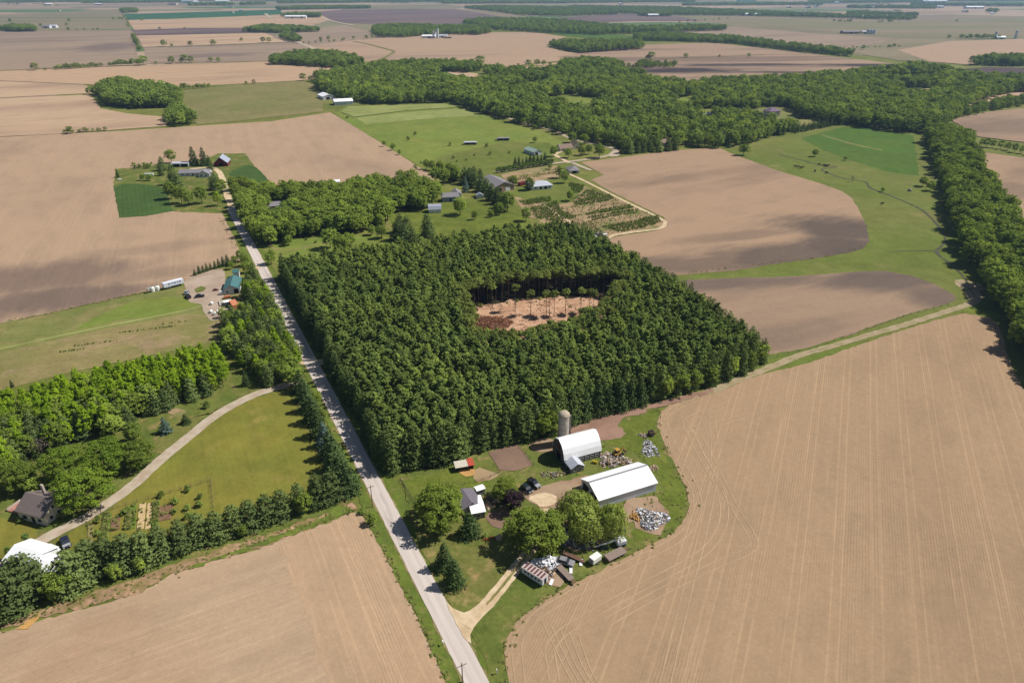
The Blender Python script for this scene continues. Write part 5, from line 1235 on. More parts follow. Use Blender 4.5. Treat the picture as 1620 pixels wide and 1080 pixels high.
# ------------------------------------------------------------------ buildings
W_WHITE = paint('white_siding', C(228, 230, 232, .82), board=.3)
W_WHITESTEEL = metal_roof('white_wall_steel', C(218, 222, 228, .8), .9, .06)
R_WHITE = metal_roof('white_roof_steel', C(248, 249, 250, .92), .9, .05)
R_WHITE2 = metal_roof('weathered_white_roof', C(246, 246, 246, .92), .9, .06)
R_GREYS = paint('grey_shingles', C(142, 138, 142, .8), .9, .2, .0)
R_BROWN = paint('brown_grey_shingles', C(128, 116, 112, .78), .9, .22)
R_DARK = paint('dark_shingles', C(118, 112, 120, .8), .9, .25)
R_BLUEGREY = metal_roof('blue_grey_roof', C(172, 178, 194, .8), .8, .08)
R_LGREY = metal_roof('light_grey_roof', C(196, 200, 210, .8), .8, .08)
R_TEAL = metal_roof('teal_roof_steel', C(84, 128, 128, .75), .9, .08)
R_TAN = paint('tan_shingles', C(148, 128, 112, .8), .9, .15)
R_GREEN = metal_roof('pale_green_roof', C(160, 182, 168, .8), .9, .08)
R_PURPLE = paint('purple_shingles', C(132, 110, 136, .75), .9, .2)
R_BEIGE = metal_roof('beige_roof', C(214, 206, 188, .8), .7, .12)
R_RED = paint('red_roof', C(196, 84, 64, .75), .7, .2)
W_STONE = rough_mat('fieldstone_wall', C(128, 120, 112, .8), C(84, 80, 80, .8), 1.6)
W_GREY = paint('grey_boards', C(132, 128, 126, .75), .9, .25, .25)
W_RED = paint('barn_red_boards', C(122, 48, 46, .7), .85, .2, .3)
W_CREAM = paint('cream_siding', C(222, 212, 194, .82), .8, .1, .25)
W_TAN = paint('tan_siding', C(172, 146, 124, .8), .8, .1, .25)
W_BLUE = paint('blue_grey_siding', C(150, 164, 184, .8), .8, .1, .25)
DARKIN = paint('dark_opening', (.012, .012, .014, 1), .9, .1)
GLASS = paint('window_glass', (.030, .036, .048, 1), .15, .1, spec=.5)
TRIM = paint('white_trim', C(235, 235, 232, .85), .6, .06)
CONC = rough_mat('concrete', C(196, 186, 172, .8), C(170, 158, 144, .8), .8)

def px_place(p1, p2, p3, ze):
    """near eave ends p1, p2 and the far eave end beside p2 (photo pixels, at eave height ze) -> (cx, cy, rot, L, W)"""
    A, B, Cc = at(p1[0], p1[1], ze), at(p2[0], p2[1], ze), at(p3[0], p3[1], ze)
    X = (B - A); L = X.length; X = X.normalized(); Y = Vector((-X.y, X.x, 0)); Wd = (Cc - B).dot(Y)
    c = A + X * (L / 2) + Y * (Wd / 2)
    return (c.x, c.y, math.atan2(X.y, X.x), L, abs(Wd))

def pl(px, py, L, Wd, rot):
    p = at(px, py); return (p.x, p.y, rot, L, Wd)

def opening(root, pl_, face, u, z, w, h, kind='window', inherit=None):
    cx, cy, rot, L, Wd = pl_
    m = MB(); t = .05; d = .035
    def bx(m, u0, u1, z0, z1, p0, p1):
        if face == 'S': m.box(u0, -Wd / 2 - p1, z0, u1, -Wd / 2 - p0, z1)
        if face == 'N': m.box(u0, Wd / 2 + p0, z0, u1, Wd / 2 + p1, z1)
        if face == 'E': m.box(L / 2 + p0, u0, z0, L / 2 + p1, u1, z1)
        if face == 'W': m.box(-L / 2 - p1, u0, z0, -L / 2 - p0, u1, z1)
    if kind == 'window':
        f = MB(); e = .1
        bx(f, u - w / 2 - e, u + w / 2 + e, z + h, z + h + e, .004, .06); bx(f, u - w / 2 - e, u + w / 2 + e, z - e, z, .004, .06)
        bx(f, u - w / 2 - e, u - w / 2, z, z + h, .004, .058); bx(f, u + w / 2, u + w / 2 + e, z, z + h, .004, .058)
        fo = f.build('window', TRIM, root)
        bx(m, u - w / 2, u + w / 2, z, z + h, .003, .03); m.build('pane', GLASS, fo)
    else:
        bx(m, u - w / 2, u + w / 2, z, z + h, .004, .05)
        mt = {'door': TRIM, 'dark': DARKIN, 'garage': TRIM, 'reddoor': W_RED}[kind]
        m.build({'door': 'door', 'dark': 'doorway', 'garage': 'garage_door', 'reddoor': 'door'}[kind], mt, root)

def gable(name, label, cat, place, hw, hr, wall, roof, ov=.35, opens=(), prof=None, group=None, asym=0.0, chimney=None, thick=.14, z0=0.0):
    """ridge along local x. prof: roof cross-section [(y/halfwidth, z)...] for gambrel and arched roofs"""
    cx, cy, rot, L, Wd = place
    root = empty(name, (cx, cy, z0), rot, label, cat, group)
    hwid = Wd / 2
    if prof is None: pr = [(-hwid, hw), (asym * hwid, hw + hr), (hwid, hw)]
    else: pr = [(y * hwid, z) for y, z in prof]
    w = MB(); w.prism([(hwid, -.3), (hwid, pr[-1][1] - .02)] + [(y, z - .03) for y, z in pr[1:-1]][::-1] + [(-hwid, pr[0][1] - .02), (-hwid, -.3)], -L / 2, L / 2)
    w.build('wall', wall, root)
    r = MB()
    def ext(a, b, o):
        d = math.hypot(a[0] - b[0], a[1] - b[1]); return (a[0] + (a[0] - b[0]) / d * o, a[1] + (a[1] - b[1]) / d * o)
    p = [ext(pr[0], pr[1], ov)] + pr[1:-1] + [ext(pr[-1], pr[-2], ov)]
    r.prism([(y, z + .01) for y, z in p] + [(y, z + .01 + thick) for y, z in p][::-1], -L / 2 - ov, L / 2 + ov)
    ro = r.build('roof', roof, root)
    if chimney:
        c = MB(); x, y, zt = chimney; c.box(x - .4, y - .3, hw, x + .4, y + .3, zt); c.build('chimney', CONC, ro)
    for o in opens: opening(root, place, *o)
    return root

def hip(name, label, cat, place, hw, hr, wall, roof, ov=.5, opens=(), group=None):
    cx, cy, rot, L, Wd = place
    root = empty(name, (cx, cy, 0), rot, label, cat, group)
    w = MB(); w.box(-L / 2, -Wd / 2, -.3, L / 2, Wd / 2, hw - .05); w.build('wall', wall, root)
    a, b = L / 2 + ov, Wd / 2 + ov; k = max(0.2, a - b)
    r = MB(); r.add([(-a, -b, hw - .03), (a, -b, hw - .03), (a, b, hw - .03), (-a, b, hw - .03), (-k, 0, hw + hr), (k, 0, hw + hr)],
                    [(0, 1, 5, 4), (1, 2, 5), (2, 3, 4, 5), (3, 0, 4), (3, 2, 1, 0)]); r.build('roof', roof, root)
    for o in opens: opening(root, place, *o)
    return root

# long white machine shed
P = px_place((948, 791), (1039, 763), (1010, 731), 3.5); print('shed', P)
sh = gable('machine_shed', 'long white steel machine shed with an open west end', 'shed', P, 3.5, 2.3, W_WHITESTEEL, R_WHITE, .3,
      [('W', -2.4, .3, 3.8, 3.0, 'dark'), ('W', 2.6, .3, 3.4, 3.0, 'dark'), ('E', 0, .3, 3.6, 3.0, 'garage')], asym=0.12)
rc = MB(); rc.prism([(P[4] * .06 - .35, 5.86), (P[4] * .06, 5.98), (P[4] * .06 + .35, 5.86), (P[4] * .06, 6.04)], -P[3] / 2 - .3, P[3] / 2 + .3); rc.build('ridge_cap', paint('ridge_seam', C(150, 150, 156), .6), sh)
for f in (-.3, 0, .3):
    g = MB(); g.box(P[3] * f - .4, -P[4] / 2 - .04, .1, P[3] * f + .4, -P[4] / 2 - .004, .34); g.build('base_board', W_GREY, sh)

# arched-roof barn with lean-to and silo
A = at(894, 727, 3.0); B = at(950.4, 711.8, 3.0); X = (B - A).normalized(); Y = Vector((-X.y, X.x, 0)); L = (B - A).length; Wd = 9.0
c = A + X * L / 2 + Y * Wd / 2; P = (c.x, c.y, math.atan2(X.y, X.x), L, Wd); print('barn', P)
gprof = [(-1, 3.0), (-.90, 4.5), (-.72, 6.0), (-.45, 7.3), (0, 8.3), (.45, 7.3), (.72, 6.0), (.90, 4.5), (1, 3.0)]
barn = gable('dairy_barn', 'old stone barn with a tall arched white roof beside the silo', 'barn', P, 3.0, 5, W_STONE, R_WHITE2, .35,
      [('S', x, 1.0, 1.0, .9, 'window') for x in (-.5, 1.4, 3.3, 5.2)] + [('W', 0, .2, 2.6, 2.6, 'dark'), ('W', 0, 4.4, 1.6, 1.6, 'reddoor'), ('E', 0, .2, 2.6, 2.6, 'dark')], prof=gprof)
lp = MB(); lp.prism_y([(-L / 2 - .16, 3.0), (-L / 2 - .16, .1), (-L / 2 - .02, .1), (-L / 2 - .02, 3.0)], -Wd / 2 + .2, Wd / 2 - .2); 
q = P[:3]; cl = c - X * (L / 2 - 2.4) - Y * (Wd / 2 + 2.2)
PP = (cl.x, cl.y, math.atan2(-Y.y, -Y.x) + math.pi, 4.0, 4.6)
gable('milk_house', 'small gabled milk house built against the front of the arched barn', 'shed', PP, 2.3, 1.3, W_GREY, R_LGREY, .3, [('W', -.9, 1.0, .9, .9, 'window'), ('W', .9, 1.0, .9, .9, 'window'), ('S', 0, .2, .9, 1.9, 'dark'), ('N', .2, .2, .9, 1.9, 'dark')])
p = at(890.5, 702)
silo = empty('silo', (p.x, p.y, 0), 0, 'tall pale concrete silo with a domed cap beside the arched barn', 'silo')
s_ = MB(); s_.lathe([(1.85, -.3)] + [z for k in range(20) for z in ((1.85, .02 + k * .6), (1.88, .05 + k * .6), (1.88, .12 + k * .6), (1.85, .15 + k * .6))] + [(1.85, 12.0)], 28); s_.build('tower', CONC, silo)
d_ = MB(); d_.lathe([(2.0, 12.0), (2.0, 12.15), (1.85, 12.5), (1.45, 12.95), (.8, 13.3), (.2, 13.42), (.02, 13.43)], 28); d_.build('dome', rough_mat('silo_dome', C(206, 192, 168), C(184, 168, 146), .9), silo)
ch = MB(); ch.box(1.78, -.42, .1, 2.45, .42, 11.7); ch.build('chute', rough_mat('silo_chute', C(168, 158, 150), C(148, 138, 130), .9), silo)

# farmhouse hidden by trees
P = pl(740, 800, 7.0, 6.0, AN)
gable('farmhouse', 'farmhouse with a dark shingle roof half hidden by the big roadside tree', 'house', P, 2.8, 1.0, W_CREAM, R_DARK, .4, [('S', -1.5, 1, .9, 1.2), ('S', 1.5, 1, .9, 1.2), ('E', 0, 1, .9, 1.2), ('N', 1, 1, .9, 1.2)])
P = px_place((747, 811), (767, 807.5), (764, 782), 2.9)
an = gable('farmhouse_addition', 'low house addition with a bright white sheet roof', 'house', P, 2.7, .5, W_GREY, R_WHITE, .3, [('S', 0, .9, .9, 1.1), ('E', 0, .3, .9, 1.9, 'dark')])
pp = MB(); pp.cyl((-P[3] * .3, -P[4] * .1, 2.9), (-P[3] * .3, -P[4] * .1, 4.3), .1, .1, 8); pp.build('stove_pipe', DARKIN, an)
P = pl(759, 781, 2.6, 2.0, AE); gable('porch_shed', 'little white-roofed porch shed behind the farmhouse addition', 'shed', P, 2.4, .25, W_GREY, R_WHITE, .2)

# chicken coop
P = px_place((721, 739), (749, 734), (746, 727), 2.2)
cp = empty('animal_shelter', (P[0], P[1], 0), P[2], 'low open-fronted animal shelter with a beige and red roof', 'shelter')
L, Wd = P[3], max(2.6, P[4])
m = MB(); m.box(-L / 2, Wd / 2 - .1, -.2, L / 2, Wd / 2, 2.3); m.box(-L / 2, -Wd / 2, -.2, -L / 2 + .1, Wd / 2 - .1, 2.1); m.box(L / 2 - .1, -Wd / 2, -.2, L / 2, Wd / 2 - .1, 2.1); m.box(L * .18, -Wd / 2 + .1, -.2, L * .18 + .1, Wd / 2 - .1, 2.1); m.build('wall', W_GREY, cp)
m = MB(); m.add([(-L / 2 - .2, -Wd / 2 - .4, 2.12), (L * .2, -Wd / 2 - .4, 2.12), (L * .2, Wd / 2 + .2, 2.5), (-L / 2 - .2, Wd / 2 + .2, 2.5), (-L / 2 - .2, -Wd / 2 - .4, 2.22), (L * .2, -Wd / 2 - .4, 2.22), (L * .2, Wd / 2 + .2, 2.6), (-L / 2 - .2, Wd / 2 + .2, 2.6)], [(3, 2, 1, 0), (4, 5, 6, 7), (0, 1, 5, 4), (1, 2, 6, 5), (2, 3, 7, 6), (3, 0, 4, 7)]); m.build('roof', R_BEIGE, cp)
m = MB(); m.add([(L * .2 + .02, -Wd / 2 - .5, 2.2), (L / 2 + .3, -Wd / 2 - .5, 2.2), (L / 2 + .3, Wd / 2 + .3, 2.6), (L * .2 + .02, Wd / 2 + .3, 2.6), (L * .2 + .02, -Wd / 2 - .5, 2.3), (L / 2 + .3, -Wd / 2 - .5, 2.3), (L / 2 + .3, Wd / 2 + .3, 2.7), (L * .2 + .02, Wd / 2 + .3, 2.7)], [(3, 2, 1, 0), (4, 5, 6, 7), (0, 1, 5, 4), (1, 2, 6, 5), (2, 3, 7, 6), (3, 0, 4, 7)]); tag(m.build('roof', R_RED, cp), 'faded red roof sheet')
for f in (-.5, -.17, .17, .5):
    m = MB(); m.box(L * f * .98 - .07, -Wd / 2, 0, L * f * .98 + .07, -Wd / 2 + .14, 2.1); m.build('post', W_GREY, cp)

# grey-roofed house south-west, its garage
A = at(67, 817, 3.2)
P = px_place((26, 806.5), (68, 817), (81.5, 792), 3.6); print('house', P)
W2 = max(P[4], 9.0); Xv = Vector((math.cos(P[2]), math.sin(P[2]), 0)); Yv = Vector((-Xv.y, Xv.x, 0))
hp = (P[0] + Yv.x * (W2 - P[4]) / 2, P[1] + Yv.y * (W2 - P[4]) / 2, P[2], P[3], W2)
hs = gable('ranch_house', 'white two-storey house with a large brown-grey shingle roof beside the curved drive', 'house', hp, 3.6, 2.9, W_CREAM, R_BROWN, .5,
      [('S', -2.5, 1, 1.6, 1.3), ('S', .5, .25, 1.2, 2.1, 'dark'), ('S', 3, 1, 1.4, 1.3), ('E', -2.4, 1, 1.0, 1.2), ('E', 0.2, 1, 1.0, 1.2), ('E', 2.6, 1, 1.0, 1.2), ('E', -1.0, 3.9, .9, 1.1), ('E', 1.0, 3.9, .9, 1.1), ('W', 0, .4, 1.4, 2, 'dark')], chimney=(-2, 2.8, 8.0))
cw = Vector((hp[0], hp[1], 0)) + Xv * (hp[3] * .12) + Yv * (W2 / 2 + 1.2)
gable('house_wing', 'rear wing of the brown-grey roofed house under the feathery trees', 'house', (cw.x, cw.y, hp[2] + math.pi / 2, 6.5, 6.5), 3.4, 2.0, W_CREAM, R_BROWN, .4, [('E', 0, 1, 1, 1.2)])
cd = Vector((hp[0], hp[1], 0)) - Xv * (hp[3] / 2 + 3.4) + Yv * 1.0
dk = empty('brick_patio', (cd.x, cd.y, .25), hp[2], 'pinkish brick patio with a low wall beside the brown-grey roofed house', 'patio')
m = MB(); m.box(-3.2, -4, -.2, 3.0, 3.6, .22); m.build('paving', rough_mat('patio_brick', C(204, 146, 128), C(170, 122, 108), .9), dk)
m = MB(); m.box(-3.2, 3.62, -.2, 3.0, 3.9, .8); m.box(-3.5, -4, -.2, -3.22, 3.6, .8); m.build('low_wall', CONC, dk)
P = px_place((4, 906), (76, 906), (98, 881), 3.0)
A = at(52, 867, 4.4); 
P = pl(54, 888, 9.5, 8.0, R(-18))
gable('garage', 'garage with a bright white sheet roof behind the windbreak pines', 'garage', P, 3.0, 1.6, W_WHITE, R_WHITE, .4, [('E', -2.3, .25, 2.8, 2.3, 'garage'), ('E', 2.3, .25, 2.8, 2.3, 'garage'), ('N', 0, 1, 1, 1.1)])
P = pl(76, 902, 6.5, 6, R(-18)); gable('garage_wing', 'lower white-roofed wing of the garage among the windbreak pines', 'garage', P, 2.6, 1.2, W_WHITE, R_WHITE, .3, [('E', 0, .25, 2.6, 2.2, 'garage')])

# teal-roofed workshop and its yard
P = px_place((351, 458), (378.5, 455.5), (376.5, 437), 3.6); print('teal', P)
gable('workshop', 'workshop with a teal steel roof and white walls beside the gravel yard', 'workshop', (P[0], P[1], P[2] + math.pi / 2, P[4] * .84, P[3] * .88), 3.0, 1.9, W_WHITE, R_TEAL, .4,
      [('W', -2.2, .3, 2.2, 2.4, 'dark'), ('W', 2.2, 1, 1, 1), ('N', 0, .3, 2.4, 2.6, 'dark')])
P2 = at(375, 438); gable('workshop_annex', 'small teal-roofed annex at the back of the workshop', 'shed', (P2.x, P2.y, P[2], 3, 3), 3.2, 1.2, W_WHITE, R_TEAL, .25)
def box_container(name, label, cat, place, h, mat, ribs=True, doors=True):
    cx, cy, rot, L, Wd = place; o = empty(name, (cx, cy, .3), rot, label, cat)
    m = MB(); m.box(-L / 2, -Wd / 2, .12, L / 2, Wd / 2, h); m.build('body', mat, o, .03)
    if ribs:
        m = MB(); n = int(L / .5)
        for k in range(n):
            x = -L / 2 + .25 + k * .5
            m.box(x - .08, -Wd / 2 - .04, .2, x + .08, -Wd / 2 - .003, h - .1); m.box(x - .08, Wd / 2 + .003, .2, x + .08, Wd / 2 + .04, h - .1)
        m.build('side_ribs', mat, o)
    if doors:
        m = MB(); m.box(L / 2 + .003, -Wd / 2 + .08, .2, L / 2 + .04, -.03, h - .1); m.build('door', mat, o)
        m = MB(); m.box(L / 2 + .003, .03, .2, L / 2 + .04, Wd / 2 - .08, h - .1); m.build('door', mat, o)
    return o
ORANGE = paint('orange_paint', C(212, 136, 100, .8), .7, .2)
box_container('shipping_container', 'orange shipping container below the workshop', 'container', pl(371.5, 487, 7.5, 3.0, AN + .1), 2.7, ORANGE)
box_container('storage_box', 'flat orange-brown storage box between the workshop and the container', 'container', pl(360, 472, 3.4, 1.2, AE), 1.2, ORANGE, doors=False)
gable('white_shed', 'small white-roofed shed left of the orange container', 'shed', pl(361, 482, 3.4, 2.6, AE), 2.0, .4, W_GREY, R_WHITE, .15)
box_container('white_box_trailer', 'white box by the workshop corner', 'container', pl(351.5, 466, 1.8, 1.6, AE), 1.7, W_WHITE, ribs=False)
box_container('flat_platform', 'pale grey platform deck left of the white-roofed shed', 'platform', pl(351, 481, 6.5, 2.4, AN), .5, CONC, ribs=False, doors=False)
box_container('concrete_slab', 'pale grey slab below the white-roofed shed', 'slab', pl(361, 491, 4.5, 3.4, AE), .35, CONC, ribs=False, doors=False)
m_bw = paint('white_wrap', C(236, 236, 232, .85), .6, .08)
bales = [(335, 482.5), (334, 495.5), (340, 498.5), (345.5, 495)]
for px, py in bales:
    p = at(px, py); o = empty('wrapped_bale', (p.x, p.y, .3), random.uniform(0, 3), 'white wrapped round bale on the gravel below the yard', 'bale', 'white wrapped bales')
    m = MB(); m.cyl((-.75, 0, .7), (.75, 0, .7), .72, .72, 16); m.build('wrap', m_bw, o, .1)

# semi trailer with dark lettering-like panels, tanks
def wheel(o, x, y, r, wd, z=None):
    z = r if z is None else z
    m = MB(); m.cyl((x, y - wd / 2, z), (x, y + wd / 2, z), r, r, 18); wo = m.build('wheel', paint_rub, o)
    m = MB(); m.cyl((x, y - wd / 2 - .01, z), (x, y + wd / 2 + .01, z), r * .55, r * .55, 12); m.build('rim', paint_rim, wo)
paint_rub = paint('rubber', (.02, .02, .021, 1), .85, .1); paint_rim = paint('steel_rim', C(170, 172, 176), .4, .1)
A = at(257, 459); B = at(293, 449.5); X = B - A; rot = math.atan2(X.y, X.x); c = (A + B) / 2
tr = empty('semi_trailer', (c.x, c.y, .25), rot, 'long white semi trailer with dark lettering beside the tilled field', 'trailer')
L = 10.0
m = MB(); m.box(-L / 2, -1.3, 1.1, L / 2, 1.3, 3.4); m.build('body', paint('trailer_white', C(226, 230, 240, .85), .5, .08), tr, .05)
m = MB(); m.box(-L / 2 + .6, -.5, .75, L / 2 - .4, .5, 1.09); m.build('chassis', DARKIN, tr)
for x in (-L / 2 + 1.6, -L / 2 + 2.9):
    for y in (-1.05, 1.05): wheel(tr, x, y, .5, .4)
for x in (L / 2 - 3,):
    for y in (-.8, .8):
        m = MB(); m.box(x - .1, y - .1, 0, x + .1, y + .1, 1.09); m.build('landing_leg', paint_rim, tr)
m = MB(); rl = random.Random(4); x = -2.8
for k in range(7):
    w_ = rl.uniform(.45, .75)
    m.box(x, -1.325, 2.0, x + .16, -1.303, 3.0); 
    if k % 2 == 0: m.box(x + .16, -1.325, 2.8, x + w_, -1.303, 3.0)
    if k % 3 != 1: m.box(x + .16, -1.325, 2.4, x + w_, -1.303, 2.6)
    if k % 3 == 0: m.box(x + w_, -1.325, 2.0, x + w_ + .14, -1.303, 3.0)
    x += w_ + .4
m.build('lettering', paint('sign_navy', C(70, 78, 130), .6), tr)
for i, (px, py, mt, l) in enumerate([(242, 461.5, m_bw, 'left white tank in the row beside the semi trailer'), (250, 459.5, m_bw, 'right white tank in the row beside the semi trailer')]):
    p = at(px, py); o = empty('tank', (p.x, p.y, .25), rot, l, 'tank'); m = MB(); m.lathe([(1.1, 0), (1.1, 1.9), (.9, 2.25), (.3, 2.4), (.28, 2.5), (.02, 2.5)], 20); m.build('shell', mt, o)
    m = MB(); m.cyl((0, 0, 2.5), (0, 0, 2.62), .3, .3, 12); m.build('lid', DARKIN, o)
p = at(237, 463); o = empty('steel_rack', (p.x, p.y, .25), rot, 'pale steel rack at the end of the row of white tanks', 'rack')
for x in (-.9, .9):
    for y in (-.9, .9): m = MB(); m.box(x - .08, y - .08, 0, x + .08, y + .08, 2.2); m.build('post', paint_rim, o)
m = MB(); m.box(-1, -1, 2.2, 1, 1, 2.32); m.build('top', paint_rim, o)

def car(name, label, px, py, rot, body, pickup=False, z=.34, hood=None, s=1.0, group=None, cat=None):
    p = at(px, py); o = empty(name, (p.x, p.y, z), rot, label, cat or ('pickup' if pickup else 'car'), group, s)
    Lh = 2.55 if pickup else 2.25; w_ = .95
    m = MB()
    if pickup: pr = [(-Lh, .45), (Lh, .45), (Lh, .95), (1.0, 1.1), (.95, 1.12), (-.75, 1.12), (-Lh, 1.12)]
    else: pr = [(-Lh, .38), (Lh, .38), (Lh, .72), (Lh - .25, .85), (1.0, .98), (-1.7, 1.0), (-Lh, .9)]
    m.prism_y(pr, -w_, w_); m.build('body', body, o, .08)
    cab = MB()
    x0, x1 = (-.75, .95) if pickup else (-1.95, 1.0); zb, zt = (1.12, 1.8) if pickup else (.98, 1.5)
    cab.add([(x0, -w_ + .08, zb), (x1, -w_ + .08, zb), (x1, w_ - .08, zb), (x0, w_ - .08, zb), (x0 + (.12 if pickup else .6), -w_ + .22, zt), (x1 - .7, -w_ + .22, zt), (x1 - .7, w_ - .22, zt), (x0 + (.12 if pickup else .6), w_ - .22, zt)],
            [(0, 1, 5, 4), (1, 2, 6, 5), (2, 3, 7, 6), (3, 0, 4, 7), (3, 2, 1, 0)]); cab.build('windows', GLASS, o)
    m = MB(); m.box(x0 + (.1 if pickup else .55), -w_ + .2, zt, x1 - .65, w_ - .2, zt + .07); m.build('roof', body, o, .03)
    if pickup:
        m = MB(); m.box(-Lh + .12, -w_ + .12, 1.125, -.9, w_ - .12, 1.14); m.build('bed', DARKIN, o)
        m = MB(); m.box(-Lh + .05, -w_ + .01, 1.12, -.85, -w_ + .11, 1.3); m.box(-Lh + .05, w_ - .11, 1.12, -.85, w_ - .01, 1.3); m.box(-Lh + .0, -w_ + .12, 1.12, -Lh + .1, w_ - .12, 1.3); m.build('bed_side', body, o)
    if hood is not None:
        m = MB(); m.box(1.15, -w_ + .1, 1.06 if pickup else .93, Lh - .12, w_ - .1, 1.12 if pickup else 1.0); m.build('hood', hood, o, .02)
    for x in (-Lh * .6, Lh * .62):
        for y in (-w_ + .08, w_ - .08): wheel(o, x, y, .38 if pickup else .33, .24)
    for y in (-.65, .65):
        m = MB(); m.box(Lh + .003, y - .18, .62, Lh + .03, y + .18, .8); m.build('headlight', TRIM, o)
        m = MB(); m.box(-Lh - .03, y - .16, .68, -Lh - .003, y + .16, .86); m.build('tail_light', R_RED, o)
    return o
BLACK = paint('black_car_paint', (.012, .013, .016, 1), .25, .05, spec=.5); NAVY = paint('navy_car_paint', C(44, 50, 70), .25, .05, spec=.5)
SILVER = paint('silver_car_paint', C(180, 180, 184), .3, .05, spec=.5); WHITEP = paint('white_car_paint', C(226, 228, 230, .85), .35, .05, spec=.4); DKG = paint('dark_green_car_paint', C(40, 52, 50), .25, .05, spec=.5)
car('pickup_truck', 'black pickup with a pale hood parked in the farmyard behind the plum tree', 845, 768, R(-52), BLACK, True, hood=SILVER)
car('parked_car', 'dark green car parked beside the black pickup in the farmyard', 833.5, 776, R(-52), DKG, hood=BLACK)
car('parked_car', 'dark blue car with a pale hood on the grass by the curved drive', 105, 861, R(-50), NAVY, hood=SILVER, z=.2, s=1.15)
car('parked_car', 'small white car beside the white garage', 84, 871.5, R(-25), WHITEP, z=.2)
car('pickup_truck', 'dark pickup parked on the gravel near the grassy island', 298, 471, R(130), NAVY, True, z=.25)
car('parked_car', 'grey van beside the dark pickup on the gravel', 296, 464.5, R(95), SILVER, z=.25)
car('parked_car', 'dark car on the gravel below the grassy island', 316.5, 470.5, R(20), BLACK, z=.25)
car('parked_car', 'small dark red car in front of the workshop', 341.5, 460, R(20), W_RED, z=.25, s=.6)

# farm with the red barn
P = px_place((341, 263), (365, 262), (363, 250), 3.2)
cb = at(352.5, 261)
gable('red_barn', 'dark red barn with a pale steel roof at the top of the farm lane', 'barn', (cb.x, cb.y, R(100), 14, 11), 3.4, 4.6, W_RED, R_BLUEGREY, .5, [('W', 0, .2, 3.2, 3, 'dark'), ('W', 0, 4.2, 1.6, 1.4, 'reddoor'), ('S', 0, 1, 1, 1)])
c = at(310, 277)
gable('farm_bungalow', 'long low white house with a grey roof left of the red barn', 'house', (c.x, c.y, R(6), 24, 8), 2.8, 2.0, W_WHITE, R_GREYS, .4, [('S', -9, 1, 1.2, 1.2), ('S', -5, 1, 1.2, 1.2), ('S', -1, .3, 1, 2, 'dark'), ('S', 3, 1, 1.2, 1.2), ('E', 0, 1, 1.2, 1.2)])
c = at(325, 279); gable('bungalow_wing', 'white gabled front wing of the long low farmhouse', 'house', (c.x, c.y, R(96), 7, 9), 2.8, 2.4, W_WHITE, R_GREYS, .4, [('W', -2, 1, 1.3, 1.2), ('W', 2, 1, 1.3, 1.2)])
c = at(288, 263); gable('open_shed', 'open-fronted shed with a pale roof behind the long white house', 'shed', (c.x, c.y, R(4), 14, 7), 3.2, .8, W_WHITE, R_LGREY, .5, [('S', -3.4, .2, 5.6, 2.4, 'dark'), ('S', 3.4, .2, 5.6, 2.4, 'dark')])
box_container('garden_shed', 'little pale shed in the garden above the dark green plot', 'shed', pl(236, 278, 7, 2, R(5)), 1.6, W_WHITE, False)
box_container('white_tub', 'small white tub at the left corner of the farm garden', 'tub', pl(190, 285.5, 2.4, 1.4, R(30)), 1.0, W_WHITE, False, False)

# houses in the middle wood
c = at(428, 330); gable('house', 'white house with a grey roof half hidden in the middle wood by the road', 'house', (c.x, c.y, R(15), 16, 8), 2.8, 2.0, W_WHITE, R_GREYS, .4, [('S', -4, 1, 1.2, 1.2), ('S', 2, 1, 1.2, 1.2), ('S', -1, .3, 1, 2, 'dark')])
c = at(449, 332); gable('garage', 'small pale garage right of the house hidden in the middle wood', 'garage', (c.x, c.y, R(15), 6, 6), 2.5, 1.5, W_WHITE, R_LGREY, .3, [('S', 0, .2, 2.6, 2.1, 'garage')])
c = at(533, 296); gable('cabin', 'white roof peeping out of the crowns of the middle wood', 'cabin', (c.x, c.y, R(15), 5, 4), 4.6, 1.2, W_WHITE, R_WHITE, .3, [('S', 0, 1.2, 1, 1)])
c = at(712, 317); gable('house', 'blue-grey house with a grey roof on the lush lawn', 'house', (c.x, c.y, AE - .3, 12, 8), 3.6, 2.2, W_BLUE, R_GREYS, .4, [('S', -3, 1, 1.2, 1.3), ('S', 0, .3, 1.2, 2.1, 'dark'), ('S', 3.2, 1, 1.4, 1.3), ('W', 0, 1.2, 1.2, 1.2)])
c = at(722, 312); gable('house_wing', 'gabled rear wing of the blue-grey house', 'house', (c.x, c.y, AE - .3 + math.pi / 2, 8, 7), 3.4, 2.3, W_WHITE, R_GREYS, .4, [('W', 0, 1, 1.6, 1.3)])
c = at(688, 335); gable('garden_barn', 'small barn with a light grey gambrel roof on the lush lawn', 'barn', (c.x, c.y, AE - .35, 8.5, 7.5), 2.6, 2, W_WHITE, R_BLUEGREY, .3, [('S', 0, .3, 2.4, 2.0, 'garage'), ('W', 0, .3, 2, 2, 'dark')], prof=[(-1, 2.7), (-.62, 4.6), (0, 5.4), (.62, 4.6), (1, 2.7)])
c = at(759, 313); gable('garden_shed', 'little white shed with a grey roof beside the row of dark pines', 'shed', (c.x, c.y, AE - .3 + math.pi / 2, 5, 5), 2.4, 1.4, W_WHITE, R_BLUEGREY, .3, [('W', 0, .3, 2.2, 1.9, 'garage')])
c = at(786, 297); gable('large_barn', 'large tan hall with a broad grey roof beside the nursery hedge', 'barn', (c.x, c.y, R(118), 26, 17), 4.2, 3.2, W_TAN, R_GREYS, .6, [('W', -3, .3, 4, 3.4, 'garage'), ('W', 4, .3, 3, 3, 'dark'), ('S', 0, 1.2, 1.4, 1.2), ('N', 5, .3, 3, 3, 'dark')])
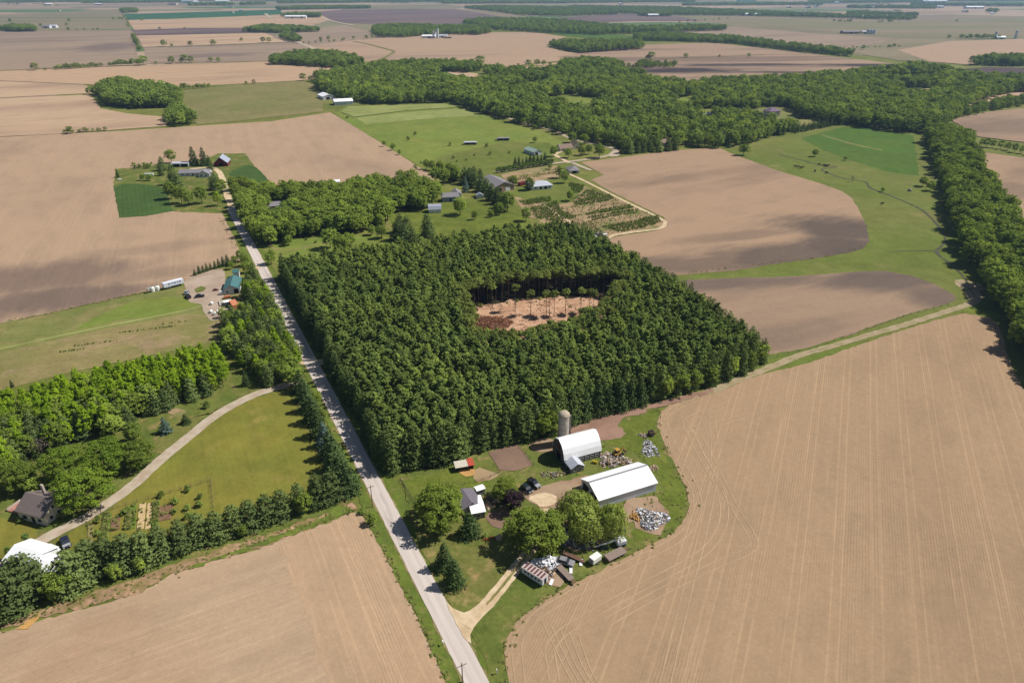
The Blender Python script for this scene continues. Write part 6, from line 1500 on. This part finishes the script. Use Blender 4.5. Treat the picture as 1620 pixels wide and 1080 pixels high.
c = at(853, 297); hip('house', 'white house with a light grey hipped roof behind two round trees', 'house', (c.x, c.y, AE - .15, 17, 12), 3.0, 2.6, W_WHITE, R_LGREY, .6, [('S', -5, 1, 1.6, 1.3), ('S', -1, .3, 1.6, 2.1, 'dark'), ('S', 3, .3, 2.2, 2.1, 'dark'), ('S', 6.3, 1, 1.4, 1.3)])
box_container('red_trailer', 'dark red trailer left of the white hipped-roof house', 'trailer', pl(826, 293.5, 7, 3, R(40)), 2.6, W_RED, False)
c = at(906, 272); hip('pavilion', 'low shed with a grey hipped roof beside the nursery lane', 'shed', (c.x, c.y, AN - .3, 12, 8.5), 2.6, 2.4, W_CREAM, R_GREYS, .6, [('W', 0, .2, 4, 2.1, 'dark'), ('S', 0, .2, 4, 2, 'dark')])
c = at(843, 243); gable('horse_barn', 'long low stable with a pale green roof at the edge of the hay meadow', 'barn', (c.x, c.y, R(122), 17, 9), 3.2, 1.8, W_WHITESTEEL, R_GREEN, .4, [('W', 1.5, .2, 3, 2.6, 'dark'), ('S', 3, 1, 2, 1)])
c = at(893, 238); gable('house', 'tan-roofed house among trees inside the road fork', 'house', (c.x, c.y, R(20), 13, 9), 3.0, 3.0, W_CREAM, R_TAN, .5, [('S', -3, 1, 1.3, 1.3), ('S', 2, 1, 1.3, 1.3), ('E', 0, 1, 1.2, 1.2)])
c = at(909, 234); gable('house_wing', 'taller gabled wing of the tan-roofed house inside the road fork', 'house', (c.x, c.y, R(110), 10, 8), 3.0, 3.6, W_CREAM, R_TAN, .4, [('W', 0, 1, 1.6, 1.3)])
c = at(744, 228.5); gable('field_shelter', 'left dark-sided livestock shelter in the hay meadow', 'shelter', (c.x, c.y, R(5), 12, 5), 2.4, .5, W_GREY, R_LGREY, .4, [('S', -2.9, .2, 5, 2.0, 'dark'), ('S', 2.9, .2, 5, 2.0, 'dark')])
c = at(796, 222); gable('field_shelter', 'right dark-sided livestock shelter in the hay meadow', 'shelter', (c.x, c.y, R(5), 12, 5), 2.4, .5, W_GREY, R_GREYS, .4, [('S', -2.9, .2, 5, 2.0, 'dark'), ('S', 2.9, .2, 5, 2.0, 'dark')])
c = at(516, 156); gable('machine_shed', 'smaller white machine shed at the edge of the rough pasture', 'shed', (c.x, c.y, R(120), 26, 16), 4.4, 2.4, W_WHITESTEEL, R_WHITE, .4, [('W', 1, .2, 5, 3.6, 'dark')])
c = at(543, 165); gable('machine_shed', 'larger white machine shed beside the cut hay field', 'shed', (c.x, c.y, R(20), 24, 16), 4.6, 2.4, W_WHITESTEEL, R_WHITE, .4, [('W', 0, .2, 5, 3.6, 'dark'), ('S', 6, .3, 4, 3.5, 'garage')])
c = at(1220, 183); hip('house', 'two-storey house with a purplish hipped roof in front of the broadleaf forest', 'house', (c.x, c.y, R(20), 15, 13), 6.0, 3.6, W_CREAM, R_PURPLE, .6, [('S', -4, 1, 1.4, 1.5), ('S', 0, .3, 1.4, 2.2, 'dark'), ('S', 4, 1, 1.4, 1.5), ('S', -4, 4, 1.4, 1.4), ('S', 4, 4, 1.4, 1.4)])
c = at(1118, 184); gable('cottage', 'white-roofed cottage in the trees left of the purple-roofed house', 'house', (c.x, c.y, R(-20), 12, 7), 2.8, 2.0, W_WHITE, R_LGREY, .4, [('S', -2, 1, 1.3, 1.2), ('S', 2, 1, 1.3, 1.2)])
c = at(1042, 230); gable('house', 'brown-roofed house hidden among dark trees right of the road junction', 'house', (c.x, c.y, R(20), 14, 9), 3, 2.6, W_CREAM, R_TAN, .4, [('S', -3, 1, 1.3, 1.2), ('S', 3, 1, 1.3, 1.2)])
c = at(958, 385)
box_container('white_planter', 'white crate at the corner of the nursery nearest the plantation', 'crate', pl(936, 377, 7, 1.6, AE), 1.0, W_WHITE, False, False)
box_container('potting_table', 'dark tarp-covered stack at the nursery corner', 'stack', pl(948, 372.5, 4.5, 2.4, AE), 1.5, W_GREY, False, False)
box_container('white_planter', 'small white box right of the dark stack at the nursery corner', 'crate', pl(957, 373, 3, 1.4, AE), 1.0, W_WHITE, False, False)

# far farms
def far_b(px, py, L, Wd, rot, hw, hr, wall, roof, label, name='far_barn', cat='barn'):
    c = at(px, py); return gable(name, label, cat, (c.x, c.y, rot, L, Wd), hw, hr, wall, roof, .5, [('S', 0, .2, min(6, L * .3), hw * .75, 'dark')])
far_b(679, 60.5, 40, 18, R(0), 6, 3, W_WHITE, R_WHITE, 'left white-roofed barn of the distant farm beside the pink field')
far_b(700, 60.0, 30, 18, R(0), 6, 3, W_WHITE, R_LGREY, 'right pale-roofed barn of the distant farm beside the pink field')
def far_silo(px, py, r, h, label, top=True):
    c = at(px, py); o = empty('far_silo', (c.x, c.y, 0), 0, label, 'silo'); m = MB(); m.lathe([(r, 0), (r, h)], 16); m.build('tower', W_WHITESTEEL, o)
    m = MB(); m.lathe([(r + .2, h), (r * .8, h + r * .5), (r * .3, h + r * .8), (.02, h + r * .85)], 16); m.build('dome', paint_rim, o)
far_silo(686, 61, 3, 18, 'left silo of the distant farm beside the pink field'); far_silo(692.5, 61, 3.4, 24, 'tallest silo of the distant farm beside the pink field'); far_silo(689.3, 60, 2.5, 14, 'short silo between the two tall ones of the distant farm')
far_b(708, 61, 22, 9, R(0), 3, 2, W_RED, R_TAN, 'low brown shed at the right end of the distant farm beside the pink field', 'far_shed', 'shed')
far_b(1344, 53.5, 52, 24, R(0), 6, 3, W_TAN, R_GREYS, 'long grey-roofed barn alone in the thin crops')
far_b(1366, 53.5, 16, 16, R(0), 6, 3, W_CREAM, R_LGREY, 'small cream barn between the long grey barn and the bins', 'far_shed', 'shed')
for px, l in [(1373, 'left steel bin beside the long grey-roofed barn'), (1377.5, 'middle steel bin beside the long grey-roofed barn'), (1382, 'right steel bin beside the long grey-roofed barn')]: far_silo(px, 54.5, 6, 10, l)
far_b(464, 29.5, 70, 26, R(0), 9, 4, W_WHITE, R_WHITE, 'long white barn of the farm under the hazy grove')
far_b(478, 29.5, 40, 22, R(0), 9, 4, W_WHITE, R_WHITE, 'short white barn of the farm under the hazy grove')
far_b(85, 44.5, 26, 16, R(0), 7, 4, W_WHITE, R_LGREY, 'white building of the distant farm at the far left')
far_b(75, 45.0, 26, 16, R(0), 7, 4, W_WHITE, R_GREYS, 'grey-roofed building of the distant farm at the far left')
far_b(40, 46, 20, 14, R(0), 8, 4, W_WHITE, R_BLUEGREY, 'bluish house in the dark grove at the far left', 'far_house', 'house')
far_b(1033, 26.5, 50, 24, R(0), 8, 4, W_WHITE, R_WHITE, 'white barn below the far hazy grove in the centre')
woods('woodlot', [(1008, 26), (1030, 22), (1064, 23), (1062, 26.5)], 14, (13, 18), 'hazy grove around the white barn of the far centre', seed=121)
far_b(1188, 25.5, 80, 30, R(0), 9, 4, W_WHITE, R_WHITE, 'long white shed in front of the far right belt of woodland')
far_b(1371, 29.5, 60, 26, R(0), 8, 4, W_WHITE, R_WHITE, 'white shed below the far right belt of woodland')
far_b(1477, 4.5, 200, 60, R(0), 14, 6, W_WHITE, R_WHITE, 'largest bright shed near the horizon on the right')
far_b(1540, 14, 110, 40, R(0), 10, 5, W_WHITE, R_WHITE, 'white sheds in the far wood at the right')
far_b(1484, 13, 60, 30, R(0), 10, 5, W_WHITE, R_LGREY, 'pale farm building among far trees on the right')
far_b(1375, 13.5, 70, 30, R(0), 9, 4, W_WHITE, R_LGREY, 'pale sheds on the tan strip near the horizon')
far_b(1180, 2, 160, 60, R(0), 12, 5, W_WHITE, R_WHITE, 'bright roof on the horizon right of centre')
far_b(397, 6.5, 90, 40, R(0), 11, 5, W_WHITE, R_LGREY, 'pale building of the distant village above the teal field')
far_b(352, 4.5, 110, 50, R(0), 12, 5, W_WHITE, R_WHITE, 'white building left of the distant village')
far_b(300, 4.5, 120, 50, R(0), 12, 5, W_WHITE, R_LGREY, 'pale building on the horizon above the teal field')
far_b(274, 8, 60, 30, R(0), 9, 5, W_CREAM, R_TAN, 'brown-roofed building on the horizon at the left')
far_silo(1574, 61.5, 4, 16, 'tall silo at the right end of the far windbreak'); far_silo(1606, 62, 4.5, 19, 'silo standing by trees near the right margin')
far_b(1582, 62, 24, 12, R(0), 5, 3, W_WHITE, R_WHITE, 'small white house at the end of the far windbreak', 'far_house', 'house')
far_b(407, 43, 16, 8, R(0), 4, 3, W_WHITE, R_WHITE, 'pale house in the far grove above the tan field', 'far_house', 'house')
far_b(494, 48.8, 34, 8, R(0), 3, 2, W_CREAM, R_TAN, 'pale low shed right of the far grove', 'far_shed', 'shed')

r4 = random.Random(31); n4 = 0
while n4 < 26:
    x = r4.uniform(0, 1620); y = r4.choice([r4.uniform(1, 14), r4.uniform(6, 30)])
    if 560 < x < 1230 and y > 9: continue
    n4 += 1; c = at(x, y); k = 1 + max(0, (16 - y) / 10)
    gable('far_shed', 'small pale farm building lost on the far plain', 'shed', (c.x, c.y, r4.choice([0, 1.57]) + r4.uniform(-.2, .4), r4.uniform(16, 34) * k, r4.uniform(10, 16) * k), 4.5 * k, 2.5 * k, r4.choice([W_WHITE, W_CREAM, W_GREY]), r4.choice([R_WHITE, R_LGREY, R_GREYS]), .4, group='small farm buildings on the far plain')
# ------------------------------------------------------------------ farmstead odds and ends
SCR = [paint('scrap_white', C(230, 230, 234, .85), .6, .12), paint('scrap_grey', C(150, 148, 152), .7, .2), paint('scrap_rust', C(126, 98, 80), .9, .3), paint('scrap_tan', C(206, 184, 154), .9, .2), paint('scrap_blue', C(84, 104, 150), .6, .2)]
def heap(name, label, px, py, rx, ry, n, hmax, mats, seed, L=(.3, 1.4)):
    """a heap whose pieces nobody could count: one mesh, several materials"""
    r2 = random.Random(seed); p = at(px, py); m = MB(); mi = []
    for k in range(n):
        a = r2.uniform(0, 6.283); q = math.sqrt(r2.random()); lob = 1 + .25 * math.sin(3 * a + seed)
        z = hmax * max(0, 1 - q * q) * r2.uniform(.2, 1) + .36
        M = Matrix.Translation((p.x + q * rx * lob * math.cos(a), p.y + q * ry * lob * math.sin(a), z)) @ Matrix.Rotation(r2.uniform(0, 6.28), 4, 'Z') @ Matrix.Rotation(r2.uniform(-.7, .7), 4, 'Y') @ Matrix.Rotation(r2.uniform(-.5, .5), 4, 'X')
        l = r2.uniform(*L); w_ = r2.uniform(.12, .5) * l + .1; t = r2.uniform(.04, .3)
        m.box(-l / 2, -w_ / 2, -t / 2, l / 2, w_ / 2, t / 2, M, taper=min(w_, l) * .12); mi += [r2.choices(range(len(mats)), [x[1] for x in mats])[0]] * 6
    o = m.build(name, mats[0][0]); 
    for x in mats[1:]: o.data.materials.append(x[0])
    o.data.polygons.foreach_set('material_index', mi); o.data.update()
    return tag(o, label, 'scrap heap', kind='stuff')
heap('scrap_heap', 'big heap of white and grey scrap on bare ground beside the long white shed', 1030, 822, 4.6, 4.2, 950, 1.6, [(SCR[0], 5), (SCR[1], 4), (SCR[2], 1.6), (SCR[3], 1.5), (SCR[4], .7)], 1, (.2, 1.1))
heap('rubble_heap', 'tan heap of boards and rubble between the barn and the long white shed', 970, 729, 5.0, 3.6, 460, 1.0, [(SCR[3], 6), (SCR[0], 2), (SCR[2], 3), (SCR[1], 2)], 2, (.25, 1.2))
heap('stone_heap', 'loose heap of pale stones in the grass by the tilled field', 1028, 712, 2.8, 4.6, 240, .6, [(SCR[1], 5), (SCR[0], 3), (SCR[3], 1)], 3, (.3, .9))
heap('junk_heap', 'dark jumble of junk in the shade beneath the willows', 908, 850, 6.5, 5.0, 260, 1.3, [(SCR[1], 4), (SCR[2], 3), (SCR[0], 1), (SCR[4], .3)], 4, (.3, 1.5))
heap('sheet_heap', 'crumpled white sheets piled under the big round tree', 868, 892, 4.0, 2.0, 90, 1.2, [(SCR[0], 9), (SCR[1], 1)], 5, (.9, 2.4))
heap('junk_heap', 'rusty and pale junk strewn behind the striped trailer', 864, 906, 3.0, 2.2, 90, .8, [(SCR[2], 4), (SCR[3], 3), (SCR[1], 2)], 6, (.4, 1.4))
heap('junk_heap', 'pots and small implements in the grass beside the two parked vehicles', 872, 752, 4.2, 2.2, 70, .5, [(SCR[2], 3), (SCR[1], 3), (SCR[3], 2)], 7, (.3, .8))
heap('board_heap', 'scattered boards beside the farmhouse addition', 778, 797, 2.6, 2.6, 60, .3, [(SCR[3], 4), (SCR[2], 3)], 8, (.5, 1.6))
heap('log_heap', 'orange-brown split logs on the front lawn', 774, 853, 2.0, .9, 34, .4, [(paint('split_wood', C(178, 112, 60), .9, .2), 1)], 9, (.3, .6))
heap('rubble_heap', 'tan rubble on the grass at the east end of the long white shed', 1034, 742, 1.6, 1.2, 30, .5, [(SCR[3], 4), (SCR[2], 2)], 10)
heap('sand_heap', 'ochre earth mound beside the big scrap heap', 1005, 818, 1.4, 2.2, 60, .7, [(M_sand, 1)], 11, (.5, 1.2))
heap('wood_heap', 'small pale heap of boards left of the rusty implement', 1018, 690, 1.4, 1.2, 40, .5, [(SCR[3], 4), (SCR[1], 2)], 12)
heap('board_heap', 'pale boards under the trees at the drive bend by the round tree', 842, 869, 1.6, 1.4, 36, .3, [(SCR[3], 1)], 13)

def excav(px, py):
    p = at(px, py); o = empty('yellow_loader', (p.x, p.y, .35), R(30), 'yellow loader with a raised arm standing on the tan rubble', 'loader')
    Yl = paint('loader_yellow', C(206, 160, 70), .6, .2)
    m = MB(); m.box(-1.5, -.8, .6, 1.1, .8, 1.5); m.build('body', Yl, o, .08)
    m = MB(); m.box(-.7, -.65, 1.52, .5, .65, 2.6); m.build('cab', GLASS, o); m = MB(); m.box(-.8, -.75, 2.62, .6, .75, 2.74); m.build('cab_roof', Yl, o)
    for x in (-1.0, .9):
        for y in (-.95, .95): wheel(o, x, y, .6, .4)
    m = MB(); m.cyl((1.0, 0, 1.4), (2.2, 0, 2.7), .16, .14, 8); m.cyl((2.2, 0, 2.7), (3.2, 0, 1.2), .14, .1, 8); m.build('arm', Yl, o)
    m = MB(); m.box(2.9, -.7, .6, 3.5, .7, 1.2); m.build('bucket', SCR[2], o)
excav(976, 722)
p = at(1030, 689); o = empty('rusty_implement', (p.x, p.y, .3), R(20), 'rusty dark implement on the grass beside the tilled field', 'implement')
m = MB(); m.box(-1.0, -.9, .5, .9, .9, 1.7); m.build('hopper', SCR[2], o, .1); m = MB(); m.box(-.8, -.7, 1.701, .7, .7, 1.72); m.build('hopper_opening', DARKIN, o)
m = MB(); m.box(.9, -.1, .5, 2.4, .1, .65); m.build('drawbar', SCR[2], o)
for y in (-1.05, 1.05): wheel(o, 0, y, .55, .25)

def wagon(label, px, py, rot, L, Wd, mat, name='flatbed_wagon', h=.8):
    p = at(px, py); o = empty(name, (p.x, p.y, .32), rot, label, 'wagon')
    m = MB(); n = 6
    for k in range(n): m.box(-L / 2, -Wd / 2 + Wd * k / n + .012, h, L / 2, -Wd / 2 + Wd * (k + 1) / n - .012, h + .12)
    m.build('deck', mat, o); m = MB(); m.box(-L / 2 + .3, -.4, h - .25, L / 2 + 1.2, .4, h - .01); m.build('frame', SCR[2], o)
    for x in (-L * .3, L * .3):
        for y in (-Wd / 2 + .25, Wd / 2 - .25): wheel(o, x, y, .34, .2)
    m = MB(); m.box(-L / 2 - .1, -Wd / 2, h, -L / 2 - .01, Wd / 2, h + .6); m.build('headboard', mat, o)
    return o
WOODG = paint('grey_planks', C(158, 140, 128), .95, .25)
wagon('brown-grey plank wagon at the edge of the tilled field below the white hoist', 973, 880.5, R(32), 6.4, 2.6, WOODG)
wagon('narrow brown plank wagon beside the crumpled white sheets', 894, 910.5, R(-56), 5.6, 1.8, WOODG)
wagon('dark plank wagon lying in the shade below the willows', 905, 883, R(-32), 5.0, 1.3, SCR[2], h=.6)

p = at(846, 915); o = empty('striped_trailer', (p.x, p.y, .3), R(-40), 'old white trailer with brown panels across its flat roof below the big round tree', 'trailer')
L = 7.0; m = MB(); m.box(-L / 2, -1.25, .55, L / 2, 1.25, 2.6); m.build('body', paint('trailer_body', C(216, 218, 224, .85), .6, .12), o, .05)
m = MB(); m.box(-L / 2 - .1, -1.35, 2.605, L / 2 + .1, 1.35, 2.68); rf = m.build('roof', paint('trailer_roof', C(206, 190, 186), .8, .2), o)
for k in range(6):
    m = MB(); x = -L / 2 + .5 + k * 1.08; m.box(x, -1.1, 2.683, x + .55, 1.1, 2.72); m.build('roof_panel', paint('roof_panel_brown', C(116, 72, 66), .9, .3) if k == 0 else bpy.data.materials['roof_panel_brown'], rf)
m = MB(); m.box(L / 2 + .004, -.5, .7, L / 2 + .05, .4, 2.3); m.build('door', DARKIN, o)
for x in (-2.3, -1.2, 0, 1.2, 2.3): m = MB(); m.box(x - .3, -1.29, 1.4, x + .3, -1.255, 2.0); m.build('window', GLASS, o)
for x in (-.5, .5):
    for y in (-1.1, 1.1): wheel(o, x, y, .36, .2)
m = MB(); m.box(L / 2, -.06, .5, L / 2 + 1.4, .06, .6); m.build('tow_bar', SCR[2], o)

p = at(941, 889.5); o = empty('white_box_trailer', (p.x, p.y, .3), R(40), 'small white box trailer alone on the grass below the willows', 'trailer')
m = MB(); m.box(-1.6, -.95, .5, 1.6, .95, 2.2); m.build('body', paint('box_white', C(236, 236, 228, .86), .5, .08), o, .08); m = MB(); m.box(-1.62, -.6, .7, -1.603, .6, 2.0); m.build('door', SCR[1], o)
m = MB(); m.box(1.6, -.05, .45, 2.5, .05, .55); m.build('tow_bar', SCR[1], o)
for y in (-1.0, 1.0): wheel(o, 0, y, .34, .2)
p = at(980, 862); o = empty('bucket_hoist', (p.x, p.y, .3), R(200), 'white hoist with a long boom stretched along the grass by the plank wagon', 'hoist')
m = MB(); m.box(-1.6, -1.1, .6, 1.2, 1.1, 1.9); m.build('body', SCR[0], o, .08); m = MB(); m.box(-1.2, -.9, 1.91, .3, .9, 2.15); m.build('turret', SCR[0], o, .04)
m = MB(); m.cyl((0, 0, 2.2), (7.6, -.6, 1.0), .22, .16, 10); m.build('boom', SCR[0], o)
for x in (-1.1, .8):
    for y in (-1.1, 1.1): wheel(o, x, y, .42, .25)
car('old_car', 'derelict grey car among the crumpled white sheets', 894, 892, R(-20), SCR[1], z=.3, s=1.1, cat='car')
car('old_car', 'pale derelict car half hidden beneath the willow strands', 900, 850, R(60), SCR[0], z=.3, cat='car')
car('small_tractor', 'small dark garden vehicle in front of the white hoist', 956, 868.5, R(20), DKG, z=.3, s=.6, cat='vehicle')
for px, py, rt, l, Lp in [(919, 891, R(80), 'narrow white panel standing on the grass below the willows', 2.6), (903, 902, R(85), 'white panel beside the narrow plank wagon', 3.0), (872, 922, R(70), 'short white panel behind the striped trailer', 2.2)]:
    p = at(px, py); m = MB(); m.box(-Lp / 2, -.45, 0, Lp / 2, .45, .22, taper=.05); o = m.build('loose_board', SCR[0]); o.location = (p.x, p.y, .32); o.rotation_euler = (.12, 0, rt); tag(o, l, 'panel')
p = at(985.5, 840); m = MB(); m.box(-.8, -.7, 0, .8, .7, 1.1, taper=.12); o = m.build('water_trough', SCR[1]); o.location = (p.x, p.y, .3); tag(o, 'small dark grey bin on the grass right of the slim willow', 'bin')
p = at(789, 853); o = empty('well_house', (p.x, p.y, .3), R(20), 'little pale well cover on the front lawn', 'well'); m = MB(); m.lathe([(.9, 0), (.9, .8), (.2, 1.3), (.02, 1.32)], 10); m.build('cover', SCR[3], o); m = MB(); m.cyl((0, 0, 1.3), (0, 0, 1.6), .12, .12, 8); m.build('cap', SCR[1], o)
for px, py, l in [(939, 733, 'left yellow barrel on the grass beside the milk house'), (943, 734, 'right yellow barrel on the grass beside the milk house')]:
    p = at(px, py); m = MB(); m.lathe([(.35, 0), (.4, .3), (.4, .6), (.35, .9), (.02, .9)], 14); o = m.build('barrel', paint('barrel_yellow', C(206, 180, 50), .6, .1)); o.location = (p.x, p.y, .3); tag(o, l, 'barrel')

# fences and poles
WIRE = paint('wire', (.09, .085, .08, 1), .7, .1); POST = paint('post_wood', C(150, 132, 112), .95, .2)
def fence(label, pts, step=2.6, h=1.2, wire=True, mat=None):
    W = [at(*p) for p in pts]; o = empty('fence', W[0], 0, label, 'fence'); o0 = W[0]
    m = MB(); P_ = []
    for i in range(len(W) - 1):
        n = max(1, int((W[i + 1] - W[i]).length / step)); P_ += [W[i].lerp(W[i + 1], k / n) - o0 for k in range(n)]
    P_.append(W[-1] - o0)
    for k, q in enumerate(P_[:100]):
        g = MB(); g.box(q.x - .06, q.y - .06, 0, q.x + .06, q.y + .06, h + .25); g.build('post', mat or POST, o)
    if wire:
        for i in range(len(P_) - 1):
            for z in (.55, .9, h + .15): m.cyl((P_[i].x, P_[i].y, z), (P_[i + 1].x, P_[i + 1].y, z), .02, .02, 4, cap=False)
        m.build('wires', WIRE, o)
    return o
fence('wire garden fence around the vegetable beds beside the mown lawn', [(140, 818), (200, 800), (270, 780), (334, 761), (338, 804)])
fence('dark rail fence along the verge between the road and the farm grass', [(634, 760), (646, 780), (656, 796)], 1.6, 1.1, mat=W_GREY)
fence('wire fence from the animal shelter to the garden plot', [(700, 768), (735, 767), (752, 764), (776, 756), (790, 748)])
fence('fence along the right side of the garden plot', [(816, 700), (832, 718), (845, 736)])
fence('paddock fence across the hay meadow below the shelters', [(664, 240), (700, 234), (744, 231), (800, 224), (860, 216)], 7, 1.3)
fence('pasture fence following the track to the creek', [(1212, 570), (1280, 553), (1371, 522), (1440, 498), (1500, 484)], 5, 1.2)
def pole(label, px, py, h):
    p = at(px, py); o = empty('utility_pole', (p.x, p.y, 0), AE, label, 'utility pole'); m = MB(); m.cyl((0, 0, -.3), (0, 0, h), .16, .11, 10); m.build('pole', POST, o)
    m = MB(); m.box(-1.1, -.06, h - .8, 1.1, .06, h - .66); m.build('crossarm', POST, o)
    for x in (-1.0, 0, 1.0): m = MB(); m.cyl((x, 0, h - .655 if x else h + .002), (x, 0, h - .46 if x else h + .2), .05, .04, 6); m.build('insulator', paint_rim, o)
pole('wooden utility pole on the verge beside the end of the windbreak', 590, 802, 8.5)
pole('wooden utility pole at the roadside in the bottom of the picture', 732, 1079, 6.5)
p = at(701, 1020.5); o = empty('mailbox', (p.x, p.y, .2), AN, 'small white mailbox on the left verge of the road', 'mailbox'); m = MB(); m.box(-.05, -.05, 0, .05, .05, 1.1); m.build('post', POST, o); m = MB(); m.box(-.35, -.14, 1.1, .35, .14, 1.4); m.build('box', TRIM, o, .04)
p = at(786, 1066); o = empty('reflector_post', (p.x, p.y, .2), AN, 'short white marker post on the right verge of the road', 'post'); m = MB(); m.box(-.1, -.05, 0, .1, .05, 1.2); m.build('post', TRIM, o); m = MB(); m.box(-.25, -.06, 1.2, .25, .06, 1.55); m.build('plate', TRIM, o)

# vegetable beds
BED_S = rough_mat('bed_soil', C(150, 118, 92), C(120, 92, 72), .8); BED_G = grass('bed_greens', (.07, .15, .02, 1), (.10, .18, .03, 1), None, .5); BED_W = rough_mat('straw_bed', C(222, 196, 150), C(200, 170, 122), .9)
beds = [((226, 797), (222, 838), 1.9, BED_W, 'left straw-covered vegetable bed', 0), ((239, 796), (235, 837), 1.9, BED_W, 'right straw-covered vegetable bed', 0), ((208, 801), (205, 838), 3.0, BED_G, 'wide green vegetable bed left of the straw beds', 1), ((247, 795), (245, 836), 2.2, BED_G, 'green vegetable bed right of the straw beds', 1), ((184, 818), (182, 840), 2.4, BED_S, 'short dark soil bed with an oval outline', 0), ((170, 812), (164, 858), 2.4, BED_G, 'long green vegetable bed near the left garden fence', 1), ((262, 800), (258, 824), 4.4, BED_S, 'square soil bed with a few plants in the vegetable garden', 0), ((144, 828), (142, 862), 1.5, M_hay3, 'narrow straw strip at the left end of the garden', 0)]
for a, b, wd, mt, l, g in beds:
    A, B = at(*a), at(*b); c = (A + B) / 2; X = B - A; Lh = X.length / 2
    m = MB(); m.box(-Lh, -wd / 2, 0, Lh, wd / 2, .26, taper=.1); o = m.build('garden_bed', mt); o.location = (c.x, c.y, .14); o.rotation_euler = (0, 0, math.atan2(X.y, X.x)); tag(o, l, 'garden bed')
gs = []
r2 = random.Random(3)
for a, b, wd, mt, l, g in beds:
    A, B = at(*a), at(*b); X = (B - A); nrm = Vector((-X.y, X.x, 0)).normalized()
    for k in range(80 if g else 8):
        p = A.lerp(B, r2.random()) + nrm * r2.uniform(-wd / 2, wd / 2) * .85; gs.append((p.x, p.y))
scatter('vegetables', ['shrub', 'weed'], gs, 'leafy vegetables growing in the garden beds', 'vegetables', (.4, .9), seed=4, z=.3)
for px, py, h in [(255, 786, 2.4), (278, 796, 2.6), (297, 778, 2.4), (318, 788, 2.2), (316, 802, 2.6), (298, 806, 2.4), (276, 812, 2), (300, 820, 2.6), (154, 826, 2.4), (156, 846, 2.2), (196, 814, 2.4)]:
    plant_px('fruit_bush', 'shrub', px, py, h, 'young fruit bush in the fenced vegetable garden', 'bush', 'fruit bushes in the fenced garden')

# cattle in the creek pasture
HIDE = paint('black_hide', (.018, .015, .014, 1), .8, .2)
def cow_mesh():
    m = MB()
    body = [(-.95, .62, .22), (-.8, 1.0, .36), (-.3, .98, .40), (.3, .98, .41), (.7, 1.05, .38), (.95, 1.12, .26), (1.2, 1.22, .17), (1.42, 1.2, .15), (1.65, 1.02, .10)]
    n = 10; vs = []
    for x, z, r in body:
        for i in range(n):
            t = 6.2832 * i / n; vs.append((x, r * .78 * math.cos(t), z + r * math.sin(t)))
    fs = [(k * n + i, k * n + (i + 1) % n, (k + 1) * n + (i + 1) % n, (k + 1) * n + i) for k in range(len(body) - 1) for i in range(n)] + [tuple(range(n))[::-1], tuple(range(len(vs) - n, len(vs)))]
    m.add(vs, fs)
    for x, kx in ((-.72, -.06), (.66, .05)):
        for y in (-.2, .2):
            m.cyl((x, y, .85), (x + kx, y, .42), .13, .075, 8); m.cyl((x + kx, y, .42), (x, y, 0), .075, .06, 8)
    m.cyl((-.95, 0, 1.1), (-1.08, 0, .45), .04, .03, 6)
    for y in (-.2, .2): m.cyl((1.3, y * .6, 1.32), (1.26, y * 1.5, 1.36), .06, .03, 6)
    me = bpy.data.meshes.new('cow'); me.from_pydata(m.v, [], m.f); me.materials.append(HIDE); return me
CM = cow_mesh()
for px, py in [(1258, 265), (1263, 265.5), (1266, 267), (1269, 266.5), (1296, 262), (1303, 263), (1305, 264), (1307, 264), (1310, 263.5), (1289, 272), (1307, 275), (1395, 324)]:
    p = at(px, py); o = link('cow', CM); o.location = (p.x, p.y, .12); o.rotation_euler = (0, 0, random.uniform(0, 6.28)); o.scale = (1.25,) * 3; tag(o, 'black cow grazing in the creek pasture', 'cow', 'black cattle in the creek pasture')
p = at(1439, 302.5); o = empty('feeder', (p.x, p.y, .1), .3, 'pale hay feeder by the two trees in front of the tree belt', 'feeder'); m = MB(); m.lathe([(1.3, 0), (1.3, 1.0), (1.1, 1.3), (.4, 2.0), (.02, 2.0)], 12); m.build('ring', SCR[1], o); m = MB(); m.lathe([(.9, 1.4), (.7, 1.9), (.02, 2.1)], 10); m.build('hay', SCR[3], o)
p = at(549, 187.5); o = empty('tractor', (p.x, p.y, .3), R(200), 'small red tractor at the edge of the cut hay field', 'tractor')
m = MB(); m.box(-.4, -.45, .8, 1.7, .45, 1.6); m.build('body', R_RED, o, .06); m = MB(); m.box(-1.3, -.7, 1.2, -.4, .7, 2.6); m.build('cab', GLASS, o)
for x, r_ in ((-1.0, .85), (1.3, .5)):
    for y in (-.85, .85): wheel(o, x, y, r_, .4)
